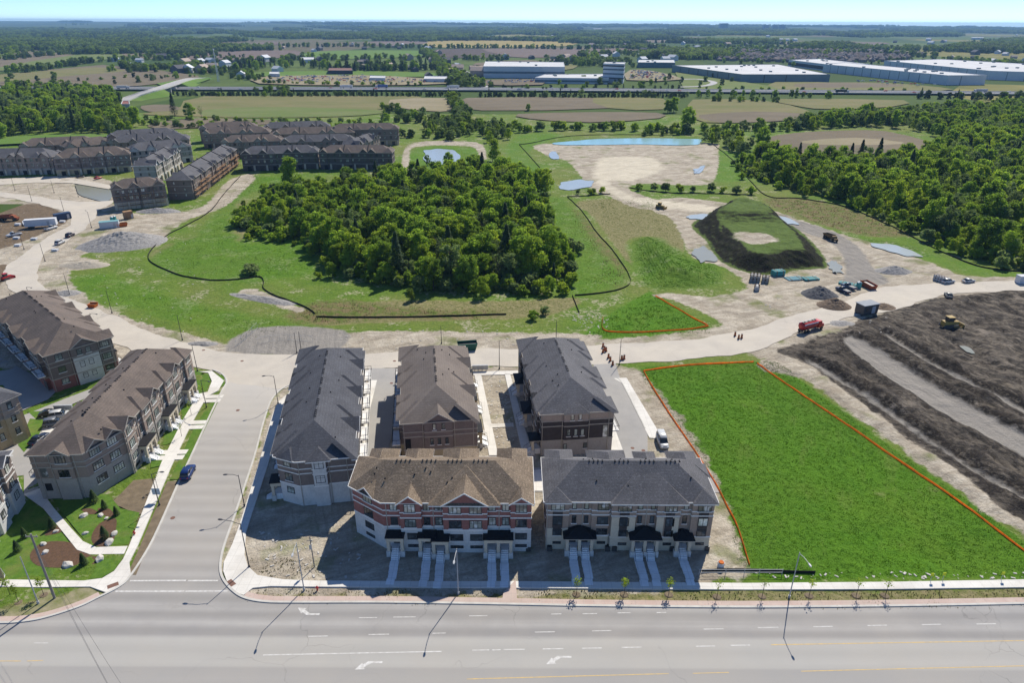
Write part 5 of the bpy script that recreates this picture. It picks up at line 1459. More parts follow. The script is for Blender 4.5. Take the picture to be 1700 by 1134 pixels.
plant('shrub', x, y, 0, (2.3, 1.6, 1.0), 'wide dry grey bush by the silt fence left of the woodlot', None, 2, 'shrub')
# mid-distance masses
allm = ['round', 'dark', 'broad', 'spring', 'grey', 'conifer', 'bare', 'shrub']
SRC = []; SIDX = {}
for k in allm:
    SIDX[k] = []
    for c, tk in PROTO[k]:
        SIDX[k].append(len(SRC)); SRC.append(c)
def mass_object(name, items, label):
    rs = np.random.RandomState(len(items))
    pts = np.array([(x, y, z) for k, x, y, z, s in items]); sc = [s for *_, s in items]; ix = [SIDX[k][rs.randint(len(SIDX[k]))] for k, *_ in items]
    return instancer(name, pts, sc, ix, SRC, label)
rs = np.random.RandomState(77)
under = []
def shrink(poly, d):
    ar = sum(poly[i][0] * poly[(i + 1) % len(poly)][1] - poly[(i + 1) % len(poly)][0] * poly[i][1] for i in range(len(poly)))
    return offset_line(poly, d if ar > 0 else -d, True)
for poly, stp in ((shrink(WOODLOT, 4.5), 3.2), (shrink(FOREST_R, 3), 3.6)):
    for x, y, a in along(poly + poly[:1], stp):
        for q in range(2): under.append((pick(rs, (('shrub', .8), ('spring', .1), ('broad', .1))), x + rs.normal() * 3.2, y + rs.normal() * 3.2, 0, .6 + 1.0 * rs.rand()))
under = [(k, x, y, z, s if k == 'shrub' else s * .38) for k, x, y, z, s in under]
mass_object('undergrowth', under, 'bushy undergrowth along the edges of the woods')
mass_object('woodland', [(k, x, y, 0, s) for _, k, x, y, s, lb, gr in mass], 'woods reading as one mass of green')
# ---- hedgerows and scrub (pixel polyline, spacing, kinds, size)
HEDGE = []
def hedge(pts, step, mix, s0, s1, width=6, seed=0):
    rs = np.random.RandomState(int(pts[0][0]) + seed)
    for x, y, a in along(GG(pts), step):
        kd = pick(rs, mix); s_ = s0 + (s1 - s0) * rs.rand()
        if mix is MS_ and kd != 'shrub': s_ *= .36
        HEDGE.append((kd, x + rs.normal() * width * .35, y + rs.normal() * width * .5, 0, s_))
MB_ = (('round', .72), ('dark', .18), ('spring', .1)); MC_ = (('dark', .7), ('round', .2), ('conifer', .1)); MS_ = (('shrub', .62), ('round', .38))
hedge([(290, 158), (500, 159), (700, 158), (760, 158)], 5, MC_, .45, .75, 5)
hedge([(800, 159), (950, 160), (1140, 160)], 5, MC_, .5, .85, 5)
hedge([(1150, 161), (1290, 162), (1380, 164)], 8, (('broad', .7), ('conifer', .3)), .45, .8, 10)
hedge([(1180, 168), (1290, 169)], 6, MB_, .5, .8, 10)
hedge([(1520, 163), (1610, 165), (1700, 166), (1800, 167)], 5, MC_, .8, 1.15, 8)
hedge([(230, 199), (330, 200), (420, 203), (520, 204), (640, 206)], 7, MS_, 1.0, 1.6, 5)
hedge([(240, 208), (330, 212), (480, 210), (560, 213), (640, 215)], 5, MS_, 1., 1.8, 8)
hedge([(640, 180), (660, 190), (700, 196), (740, 200)], 4, MB_, .4, .8, 14)
hedge([(750, 165), (758, 178), (765, 190), (770, 205)], 4, MB_, .7, 1.15, 8)
hedge([(640, 202), (700, 203), (760, 205)], 4, MB_, .5, .9, 10)
hedge([(650, 225), (690, 228), (720, 226), (760, 232)], 4, MB_, .5, .8, 10)
hedge([(870, 218), (940, 216), (1020, 216), (1100, 219), (1180, 222), (1220, 232)], 4.5, MS_, 1.2, 2.4, 10)
hedge([(1060, 226), (1100, 222), (1150, 221)], 5, MB_, .35, .6, 8)
hedge([(1180, 222), (1230, 216), (1300, 216), (1360, 214)], 5, MB_, .5, .95, 10)
hedge([(1180, 232), (1215, 245), (1235, 262)], 4, (('spring', .5), ('grey', .3), ('bare', .2)), .6, .95, 12)
hedge([(430, 155), (470, 150), (470, 160)], 5, MB_, .5, .9, 8)
hedge([(0, 208), (60, 200), (120, 196), (200, 200)], 4, MB_, .9, 1.5, 14)
# far hedges and tree lines
hedge([(0, 122), (60, 118), (120, 108), (160, 103), (240, 100), (330, 100)], 7, MB_, .9, 1.5, 26)
hedge([(0, 100), (80, 92), (160, 88), (250, 84)], 7, MB_, .9, 1.5, 30)
hedge([(200, 112), (230, 120), (320, 118), (330, 108)], 8, MB_, 1, 1.5, 30)
hedge([(390, 122), (440, 112), (520, 112), (560, 118), (700, 118)], 7, (('conifer', .5), ('broad', .5)), 1., 1.5, 22)
hedge([(560, 118), (640, 118), (720, 116)], 5, MC_, 1.1, 1.6, 14)
hedge([(705, 84), (730, 108), (765, 138), (770, 146)], 5, MB_, .9, 1.3, 20)
hedge([(720, 110), (745, 120), (790, 140), (800, 146)], 6, MB_, .7, 1.2, 18)
hedge([(750, 100), (800, 100), (840, 99)], 6, MB_, 1.0, 1.4, 30)
hedge([(918, 105), (960, 105), (1030, 108)], 6, MB_, 1.2, 1.6, 50)
hedge([(800, 147), (900, 149), (1000, 148), (1130, 148)], 9, MC_, .5, .8, 10)
hedge([(1150, 147), (1300, 150), (1500, 152)], 16, MS_, 1.0, 1.8, 14)
hedge([(1580, 108), (1640, 112), (1700, 116), (1780, 118)], 6, MB_, 1.2, 1.7, 60)
hedge([(600, 78), (700, 80), (820, 80), (960, 82), (1090, 78)], 9, MB_, 1.1, 1.7, 20)
hedge([(960, 95), (1020, 90), (1080, 92), (1130, 88)], 8, MB_, 1.1, 1.7, 60)
hedge([(1120, 95), (1200, 90), (1320, 92), (1420, 90), (1560, 96)], 8, MB_, 1.1, 1.8, 60)
hedge([(160, 72), (250, 70), (330, 70)], 9, MC_, 1.3, 1.8, 60)
hedge([(0, 150), (60, 146), (130, 150), (150, 160)], 7, MB_, .8, 1.3, 20)
hedge([(160, 133), (230, 130), (330, 128)], 14, MS_, 1, 1.8, 16)
hedge([(0, 86), (100, 80), (200, 78), (330, 76)], 9, MB_, 1.1, 1.7, 40)
hedge([(340, 80), (450, 78), (600, 77)], 10, MB_, 1.1, 1.7, 30)
hedge([(480, 97), (600, 101), (700, 99)], 8, MB_, 1.0, 1.5, 30)
hedge([(330, 101), (420, 105), (500, 99)], 7, MB_, 1.0, 1.5, 40)
hedge([(590, 113), (640, 109), (700, 111)], 6, MC_, 1.0, 1.5, 40)
hedge([(205, 113), (240, 117), (290, 112), (345, 122)], 4, MB_, .8, 1.25, 40)
hedge([(345, 122), (370, 118), (400, 126), (430, 134)], 5, MB_, .7, 1.2, 30)
hedge([(930, 100), (980, 102), (1030, 104)], 4, MB_, 1.0, 1.5, 60)
hedge([(940, 107), (990, 109), (1030, 110)], 4, MB_, 1.0, 1.5, 50)
hedge([(1585, 104), (1650, 108), (1720, 111)], 4, MB_, 1.1, 1.6, 70)
hedge([(0, 92), (50, 80), (110, 82)], 7, MB_, 1.0, 1.6, 60)
hedge([(1120, 86), (1250, 84), (1400, 83), (1600, 86)], 7, MB_, 1.1, 1.7, 60)
hedge([(1140, 80), (1300, 79), (1500, 80), (1700, 82)], 9, MB_, 1.2, 1.8, 80)
hedge([(1230, 99), (1330, 100), (1440, 99), (1540, 102)], 12, MB_, .6, 1.0, 30)
hedge([(440, 139), (540, 141), (640, 142), (700, 142)], 9, MS_, 1.2, 2.2, 10)
hedge([(300, 159), (500, 160), (760, 160)], 4, MC_, .4, .65, 4, 5)
hedge([(800, 161), (950, 162), (1140, 162)], 4, MC_, .45, .7, 4, 5)
_P = np.stack([np.random.RandomState(5).uniform(-1300, 1500, 900), np.random.RandomState(6).uniform(960, 1900, 900)], 1)
for _x, _y in _P[fbm(_P[:, 0], _P[:, 1], 260, 3, 44) > .56]:
    if abs(_x / _y) < .85: HEDGE.append(('round' if (_x * 7) % 1 > .3 else 'dark', _x, _y, 0, .6 + .6 * ((_x * 13) % 1)))
mass_object('hedgerows', HEDGE, 'hedgerows and tree lines between the far fields')

# ---- rank grass: blades too many to count
def tufts(name, polys, dens, h0, h1, w, mats, label, seed=0, cap=60000, patch=1.7, excl=(), soft=.6):
    rs = np.random.RandomState(seed); PP = []
    for p in polys:
        a = np.array(p); lo, hi = a.min(0), a.max(0); n = int((hi - lo).prod() * dens)
        n = min(n, 400000); Q = lo + rs.rand(n, 2) * (hi - lo); PP.append(Q[sdf(Q, p) > rs.rand(n) ** 2 * soft])
    P = np.concatenate(PP)
    for e in excl: P = P[sdf(P, e) < -.3]
    if len(P) > cap: P = P[rs.permutation(len(P))[:cap]]
    n = len(P); z = relief(P); k = fbm(P[:, 0], P[:, 1], patch, 3, seed)
    h = h0 + (h1 - h0) * np.clip((k - .3) / .4, 0, 1) * (.6 + .8 * rs.rand(n))
    V = np.zeros((n, 3, 3, 3)); 
    for b in range(3):
        an = rs.rand(n) * 6.283; dx, dy = np.cos(an), np.sin(an); ww = w * (.7 + .6 * rs.rand(n)); ln = (rs.rand(n) - .3) * .8 * h
        V[:, b, 0] = np.stack([P[:, 0] - dy * ww, P[:, 1] + dx * ww, z - .03], 1); V[:, b, 1] = np.stack([P[:, 0] + dy * ww, P[:, 1] - dx * ww, z - .03], 1)
        V[:, b, 2] = np.stack([P[:, 0] + dx * ln, P[:, 1] + dy * ln, z + h * (.7 + .5 * rs.rand(n))], 1)
    V = V.reshape(-1, 3); m = len(V) // 3
    me = bpy.data.meshes.new(name); me.vertices.add(len(V)); me.vertices.foreach_set('co', V.astype(np.float32).ravel())
    me.loops.add(len(V)); me.loops.foreach_set('vertex_index', np.arange(len(V), dtype=np.int32)); me.polygons.add(m)
    me.polygons.foreach_set('loop_start', np.arange(0, 3 * m, 3, dtype=np.int32)); me.polygons.foreach_set('loop_total', np.full(m, 3, np.int32))
    me.materials.append(mats); me.update(); me.validate()
    return tag(obj(name, me), label, None, None, 'stuff')
def blade_mat(name, c1, c2, c3):
    t = NT(name); col = t.mix(t.ramp(t.noise(.7, 4, .7), .34, .66), c1, c2); col = t.mix(t.ramp(t.noise(.09, 3), .5, .7, 0, .7), col, c3)
    t.fin(col, .8, .1); tr = t.n('ShaderNodeBsdfTranslucent'); t.ln(col, tr.inputs[0]); ms = t.n('ShaderNodeMixShader'); ms.inputs[0].default_value = .35
    t.ln(t.b.outputs[0], ms.inputs[1]); t.ln(tr.outputs[0], ms.inputs[2]); t.ln(ms.outputs[0], t.out.inputs['Surface']); return t.m
tufts('tall_grass', [LAYERS['lawn'][0]], 38, .03, .13, .05, blade_mat('rank_grass', (.06, .155, .008), (.10, .22, .013), (.12, .21, .02)), 'rank green grass filling the fenced field', 1, 130000, .6)
tufts('tall_grass', [LAYERS['lawn'][1], LAYERS['meadow'][8]], 9, .05, .26, .08, bpy.data.materials['rank_grass'], 'rank green grass on the small plot and knoll', 2, 45000, 1.6, soft=5)
tufts('meadow_grass', [LAYERS['meadow'][k] for k in (0, 1, 2)] + LAYERS['dry'][4:6], 2.0, .05, .24, .10, blade_mat('meadow_blades', (.08, .16, .015), (.15, .235, .025), (.20, .22, .05)), 'meadow grass round the woodlot', 3, 70000, 2.2, soft=8)
tufts('dry_grass', [LAYERS['dry'][0], LAYERS['dry'][1]], 5, .05, .28, .09, blade_mat('dry_blades', (.13, .14, .035), (.26, .22, .10), (.10, .15, .03)), 'patchy dry grass on the road verge', 4, 30000, 2.5, [DRIVE_X, PAVE_MAIN])
tufts('reddish_weeds', LAYERS['red'], 1.3, .1, .45, .10, blade_mat('red_weeds', (.17, .11, .06), (.22, .14, .085), (.13, .13, .04)), 'reddish dry weeds along the site edges', 5, 30000, 3.0, soft=8)

# ================================================================== FAR COUNTRY
def field_mat(name, c1, c2, rows=0):
    t = NT(name)
    col = t.mix(t.ramp(t.noise(.02, 5, .65, stretch=(.6, 1.4, 1)), .35, .65), c1, c2)
    col = t.mix(t.ramp(t.noise(.15, 4, .7), .4, .75, 0, .35), col, tuple(v * .7 for v in c2))
    return t.fin(col, .95, .05)
FM = {'green': field_mat('green_crop', (.12, .17, .045), (.17, .19, .075)), 'olive': field_mat('olive_field', (.15, .16, .06), (.21, .185, .09)),
      'brown': field_mat('ploughed_field', (.20, .165, .115), (.155, .13, .09)), 'pale': field_mat('stubble_field', (.30, .255, .17), (.24, .21, .125)),
      'dark': field_mat('dark_ploughed_field', (.085, .068, .06), (.12, .095, .08)), 'yellow': field_mat('yellow_field', (.34, .27, .10), (.28, .23, .09)),
      'mauve': field_mat('mauve_field', (.19, .145, .125), (.15, .12, .10)), 'bright': field_mat('bright_grass', (.10, .19, .035), (.14, .2, .05))}
FIELDS = [
 ('olive', [(235, 190), (300, 178), (340, 160), (640, 160), (700, 162), (640, 186), (560, 194), (420, 196), (330, 194)]),
 ('green', [(345, 182), (470, 178), (640, 184), (600, 192), (480, 195), (340, 193)]),
 ('brown', [(235, 176), (280, 174), (300, 182), (260, 186), (240, 184)]),
 ('brown', [(250, 206), (330, 197), (450, 200), (460, 206), (330, 213), (260, 214)]),
 ('pale', [(648, 166), (745, 163), (755, 184), (700, 184), (660, 178)]),
 ('brown', [(775, 163), (985, 163), (1010, 180), (800, 184), (775, 176)]),
 ('olive', [(985, 163), (1100, 164), (1100, 182), (1010, 180)]),
 ('brown', [(860, 190), (980, 187), (1090, 188), (1095, 197), (980, 204), (880, 198)]),
 ('olive', [(1150, 166), (1270, 168), (1340, 184), (1345, 196), (1250, 203), (1170, 204), (1150, 190)]),
 ('brown', [(1160, 192), (1250, 186), (1340, 190), (1340, 198), (1230, 205), (1180, 202)]),
 ('olive', [(1290, 165), (1500, 167), (1480, 178), (1380, 182), (1330, 178)]),
 ('brown', [(1268, 232), (1320, 222), (1400, 218), (1470, 219), (1546, 238), (1560, 252), (1480, 256), (1400, 258), (1320, 262), (1268, 250)]),
 ('pale', [(1330, 236), (1420, 230), (1500, 238), (1470, 242), (1360, 242)]),
 ('brown', [(0, 142), (0, 128), (170, 108), (300, 122), (330, 130), (230, 143), (90, 146)]),
 ('olive', [(0, 124), (80, 118), (160, 112), (210, 118), (120, 126), (0, 136)]),
 ('brown', [(0, 96), (40, 86), (130, 92), (100, 106), (0, 112)]),
 ('green', [(0, 112), (120, 92), (210, 90), (140, 106), (20, 118)]),
 ('mauve', [(300, 96), (340, 85), (490, 84), (495, 92), (440, 98), (330, 99)]),
 ('brown', [(200, 88), (300, 84), (300, 92), (240, 98)]),
 ('bright', [(510, 88), (560, 84), (700, 84), (705, 92), (600, 98), (500, 97)]),
 ('bright', [(400, 128), (440, 120), (600, 118), (720, 122), (700, 128)]),
 ('yellow', [(710, 68), (800, 67), (940, 69), (945, 76), (820, 79), (712, 78)]),
 ('mauve', [(605, 69), (700, 68), (702, 73), (620, 75)]),
 ('dark', [(724, 82), (800, 81), (830, 90), (850, 95), (740, 96), (730, 90)]),
 ('mauve', [(800, 81), (900, 80), (1060, 80), (1040, 86), (960, 94), (870, 96), (840, 92)]),
 ('brown', [(790, 105), (880, 100), (920, 108), (860, 110), (800, 110)]),
 ('olive', [(930, 106), (960, 110), (930, 118), (880, 110)]),
 ('bright', [(150, 70), (260, 69), (340, 67), (340, 71), (200, 73)]),
 ('mauve', [(400, 72), (460, 69), (470, 73), (420, 76)]),
 ('green', [(1130, 108), (1135, 148), (1300, 150), (1240, 138), (1180, 126)]),
 ('olive', [(1290, 136), (1380, 138), (1460, 138), (1560, 146), (1560, 152), (1300, 151)]),
 ('brown', [(1320, 141), (1400, 138), (1500, 142), (1470, 146), (1340, 147)]),
 ('mauve', [(1300, 69), (1460, 70), (1460, 74), (1320, 75)]),
 ('brown', [(1000, 67), (1160, 66), (1180, 69), (1020, 71)]),
 ('bright', [(0, 243), (0, 231), (110, 226), (190, 226), (140, 234)]),
 ('bright', [(260, 140), (330, 130), (350, 132), (300, 146)]),
 ('pale', [(430, 140), (440, 128), (600, 126), (700, 131), (745, 140), (600, 143)]),
 ('pale', [(1040, 134), (1046, 117), (1085, 119), (1135, 133)]),
 ('brown', [(795, 142), (800, 134), (890, 133), (900, 142)]),
]
FIELD_W = []
for k, (m, pts) in enumerate(FIELDS):
    w = smooth_line(GG(pts), 2, True); FIELD_W.append(w)
    struct(MB().poly([(*p, .55 + .03 * k) if p[1] > 700 or True else 0 for p in w]).build('field', FM[m]))
# ---- highway, bridge and ramp
M_HWY = pm('highway_asphalt', (.40, .39, .38), (.34, .33, .325), .05)
HWY_N, HWY_S = [(-300, 147), (0, 146.5), (420, 147), (850, 148), (1250, 151), (1700, 154), (2000, 156)], [(-300, 151), (0, 150.8), (420, 151.5), (850, 153), (1250, 156.5), (1700, 160), (2000, 162)]
hw_n, hw_s = GG(HWY_N), GG(HWY_S)
hw_mid = [((a[0] + b[0]) / 2, (a[1] + b[1]) / 2) for a, b in zip(hw_n, hw_s)]
struct(ribbon(smooth_line(hw_mid, 4), 36, 1.9).build('road', M_HWY), 'multi-lane highway crossing the middle distance')
struct(strip(smooth_line(hw_mid, 4), -.5, .5, 1.9, 2.9).build('median_barrier', M_KERB), 'concrete barrier along the middle of the highway')
o_mid = smooth_line(hw_mid, 4)
for d, nm in ((18, 'far'), (-18, 'near')): struct(strip(o_mid, d - .3, d + .3, 1.9, 2.8).build('guard_rail', M_KERB))
OV = [(205, 167, .6), (220, 160.5, 2.6), (240, 153.5, 5.5), (262, 147, 7.6), (285, 139.5, 7.6), (302, 134, 6.2), (317, 130.5, 3.6), (330, 129.6, 1.6), (345, 129, .7)]
ovw = smooth_line([G(*p) for p in OV], 5); n_ = len(ovw)
lift_z = np.interp(np.arange(n_), np.arange(len(OV)) * 5, [p[2] for p in OV])
def lift(i): return float(lift_z[i])
cen = ovw[n_ // 2]; inv = Vector((-cen[0], -cen[1], 0))
br = tag(empty('overpass', (*cen, 0)), 'pale road bridge crossing over the highway on the left', 'bridge')
def raised(line, w, z0f, z1f):
    mb = MB(); A, B = offset_line(line, w / 2), offset_line(line, -w / 2); n = len(line)
    vs = [(A[i][0], A[i][1], z1f(i)) for i in range(n)] + [(B[i][0], B[i][1], z1f(i)) for i in range(n)] + [(A[i][0], A[i][1], z0f(i)) for i in range(n)] + [(B[i][0], B[i][1], z0f(i)) for i in range(n)]
    fs = []
    for i in range(n - 1): fs += [(n + i, n + i + 1, i + 1, i), (i, i + 1, 2 * n + i + 1, 2 * n + i), (n + i + 1, n + i, 3 * n + i, 3 * n + i + 1)]
    mb.add([tuple(Vector(v) + inv) for v in vs], fs); return mb
raised(ovw, 12, lambda i: lift(i) - 1.2, lift).build('deck', M_HWY, br)
for sg in (1, -1): raised(offset_line(ovw, sg * 6.1), .6, lambda i: lift(i) - .9, lambda i: lift(i) + .9).build('parapet', M_KERB, br)
for i in (16, 18, 20): p = ovw[i]; MB().box(p[0] + inv.x - 5, p[1] + inv.y - .8, -.5, p[0] + inv.x + 5, p[1] + inv.y + .8, lift(i) - 1.1).build('bridge_pier', M_KERB, br)
emb = MB(); A, B = offset_line(ovw, 19), offset_line(ovw, -19); C1_, C2_ = offset_line(ovw, 5.9), offset_line(ovw, -5.9)
for lo, hi in ((0, 15), (22, n_ - 1)):
    for i in range(lo, hi):
        for P_, Q_ in ((A, C1_), (B, C2_)): emb.quad((*P_[i], .2), (*P_[i + 1], .2), (*Q_[i + 1], lift(i + 1) - .35), (*Q_[i], lift(i) - .35))
        emb.quad((*C1_[i], lift(i) - 1.25), (*C1_[i + 1], lift(i + 1) - 1.25), (*C2_[i + 1], lift(i + 1) - 1.25), (*C2_[i], lift(i) - 1.25))
    e = hi if hi == 15 else lo
    emb.add([(*A[e], .2), (*C1_[e], lift(e) - .35), (*C2_[e], lift(e) - .35), (*B[e], .2)], [(0, 1, 2, 3)])
struct(emb.build('embankment', FM['bright']), 'grassed embankment carrying the road up to the bridge')
struct(ribbon(smooth_line(GG([(700, 84), (728, 100), (760, 118), (800, 142), (810, 148)]), 4), 13, .62).build('road', M_HWY), 'straight country road running away beside the white plant')
struct(ribbon(smooth_line(GG([(742, 108), (770, 118), (795, 135), (805, 145)]), 4), 12, .66).build('road', M_HWY), 'access road beside the white plant')
struct(ribbon(smooth_line(GG([(1130, 133), (1160, 133), (1185, 138), (1170, 144), (1130, 146)]), 4), 10, 1.7).build('road', M_HWY), 'curving access road left of the long green-walled warehouse')
# ---- industrial buildings
M_WHT = pm('white_cladding', (.62, .63, .64), (.52, .53, .55), .05); M_WROOF = pm('white_membrane_roof', (.56, .56, .55), (.47, .47, .47), .03)
M_GREY = pm('grey_green_cladding', (.20, .25, .26), (.16, .205, .215), .05); M_BLK = pm('dark_cladding', (.05, .05, .055), (.07, .07, .075), .2); M_BLUE = pm('blue_glass_wall', (.08, .14, .19), (.05, .09, .13), .3, .2, .5)
def shed(label, pts, h, wall, roof=None, bands=(), units=0, px=True, z=0, name='warehouse', joints=0):
    w = GG(pts) if px else pts
    A = sum((w[i][0] * w[(i + 1) % len(w)][1] - w[(i + 1) % len(w)][0] * w[i][1]) for i in range(len(w)))
    if A < 0: w = w[::-1]
    c = w[0]; l = [(p[0] - c[0], p[1] - c[1]) for p in w]
    r_ = tag(empty(name, (*c, z)), label, name.replace('_', ' '), 'buildings beyond the estate')
    MB().prism(l, -.5, h, False).build('wall', wall, r_)
    MB().poly([(*p, h - .4) for p in l]).build('roof', roof or M_WROOF, r_)
    strip(l, -.15, .35, h - .5, h + .25, True).build('parapet', M_WHT if wall is M_WHT else wall, r_)
    for z0, z1, m, nm in bands: strip(l, -.25, -.02, z0, z1, True).build(nm, m, r_)
    e = [(i, math.hypot(l[(i + 1) % len(l)][0] - l[i][0], l[(i + 1) % len(l)][1] - l[i][1])) for i in range(len(l))]
    if joints:
        for i, L in e:
            a, b = np.array(l[i]), np.array(l[(i + 1) % len(l)]); t = (b - a) / L; nn = np.array([t[1], -t[0]])
            if nn[1] > .2: continue
            for q in range(1, int(L / joints)):
                p = a + t * q * joints
                cs = [p + t * u + nn * v for u, v in ((-.5, 0), (.5, 0), (.5, .3), (-.5, .3))]
                MB().prism([tuple(c_) for c_ in cs][::-1], 0, h * .92).build('pilaster', M_GREY if wall is M_WHT else M_BLK, r_)
    for q in range(units):
        for _ in range(30):
            x, y = random.uniform(min(p[0] for p in l), max(p[0] for p in l)), random.uniform(min(p[1] for p in l), max(p[1] for p in l))
            if sdf(np.array([[x, y]]), l)[0] > 8: break
        MB().box(x - 2, y - 2, h - .4, x + 2, y + 2, h + 1.4).build('roof_unit', M_GREY, r_)
    return r_
shed('big white plant with a long window band beside the country road', [(803, 129), (806, 118.6), (935, 120), (937, 130)], 17.5, M_WHT, bands=((7, 10, M_BLUE, 'window_band'),), units=4)
shed('low flat white annex in front of the big white plant', [(888, 138), (905, 132), (1005, 131), (1010, 139.5)], 8, M_WHT, bands=((2.5, 5, M_BLUE, 'window_band'),), units=3)
shed('white office tower with dark corner at the end of the annex', [(1000, 137), (1003, 133.5), (1036, 134), (1034, 138.5)], 27, M_WHT, bands=((23, 25, M_BLK, 'dark_band'), (6, 8, M_BLK, 'dark_band'), (12, 14, M_BLUE, 'window_band'), (18, 20, M_BLUE, 'window_band')), units=1, name='office_block')
shed('long low warehouse with grey-green walls and a white roof', [(1115, 119), (1231, 136.5), (1376, 136.5), (1290, 117)], 11.5, M_GREY, units=14, joints=34)
shed('long white warehouse with dark loading bays in the right distance', [(1365, 119), (1570, 141), (1634, 140.5), (1400, 115.5)], 13.5, M_WHT, units=12, joints=22)
shed('long white warehouse at the far right edge', [(1466, 112), (1640, 132), (1860, 140), (1700, 118), (1560, 109)], 13.5, M_WHT, units=16, joints=24)
shed('white warehouse with dark glazed front behind the long white one', [(1308, 109), (1366, 117), (1440, 117), (1360, 107)], 12, M_WHT, bands=((2, 8, M_BLK, 'glazing'),), units=5)
shed('small dark roofed factory left of the grey-green warehouse', [(1058, 112), (1060, 107), (1118, 107), (1120, 112.5)], 10, M_BLUE, units=4)
shed('long white greenhouse on the left of the country road', [(704, 137.5), (706, 132.5), (742, 133), (743, 138)], 6, M_WHT, name='greenhouse')
shed('white shed row in the left salvage yard', [(500, 103.5), (500, 99), (523, 99), (524, 103)], 6, M_WHT)
shed('low brown roofed barn by the tall conifers', [(545, 124), (547, 119), (585, 119), (586, 124)], 7, M_BLK, pm('rust_roof', (.22, .12, .09), (.16, .09, .07), .3))
shed('white shed with pale roof in the salvage yard', [(614, 134.5), (616, 130.5), (640, 131), (640, 135)], 5, M_WHT)
shed('pale shed at the left of the salvage yard', [(448, 128.5), (449, 125), (464, 125), (465, 129)], 6, M_WHT)
shed('small red roofed house by the left-hand trees', [(203, 181), (205, 175), (216, 175), (217, 181)], 5, M_WHT, pm('red_roof', (.25, .10, .08), (.2, .08, .06), .3), name='house')
shed('distant white building under the horizon', [(985, 49.2), (985, 48.4), (999, 48.4), (999, 49.2)], 12, M_WHT)
shed('distant white shed pair right of the yellow field', [(1283, 67.5), (1284, 66.4), (1310, 66.6), (1310, 67.8)], 9, M_WHT)
shed('pale distant shed under the right horizon', [(1612, 65.2), (1612, 64.2), (1632, 64.4), (1632, 65.4)], 10, M_WHT)
for k, (px, py, w_, h_) in enumerate(((1200, 50.5, 90, 78), (1270, 50.5, 60, 62), (1285, 50.6, 50, 62), (1297, 50.7, 60, 66))):
    x, y = G(px, py); t_ = tag(empty('tower_block', (x, y, 0)), ['lone high-rise block on the horizon', 'leftmost of three small high-rise blocks on the horizon', 'middle of three small high-rise blocks on the horizon', 'rightmost of three small high-rise blocks on the horizon'][k], 'tower block', 'high-rises on the horizon')
    MB().box(-w_ / 2, -30, -1, w_ / 2, 30, h_).build('wall', M_BLUE, t_)
    for q in range(1, 8): MB().box(-w_ / 2 - 1, -31, h_ * q / 8, w_ / 2 + 1, -29.9, h_ * q / 8 + 2).build('balcony_band', M_GREY, t_)
# silos
for k, px in enumerate((967, 977)):
    x, y = G(px, 70); s_ = tag(empty('silo', (x, y, 0)), ['left one of two pale domed silos beyond the fields', 'right one of two pale domed silos beyond the fields'][k], 'silo', 'domed silos')
    MB().tube((0, 0, 0), (0, 0, 12), 10, 10, 14).build('silo_wall', M_WHT, s_); MB().tube((0, 0, 12), (0, 0, 18), 10, 2, 14).build('dome', M_WHT, s_)
# lattice mast
x, y = G(363, 135); mast = tag(empty('lattice_mast', (x, y, 0)), 'tall pale lattice mast standing beyond the bridge', 'mast')
for a in (0, 2.09, 4.19): MB().tube((1.8 * math.cos(a), 1.8 * math.sin(a), 0), (.35 * math.cos(a), .35 * math.sin(a), 44), .28, .2, 5).build('mast_leg', M_WHT, mast)
mb = MB()
for q in range(22):
    z0 = q * 2; r0, r1 = 1.8 - 1.45 * z0 / 44, 1.8 - 1.45 * (z0 + 2) / 44
    for a in (0, 2.09, 4.19): mb.tube((r0 * math.cos(a), r0 * math.sin(a), z0), (r1 * math.cos(a + 2.09), r1 * math.sin(a + 2.09), z0 + 2), .1, .1, 4)
o = mb.build('lattice_bracing', M_WHT, mast); o['kind'] = 'stuff'
MB().box(-.8, -.8, 43, .8, .8, 45).build('antenna_head', M_WHT, mast)
# ---- distant suburb roofs and woods
KEEP = [np.array(w) for w in FIELD_W]
def far_points(n, y0, y1, seed, thr, half=.85):
    rs = np.random.RandomState(seed)
    y = 1 / (1 / y1 + (1 / y0 - 1 / y1) * rs.rand(n)); x = (rs.rand(n) * 2 - 1) * half * y
    f = fbm(x / y * 3000, np.log(y) * 1500, 420, 4, seed); m = f > thr
    x, y = x[m], y[m]; P = np.stack([x, y], 1); bad = np.zeros(len(P), bool)
    for w in KEEP:
        bb = (P[:, 0] > w[:, 0].min()) & (P[:, 0] < w[:, 0].max()) & (P[:, 1] > w[:, 1].min()) & (P[:, 1] < w[:, 1].max()) & ~bad
        if bb.any():
            i = np.where(bb)[0]; bad[i[sdf(P[i], w) > 0]] = True
    return P[~bad]
INDUS = [G(p[0], p[1]) for p in ((700, 152), (700, 146), (790, 146), (800, 112), (1110, 104), (1300, 104), (1750, 104), (2000, 150), (2000, 168), (-200, 158), (-200, 143), (420, 143), (420, 124), (700, 122))]
KEEP.append(np.array(INDUS))
KEEP.append(np.array(GG([(1180, 102), (1180, 82), (1580, 84), (1560, 104)])))
rs = np.random.RandomState(12)
def grove(seed, n=14, spread=34):
    r2 = np.random.RandomState(seed); Q = []
    for k in range(n):
        cx, cy = r2.normal(size=2) * (spread, spread * .45)
        s = 4.5 + 3 * r2.rand(); Q.append(leaves(r2, (cx, cy, s * 1.1), (s, s, s * 1.05), 110, 1.5))
    return mesh_from_quads('grove', np.concatenate(Q), M_FARD if seed % 2 else M_FAR)
GROVES = [grove(100 + k) for k in range(5)]
P = far_points(26000, 1850, 15000, 4, .49)
mass_pts = [(p[0], p[1], 0) for p in P]
z_h = np.zeros(len(P))
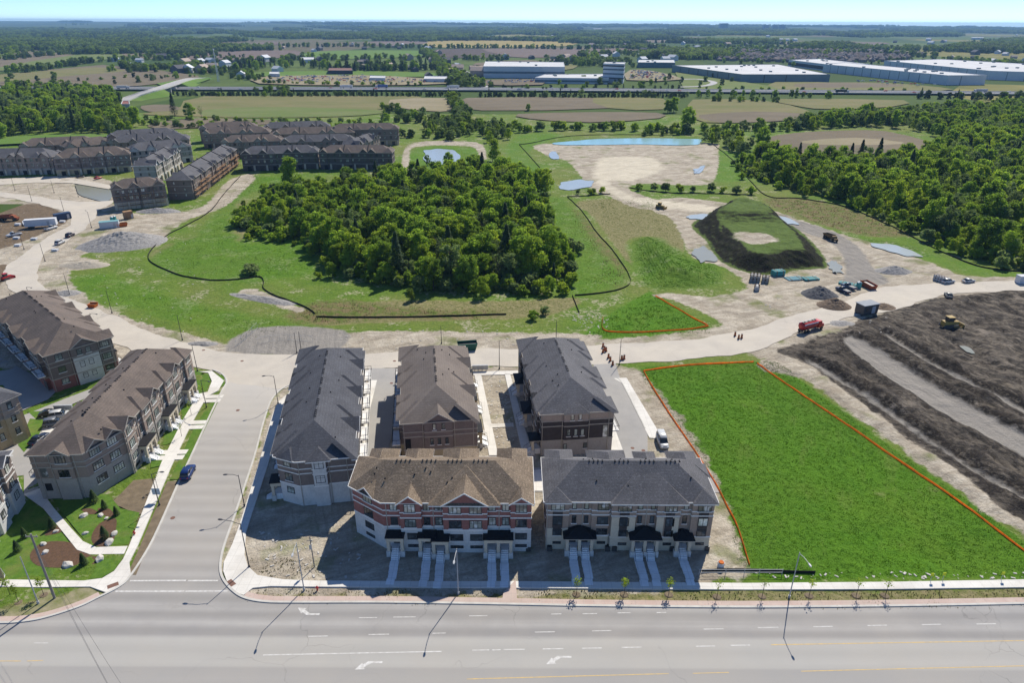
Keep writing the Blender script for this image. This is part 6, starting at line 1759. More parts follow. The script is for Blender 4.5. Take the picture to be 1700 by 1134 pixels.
rise = sst(P[:, 1], 5600, 15500); side = np.interp(P[:, 0] / P[:, 1], [-.8, -.45, -.1, .1, .3, .5, .8], [62, 58, 52, 40, 34, 30, 30])
z_h = np.maximum(0, rise * (side + 22 * (fbm(P[:, 0], P[:, 1], 2600, 4, 31) - .5)) - 2)
instancer('far_woodland', np.stack([P[:, 0], P[:, 1], z_h], 1), .75 + .5 * rs.rand(len(P)) + P[:, 1] / 14000, rs.randint(0, 5, len(P)), GROVES, 'distant woods and tree belts fading towards the horizon')
# suburb: roofs far beyond the warehouses, too small to tell apart
def roof_unit(seed):
    m = MB(); m.box(-6, -5, 0, 6, 5, 5.5); m.add([(-6.5, -5.5, 5.5), (6.5, -5.5, 5.5), (6.5, 5.5, 5.5), (-6.5, 5.5, 5.5), (-3, 0, 9), (3, 0, 9)], [(0, 1, 5, 4), (1, 2, 5), (2, 3, 4, 5), (3, 0, 4)])
    return m.mesh('suburb_house', (MT['roof_tan'], MT['roof_grey'], MT['brick_mauve'])[seed])
fp = far_points(900, 1150, 7000, 21, .40)
def barn(seed):
    m = MB(); m.box(-7, -5, 0, 7, 5, 5); m.add([(-7.5, -5.5, 5), (7.5, -5.5, 5), (7.5, 5.5, 5), (-7.5, 5.5, 5), (-7.5, 0, 8.5), (7.5, 0, 8.5)], [(0, 1, 5, 4), (2, 3, 4, 5), (1, 2, 5), (3, 0, 4)])
    return m.mesh('farmstead', (M_WHT, MT['brick_tan'], MT['roof_grey'])[seed])
instancer('distant_farmsteads', np.concatenate([fp[:230], np.zeros((len(fp[:230]), 1))], 1), .8 + .9 * rs.rand(len(fp[:230])), rs.randint(0, 3, len(fp[:230])), [barn(k) for k in range(3)], 'scattered distant houses and barns among the trees')
S = scatter(GG([(1190, 101), (1195, 86), (1300, 84), (1440, 85), (1540, 90), (1500, 100), (1430, 104), (1300, 103)]), 24, .25, 3)
instancer('distant_suburb', np.concatenate([S, np.zeros((len(S), 1))], 1), .8 + .4 * rs.rand(len(S)), rs.randint(0, 3, len(S)), [roof_unit(k) for k in range(3)], 'distant suburb of small dark roofs behind the warehouses')

# ================================================================== OBJECTS
def zat(x, y): return float(relief(np.array([[x, y]], float))[0])
def Zof(px, py, bx, by):
    g = G(bx, by); d = _f + _r * (px - 850) / FPX - _u * (py - 567) / FPX
    return float(CAM_H + g[1] / d[1] * d[2])
def paint(name, c, rough=.35): 
    if name not in MATS: pm(name, c, tuple(v * .88 for v in c), .8, rough, .5)
    return MATS[name]
M_POLE = pm('dark_pole', (.06, .06, .065), (.045, .045, .05), 2, .6, .3); M_GALV = pm('galvanised_steel', (.42, .43, .44), (.34, .35, .36), 2, .5, .4)
M_WOODP = pm('weathered_pole', (.26, .24, .22), (.20, .185, .17), 2); M_RUB = pm('tyre_rubber', (.02, .02, .02), (.03, .03, .03), 2, .8)
M_LENS = pm('lamp_lens', (.62, .68, .72), (.55, .6, .64), 2, .3); M_ORNG = leaf_mat('orange_netting', (.74, .29, .07), (.52, .25, .07), .65)
M_SILT = pm('black_silt_cloth', (.012, .012, .012), (.03, .027, .022), .6); M_TEAL = pm('teal_pipe', (.05, .30, .29), (.04, .25, .25), 1, .5, .4)
M_YMAC = pm('yellow_machine', (.40, .26, .05), (.26, .18, .06), .8, .6, .3); M_GLS = pm('vehicle_glass', (.02, .025, .03), (.03, .035, .04), 1, .08, .6)
M_RED = pm('red_paint', (.48, .02, .015), (.40, .018, .014), .8, .35, .5); M_STEEL = pm('dark_steel', (.05, .05, .05), (.07, .065, .06), 1, .5, .4)
M_CRATE = pm('crate_orange', (.55, .15, .03), (.45, .12, .03), 1); M_BLUE2 = pm('blue_box', (.05, .08, .14), (.04, .06, .11), .8, .5)
M_ROCK = pm('pale_boulder', (.55, .52, .47), (.42, .40, .36), 1.5, bump=.5); M_GRN = pm('green_skip', (.02, .13, .09), (.018, .10, .07), .8, .5, .3)
# ---- street lamps
def lamp(label, base, top, head=None, mat=None, group='street lamps', r=.10, name='street_lamp', cat='street lamp', arm_w=None):
    x, y = G(*base); h = Zof(top[0], top[1], base[0], base[1]) if not isinstance(top, (int, float)) else top
    h = max(5.5, min(13, h)); m = mat or M_POLE
    o = tag(empty(name, (x, y, zat(x, y) if y > 86 else .05)), label, cat, group)
    MB().tube((0, 0, -.3), (0, 0, h), r, r * .6, 8).build('pole', m, o)
    MB().tube((0, 0, -.3), (0, 0, .45), r * 1.9, r * 1.9, 8).build('pole_base', m, o)
    if head is not None:
        hxp = G(head[0], head[1], h + .35); v = Vector((hxp[0] - x, hxp[1] - y, 0)); L = min(3.0, max(1.4, v.length)); v = v.normalized()
        a = MB()
        pts = [Vector((0, 0, h - .25)), v * L * .45 + Vector((0, 0, h + .22)), v * L + Vector((0, 0, h + .35))]
        a.path(pts, .05, 6); a.build('arm', m, o)
        fx = Vector((-v.y, v.x, 0)); c = v * L + Vector((0, 0, h + .35)); hb = MB()
        prof = ((-.1, .10, .06), (.15, .17, .10), (.5, .17, .10), (.72, .06, .04))
        vs = []
        for u, w_, t_ in prof: vs += [c + v * u + fx * w_ + Vector((0, 0, -t_ * .4)), c + v * u + fx * w_ * .7 + Vector((0, 0, t_)), c + v * u - fx * w_ * .7 + Vector((0, 0, t_)), c + v * u - fx * w_ + Vector((0, 0, -t_ * .4))]
        fs = [(0, 1, 2, 3), (12, 15, 14, 13)]
        for k in range(3):
            for q in range(4): fs.append((4 * k + q, 4 * k + (q + 1) % 4, 4 * k + 4 + (q + 1) % 4, 4 * k + 4 + q))
        hd = hb.add(vs, fs).build('lamp_head', M_GALV if m is not M_POLE else m, o)
        MB().box(-.12, -.12, -.02, .12, .12, .0).build('lens', M_LENS, hd); hd.children[0].location = c + v * .33 + Vector((0, 0, -.075))
    return o
lamp('grey street lamp by the corner pavement of the side street', (414, 943), (400, 869), (357, 862), M_POLE)
lamp('grey street lamp between the pavement and the right-turn arrow', (505, 981), (495, 902), (486, 920), M_GALV)
lamp('grey street lamp in front of the red brick row', (761, 987), (757.5, 912), (754, 932), M_GALV)
lamp('grey street lamp on the verge of the green field', (1310, 993), (1326, 918), (1343, 937), M_GALV)
lamp('pale lamp standard beside the timber hydro pole', (64, 1003), (32, 925), None, M_GALV)
lamp('dark street lamp opposite the blue car', (406, 841), (395, 789), (377, 788))
lamp('dark street lamp near the top of the side street', (462, 671), (455, 624), (440, 624))
lamp('dark street lamp on the pavement below the cream porches', (265, 840), (252, 787), (266, 784))
lamp('dark street lamp on the verge beside the cream porches', (343, 677), (335, 631), (345, 633))
lamp('dark street lamp at the far corner of the umber roofed row', (328, 617), (320, 572), (334, 573))
lamp('thin pole behind the charcoal roofed block', (493, 586), (488, 552), None)
lamp('second thin pole behind the charcoal roofed block', (500, 583), (494, 550), None)
lamp('thin pole behind the taupe roofed block', (733, 570), (732.7, 541), None)
lamp('thin pole on the courtyard path head', (829, 613), (829, 566), None)
lamp('thin pole behind the grey roofed rear block', (923, 566), (923, 533), None)
lamp('thin pole among the traffic drums', (1028, 606), (1027, 563), None)
for q, (b, t, hd_) in enumerate((((52, 503), (48, 484), (58, 480)), ((157, 549), (154, 526), (165, 523)), ((186, 520), (181, 482), None), ((303, 565), (296, 523), None), ((116, 490), (107, 454), None), ((75, 434), (69, 404), None), ((40, 414), (37, 396), None), ((152, 378), (151, 352), (143, 350)), ((106, 350), (101, 326), None), ((53, 334), (48, 308), None), ((90, 320), (86, 299), None), ((130, 326), (126, 306), None), ((25, 316), (17, 293), None))):
    lamp(['lamp above the left block where the dusty road bends', 'lamp on the dusty road above the large brick block', 'tall thin pole by the orange crate', 'thin pole on the verge left of the gravel lot', 'thin pole by the rubble heap at the bend', 'thin pole beside the bend below the parked cars', 'short pole among the builder\'s pallets', 'lamp at the junction by the white site office', 'thin pole by the blue container', 'thin pole above the dirt lot at the far left', 'tall thin pole left of the silty pond', 'thin pole at the edge of the silty pond', 'thin pole at the far left edge of the dirt lot'][q], b, t, hd_, M_POLE, 'street lamps of the building site')
# ---- timber hydro pole with wires
x, y = G(91, 994)
hp = tag(empty('utility_pole', (x, y, .05)), 'thick weathered utility pole with wires on the corner verge', 'utility pole')
MB().tube((0, 0, -.3), (0, 0, 12.8), .2, .14, 10).build('pole', M_WOODP, hp)
MB().box(-.9, -.06, 12.2, .9, .06, 12.36).build('crossarm', M_WOODP, hp)
for sx in (-.8, 0, .8): MB().tube((sx, 0, 12.36), (sx, 0, 12.62), .05, .04, 6).build('insulator', M_GALV, hp)
for k, (dz, ex, ey) in enumerate(((12.6, 34, -34), (11.2, 35.5, -33), (10.2, 34.8, -34.5), (12.6, -60, 6), (11.0, -60, 8))):
    pts = []
    for q in range(13):
        t = q / 12; pts.append((t * ex, t * ey, dz - 1.6 * math.sin(math.pi * t)))
    MB().path(pts, .014, 4).build('wire', M_POLE, hp)
# second slim pole in the yard
x, y = G(522, 942)
yp = tag(empty('service_pole', (x, y, 0)), 'slim timber service pole standing in the front yard', 'utility pole')
MB().tube((0, 0, -.2), (0, 0, 6.5), .1, .08, 8).build('pole', M_WOODP, yp); MB().box(-.3, -.2, 3.9, .1, -.08, 4.8).build('meter_box', M_GALV, yp); MB().box(-.6, -.05, 5.6, .3, .05, 5.7).build('bracket', M_WOODP, yp)
# ---- vehicles
def loft(stations, mat, name, parent, smooth=True):
    """stations: x, [ (y,z) ring ]"""
    mb = MB(); n = len(stations[0][1]); vs = []
    for x_, ring in stations: vs += [(x_, yy, zz) for yy, zz in ring]
    fs = [tuple(range(n))[::-1], tuple(range((len(stations) - 1) * n, len(stations) * n))]
    for k in range(len(stations) - 1):
        for q in range(n): fs.append((k * n + q, k * n + (q + 1) % n, (k + 1) * n + (q + 1) % n, (k + 1) * n + q))
    return mb.add(vs, fs).build(name, mat, parent, smooth)
def ring(w, z0, z1, r=.1): return [(-w, z0), (-w - .02, (z0 + z1) / 2), (-w + r, z1 - r * .4), (-w + r * 2, z1), (w - r * 2, z1), (w - r, z1 - r * .4), (w + .02, (z0 + z1) / 2), (w, z0)]
CARS = {}
def car(kind, colour, px, heading_px, label, group=None, cname='paint', loc=None, rz=None, z=.125, cat='car', parts=True):
    if loc is None:
        x, y = G(*px); q = G(*heading_px); rz = math.atan2(q[1] - y, q[0] - x)
    else: x, y = loc
    nm = {'sedan': 'car', 'suv': 'suv', 'pickup': 'pickup_truck', 'van': 'van'}[kind]
    key = (kind, cname)
    if key in CARS:
        o = copy_tree(CARS[key], None, (x, y, z), rz); o.name = nm
        for k in ('group',):
            if k in o: del o[k]
        tag(o, label, cat, group); return o
    o = empty(nm, (x, y, z), rz); bm = paint(cname, colour)
    L, w, hb, hr = {'sedan': (4.7, .90, .92, 1.45), 'suv': (4.75, .95, 1.05, 1.75), 'pickup': (5.6, .98, 1.1, 1.85), 'van': (5.2, .98, 1.15, 2.05)}[kind]
    a = L / 2
    loft([(-a, ring(w * .86, .45, hb * .82)), (-a + .15, ring(w * .95, .3, hb * .97)), (-a * .5, ring(w, .26, hb)), (a * .35, ring(w, .26, hb)), (a * .75, ring(w * .97, .27, hb * .92)), (a - .12, ring(w * .9, .3, hb * .8)), (a, ring(w * .8, .42, hb * .66))], bm, 'body', o)
    c0, c1, r0, r1 = {'sedan': (-a * .86, a * .42, -a * .48, a * .08), 'suv': (-a * .93, a * .42, -a * .82, a * .12), 'pickup': (-a * .12, a * .48, -a * .02, a * .24), 'van': (-a * .97, a * .62, -a * .93, a * .35)}[kind]
    loft([(c0, ring(w * .88, hb - .06, hb + .02, .03)), (r0, ring(w * .76, hb - .06, hr - .05, .06)), (r1, ring(w * .76, hb - .06, hr - .04, .06)), (c1, ring(w * .86, hb - .06, hb + .01, .03))], M_GLS, 'glasshouse', o)
    loft([(r0 - .06, ring(w * .74, hr - .09, hr - .02, .04)), ((r0 + r1) / 2, ring(w * .77, hr - .09, hr + .03, .05)), (r1 + .04, ring(w * .74, hr - .09, hr - .01, .04))], bm, 'roof_panel', o)
    for xx in (r0 * .5 + r1 * .5,):
        for sg in (-1, 1): MB().box(xx - .05, sg * w * .80 - .06, hb - .05, xx + .05, sg * w * .80 + .06, hr - .07).build('pillar', bm, o)
    if kind == 'pickup':
        MB().box(-a + .12, -w * .82, hb - .28, -a * .16, w * .82, hb + .015).build('cargo_bed', M_STEEL, o)
    for sx in (-a * .62, a * .62):
        for sg in (-1, 1):
            wl = MB().tube((sx, sg * (w - .2), .34), (sx, sg * (w + .03), .34), .34, .34, 14).build('wheel', M_RUB, o)
            MB().tube((sx, sg * (w + .03), .34), (sx, sg * (w + .045), .34), .2, .19, 10).build('rim', M_GALV, wl)
    for sg in (-1, 1):
        MB().box(a - .10, sg * w * .62 - .18, hb * .6, a + .015, sg * w * .62 + .18, hb * .74).build('headlight', M_LENS, o)
        MB().box(-a - .015, sg * w * .68 - .14, hb * .62, -a + .1, sg * w * .68 + .14, hb * .8).build('tail_light', M_RED, o)
        MB().box(c1 - .35, sg * (w + .06) - .07, hb, c1 - .2, sg * (w + .06) + .07, hb + .16).build('wing_mirror', bm, o)
    CARS[key] = o
    return tag(o, label, cat, group)
car('suv', (.008, .03, .13), (313, 789), (322, 772), 'dark blue car parked at the kerb of the side street', cname='navy_paint')
car('van', (.50, .50, .49), (1099, 737), (1102, 745), 'white van parked at the end of the lane by the field', cname='white_paint', cat='van')
car('suv', (.55, .56, .57), (102, 693), (120, 690), 'white suv behind the grey suv on the parking pad', cname='white_paint')
car('suv', (.13, .14, .16), (93, 706), (112, 703), 'grey suv in the middle of the parking pad', cname='slate_paint')
car('sedan', (.02, .03, .06), (66, 733), (73, 728), 'dark car at the end of the parking pad', cname='midnight_paint')
car('sedan', (.02, .02, .022), (85, 690), (100, 688), 'black car tucked behind the suvs on the pad', cname='black_paint')
car('suv', (.55, .56, .57), (100, 405), (106, 402), 'white car parked at the bend of the dusty road', cname='white_paint')
car('suv', (.04, .025, .03), (117, 393), (123, 390), 'dark maroon car parked behind the white one at the bend', cname='maroon_paint')
car('sedan', (.02, .02, .022), (133, 295), (140, 294), 'dark car by the cream porches of the rear estate', cname='black_paint')
car('sedan', (.45, .02, .02), (163, 297), (172, 295), 'red car parked before the rear estate', cname='red_car_paint')
car('pickup', (.02, .03, .06), (1399, 485), (1388, 480), 'dark pickup by the pipes, nearer of two', cname='midnight_paint', cat='pickup')
car('pickup', (.06, .09, .14), (1408, 479), (1398, 475), 'blue-grey pickup by the pipes, farther of two', cname='steel_blue_paint', cat='pickup')
car('suv', (.6, .6, .6), (1573, 470), (1583, 469), 'white car left of two beside the grassy slope', cname='white_paint')
car('sedan', (.6, .6, .6), (1607, 469), (1617, 468), 'white car right of two beside the grassy slope', cname='white_paint')
car('sedan', (.25, .24, .2), (1574, 493), (1570, 488), 'tan car on the edge of the mud field', cname='tan_paint')
car('pickup', (.55, .56, .57), (85, 381), (92, 379), 'white pickup parked against the long white trailer', cname='white_paint', cat='pickup')
car('pickup', (.55, .56, .57), (24, 392), (14, 394), 'white pickup among the pallets at the far left', cname='white_paint', cat='pickup')
def wheels(o, xs, w, r=.5, t=.35):
    for sx in xs:
        for sg in (-1, 1):
            wl = MB().tube((sx, sg * (w - t), r), (sx, sg * w, r), r, r, 14).build('wheel', M_RUB, o)
            MB().tube((sx, sg * w, r), (sx, sg * (w + .02), r), r * .55, r * .5, 8).build('rim', M_STEEL, wl)
def place(name, px, hpx, label, cat, group=None, z=None):
    x, y = G(*px); q = G(*hpx)
    return tag(empty(name, (x, y, zat(x, y) if z is None else z), math.atan2(q[1] - y, q[0] - x)), label, cat, group)
# red tank truck
o = place('tanker_truck', (1345, 549), (1360, 545), 'red water tanker truck on the dusty road by the mud field', 'truck', z=.11)
st_ = []
for k in range(9):
    x_ = -4.2 + k * .72; rr = 1.15 if 0 < k < 8 else 1.02
    st_.append((x_, [(rr * 1.12 * math.cos(a), 2.15 + rr * math.sin(a)) for a in np.linspace(0, 2 * math.pi, 16, endpoint=False)]))
loft(st_, M_RED, 'tank', o)
MB().box(-4.0, -.35, 3.27, 1.3, .35, 3.36).build('catwalk', M_STEEL, o)
for xx in (-3.2, -1.6, 0, 1.0): MB().tube((xx, 0, 3.2), (xx, 0, 3.5), .3, .3, 10).build('hatch', M_STEEL, o)
for sg in (-1, 1): MB().box(-4.1, sg * 1.02 - .06, 2.55, 1.5, sg * 1.02 + .12 * sg, 2.95).build('white_stripe', M_WHT, o)
MB().box(-4.3, -.5, .75, 4.1, .5, 1.1).build('chassis', M_STEEL, o)
loft([(1.8, ring(1.15, .8, 2.9)), (3.1, ring(1.15, .8, 2.85)), (3.45, ring(1.1, .8, 1.9)), (4.3, ring(1.0, .8, 1.75))], M_RED, 'cab', o, False)
MB().box(3.02, -1.0, 1.95, 3.3, 1.0, 2.7).build('windscreen', M_GLS, o)
wheels(o, (-3.4, -2.2, 3.3), 1.2, .52)
# shed on skids
o = place('site_shed', (1437, 520), (1455, 517), 'black box shed with pale roof standing on the dusty road', 'shed', z=.11)
MB().box(-2.9, -1.7, .3, 2.9, 1.7, 3.2).build('wall', M_STEEL, o); MB().box(-3.1, -1.9, 3.203, 3.1, 1.9, 3.4).build('roof', pm('pale_shed_roof', (.32, .34, .36), (.26, .28, .3), 1), o)
MB().box(.3, -1.78, .4, 1.7, -1.702, 2.7).build('door', M_GALV, o); MB().box(-1.9, -1.76, 1.5, -.8, -1.702, 2.4).build('window', M_GLS, o)
for sy in (-1.2, 1.2): MB().box(-3.2, sy - .12, -.2, 3.2, sy + .12, .3).build('skid', M_STEEL, o)
# yellow wheel loaders and dozers
def machine(label, px, hpx, s=1.0, kind='dozer', mat=None, name=None, cat=None):
    o = place(name or ('bulldozer' if kind == 'dozer' else 'dump_truck'), px, hpx, label, cat or ('bulldozer' if kind == 'dozer' else 'dump truck')); o.scale = (s, s, s); m = mat or M_YMAC
    if kind == 'dozer':
        for sg in (-1, 1):
            pr = [(-2.3, .5), (-1.9, 1.05), (1.5, 1.05), (2.1, .6), (1.7, 0), (-1.9, 0)]
            mb = MB(); n = len(pr); mb.add([(a, sg * .75, b) for a, b in pr] + [(a, sg * 1.3, b) for a, b in pr], [tuple(range(n)), tuple(range(n, 2 * n))[::-1]] + [(k, (k + 1) % n, n + (k + 1) % n, n + k) for k in range(n)]); mb.build('track', M_STEEL, o)
        loft([(-2.2, ring(.85, .6, 1.9)), (-.8, ring(.85, .6, 2.0)), (.4, ring(.7, .6, 1.9)), (2.1, ring(.62, .7, 1.75))], m, 'body', o, False)
        MB().box(-1.2, -.78, 1.95, .3, .78, 3.0).build('cab', M_GLS, o); MB().box(-1.35, -.9, 3.003, .45, .9, 3.15).build('cab_roof', m, o)
        bl = MB(); bl.add([(2.7, -1.7, .05), (2.7, 1.7, .05), (2.95, 1.7, .1), (2.95, -1.7, .1), (2.6, -1.7, .7), (2.6, 1.7, .7), (2.85, 1.7, 1.3), (2.85, -1.7, 1.3), (3.0, -1.7, 1.32), (3.0, 1.7, 1.32)], [(0, 1, 5, 4), (4, 5, 6, 7), (7, 6, 9, 8), (8, 9, 2, 3), (3, 2, 1, 0)]); bl.build('blade', m, o)
        for sg in (-1, 1): MB().tube((.2, sg * 1.38, .6), (2.7, sg * 1.38, .5), .12, .12, 6).build('push_arm', m, o)
        MB().tube((1.3, .3, 1.8), (1.3, .3, 2.6), .07, .07, 6).build('exhaust', M_STEEL, o)
    else:
        loft([(2.4, ring(1.2, .9, 2.9)), (3.8, ring(1.2, .9, 2.8)), (4.1, ring(1.15, .9, 1.9)), (5.2, ring(1.1, .9, 1.8))], m, 'cab', o, False)
        MB().box(2.7, -1.24, 2.05, 3.7, 1.24, 2.7).build('cab_glass', M_GLS, o)
        bd = MB(); bd.add([(-4.6, -1.1, 1.3), (-4.6, 1.1, 1.3), (1.9, 1.1, 1.5), (1.9, -1.1, 1.5), (-5.2, -1.5, 2.4), (-5.2, 1.5, 2.4), (2.2, 1.5, 3.1), (2.2, -1.5, 3.1)], [(3, 2, 1, 0), (0, 1, 5, 4), (1, 2, 6, 5), (2, 3, 7, 6), (3, 0, 4, 7)]); bd.build('dump_body', m, o)
        MB().box(-4.6, -.45, .8, 4.8, .45, 1.2).build('chassis', M_STEEL, o); wheels(o, (-3.6, -2.0, 3.9), 1.45, .8, .55)
    return o
machine('yellow bulldozer with raised blade in the mud field', (1575, 546), (1600, 545), 1.1)
machine('yellow bulldozer beside the haul road near the sandy basin', (1096, 346), (1102, 347), .95)
machine('brown dump truck on the haul road behind the dark stockpile', (1378, 398), (1386, 402), .8, 'truck', pm('brown_machine', (.22, .15, .07), (.16, .11, .06), 1))
machine('white dump truck with orange body at the far left site', (14, 366), (22, 366), .9, 'truck', pm('rust_orange', (.30, .10, .05), (.25, .08, .04), 1))
machine('red tractor on the dirt at the left edge', (12, 464), (18, 462), .75, 'dozer', M_RED, 'tractor', 'tractor')
# skips and boxes
def skip_bin(label, px, hpx, mat, L=5, w=1.2, h=1.5, name='skip', load=None):
    o = place(name, px, hpx, label, 'skip')
    a = L / 2
    mb = MB(); mb.add([(-a * .8, -w, .15), (a * .8, -w, .15), (a * .8, w, .15), (-a * .8, w, .15), (-a, -w, h), (a, -w, h), (a, w, h), (-a, w, h)], [(3, 2, 1, 0), (0, 1, 5, 4), (1, 2, 6, 5), (2, 3, 7, 6), (3, 0, 4, 7)]); mb.build('bin_body', mat, o)
    MB().poly([(-a * .9, -w + .03, h * .72), (a * .9, -w + .03, h * .72), (a * .9, w - .03, h * .72), (-a * .9, w - .03, h * .72)]).build('rubbish', load or M_STEEL, o)
    for k in range(7):
        xx = -a * .75 + k * a * .25
        for sg in (-1, 1): MB().box(xx - .06, sg * (w + .05) - .05, .2, xx + .06, sg * (w + .05) + .05, h - .05).build('rib', mat, o)
    for sg in (-1, 1): MB().box(-a - .05, sg * w - .07, h + .003, a + .05, sg * w + .07, h + .13).build('rim_rail', mat, o)
    return o
skip_bin('dark green skip behind the taupe roofed block', (776, 580), (790, 579), M_GRN, 5.4, 1.25, 2.0)
skip_bin('rust-red skip full of rubbish at the foot of the haul road', (1441, 477), (1452, 483), pm('rust_skip', (.33, .09, .04), (.26, .07, .035), 1), 6, 1.25, 1.6, load=M_ROCK)
skip_bin('small yellow skip beside the white site office', (203, 376), (210, 375), M_CRATE, 4.4, 1.2, 1.4)
skip_bin('orange crate standing by the dusty road bend', (155, 510), (162, 510), M_CRATE, 2.4, 1.0, 1.2)
def container(label, px, hpx, L, w, h, mat, name='container', cat='container', roof=None, wheels_=False):
    o = place(name, px, hpx, label, cat); zb = .9 if wheels_ else .15
    MB().box(-L / 2, -w / 2, zb, L / 2, w / 2, zb + h).build('shell', mat, o); MB().box(-L / 2 - .06, -w / 2 - .06, zb + h + .003, L / 2 + .06, w / 2 + .06, zb + h + .12).build('roof', roof or mat, o)
    for k in range(int(L / 1.5)):
        xx = -L / 2 + .75 + k * 1.5
        MB().box(xx - .05, -w / 2 - .05, zb + .1, xx + .05, -w / 2 - .003, zb + h - .1).build('rib', mat, o)
    MB().box(L * .22, -w / 2 - .06, zb + .1, L * .22 + .9, -w / 2 - .004, zb + 2.0).build('door', M_GALV, o)
    if wheels_: wheels(o, (-L * .38, -L * .28), w / 2, .5)
    return o
container('long white semi-trailer at the left building site', (70, 377), (85, 376), 12, 2.6, 2.8, M_WHT, 'trailer', 'trailer', None, True)
container('dark blue container behind the white trailer', (105, 364), (116, 362), 6.5, 2.6, 2.6, M_BLUE2)
container('white site office with teal edge by the grey heap', (183, 378), (194, 377), 7.5, 2.8, 2.7, M_WHT, 'site_office', 'site office', pm('teal_roof', (.18, .36, .38), (.15, .3, .32), 1))
container('open timber shed beside the white site office', (214, 363), (220, 362), 3.6, 2.6, 3.2, MT['osb'], 'timber_shed', 'shed')
container('pale container at the right edge of the dusty road', (1697, 470), (1705, 470), 4, 2.4, 2.6, M_WHT)
for lb, p in (('teal portable toilet by the white site office', (187, 368)), ('teal portable toilet beside the pickups', (1425, 478)), ('blue portable toilet by the teal one', (191, 367))):
    o = place('portable_toilet', p, (p[0] + 4, p[1]), lb, 'portable toilet', 'portable toilets')
    MB().box(-.6, -.6, .05, .6, .6, 2.1).build('cabin', M_TEAL, o); MB().add([(-.65, -.65, 2.1), (.65, -.65, 2.1), (.65, .65, 2.1), (-.65, .65, 2.1), (0, -.4, 2.4), (0, .4, 2.4)], [(0, 1, 4), (1, 2, 5, 4), (2, 3, 5), (3, 0, 4, 5)]).build('roof', M_WHT, o); MB().box(-.4, -.64, .1, .4, -.603, 1.9).build('door', M_TEAL, o)
M_GRAVP = pm('precast_pipe', (.30, .295, .28), (.24, .235, .225), 1)
# pipes and precast stacks: each bundle a thing
def bundle(label, px, hpx, L, cols, rows, r, mat, cat='pipes'):
    o = place('pipe_bundle', px, hpx, label, cat, 'pipes and precast stored on the sand')
    for j in range(rows):
        for k in range(cols):
            yy = (k - (cols - 1) / 2) * 2.1 * r; MB().tube((-L / 2, yy, r + j * 2.05 * r), (L / 2, yy, r + j * 2.05 * r), r, r, 10).build('pipe', mat, o)
    for xx in (-L * .3, L * .3): MB().box(xx - .06, -cols * 1.06 * r - .05, 0, xx + .06, cols * 1.06 * r + .05, rows * 2.05 * r + .04).build('timber_frame', MT['osb'], o)
    return o
bundle('tall stack of teal pipes below the dark stockpile', (1291, 457), (1302, 456), 4.2, 4, 3, .32, M_TEAL)
bundle('low row of pale teal pipes right of the tall teal stack', (1318, 463), (1334, 462), 6, 6, 1, .28, pm('pale_teal_pipe', (.25, .42, .44), (.2, .36, .38), 1))
bundle('second low row of teal pipes', (1345, 464), (1362, 463), 5.5, 5, 1, .3, M_TEAL)
bundle('teal pipes lying beside the pickups', (1408, 472), (1424, 475), 6, 4, 1, .3, M_TEAL)
bundle('stack of grey concrete pipes left of the teal stack', (1253, 465), (1254, 458), 4.0, 3, 2, .55, M_GRAVP)
bundle('second stack of grey concrete rings behind a dark box', (1270, 468), (1271, 461), 3.2, 2, 2, .55, M_GRAVP)
bundle('single grey precast section in front of the concrete pipes', (1256, 481), (1257, 474), 3.0, 1, 1, .8, M_GALV)
bundle('grey drums by the two white cars', (1560, 467), (1566, 466), 2.2, 4, 2, .5, M_GALV)
bundle('white wrapped rolls on the pallets at the far left', (45, 372), (60, 370), 3, 6, 1, .5, M_WHT)
for q, (p, lb) in enumerate((((30, 374), 'left pallet of white wrapped bricks'), ((55, 367), 'middle pallet of white wrapped bricks'), ((73, 366), 'right pallet of white wrapped bricks'), ((28, 397), 'pallet by the white pickup at the left'), ((57, 398), 'pallet among stones at the left'), ((30, 409), 'single low pallet nearest the road at the left'), ((92, 417), 'pallet by the road below the parked cars'), ((104, 369), 'pallet in front of the blue container'))):
    o = place('pallet', p, (p[0] + 5, p[1]), lb, 'pallet', 'pallets of the left building site')
    MB().box(-1.2, -.8, 0, 1.2, .8, .14).build('base', MT['osb'], o)
    for a in (-.75, .0, .75): MB().box(a - .33, -.7, .143, a + .33, .7, .9).build('wrapped_load', M_WHT, o)
# heaps
def heap(label, px, rx, ry, h, mat, name='gravel_heap', seed=0, rot=0, lumps=1):
    x, y = G(*px); n = 40; mb = MB(); rs_ = np.random.RandomState(seed)
    u = np.linspace(-1, 1, n); U, V = np.meshgrid(u, u); rr = np.sqrt(U ** 2 + V ** 2)
    Zz = h * np.clip(1 - rr, 0, 1) ** .9
    for k in range(lumps - 1):
        cx, cy = rs_.uniform(-.5, .5, 2); Zz = np.maximum(Zz, h * rs_.uniform(.4, .8) * np.clip(1 - np.hypot(U - cx, V - cy) / .5, 0, 1))
    Zz = Zz * (.8 + .4 * fbm(U * rx * 3, V * ry * 3, 1.6, 4, seed)) + (fbm(U * rx, V * ry, .9, 3, seed + 1) - .5) * .35 * np.clip(1 - rr, 0, 1) - .08
    c, s = math.cos(rot), math.sin(rot)
    X, Y = U * rx * c - V * ry * s, U * rx * s + V * ry * c
    idx = np.arange(n * n).reshape(n, n); F_ = []
    for i in range(n - 1):
        for j in range(n - 1):
            if min(rr[i, j], rr[i + 1, j], rr[i, j + 1], rr[i + 1, j + 1]) < 1.02: F_.append((idx[i, j], idx[i, j + 1], idx[i + 1, j + 1], idx[i + 1, j]))
    mb.add(np.stack([X.ravel(), Y.ravel(), Zz.ravel()], 1), [tuple(int(a) for a in f) for f in F_])
    o = mb.build(name, mat, None, False); o.location = (x, y, zat(x, y) * .5)
    return tag(o, label, 'heap', 'heaps of the building site')
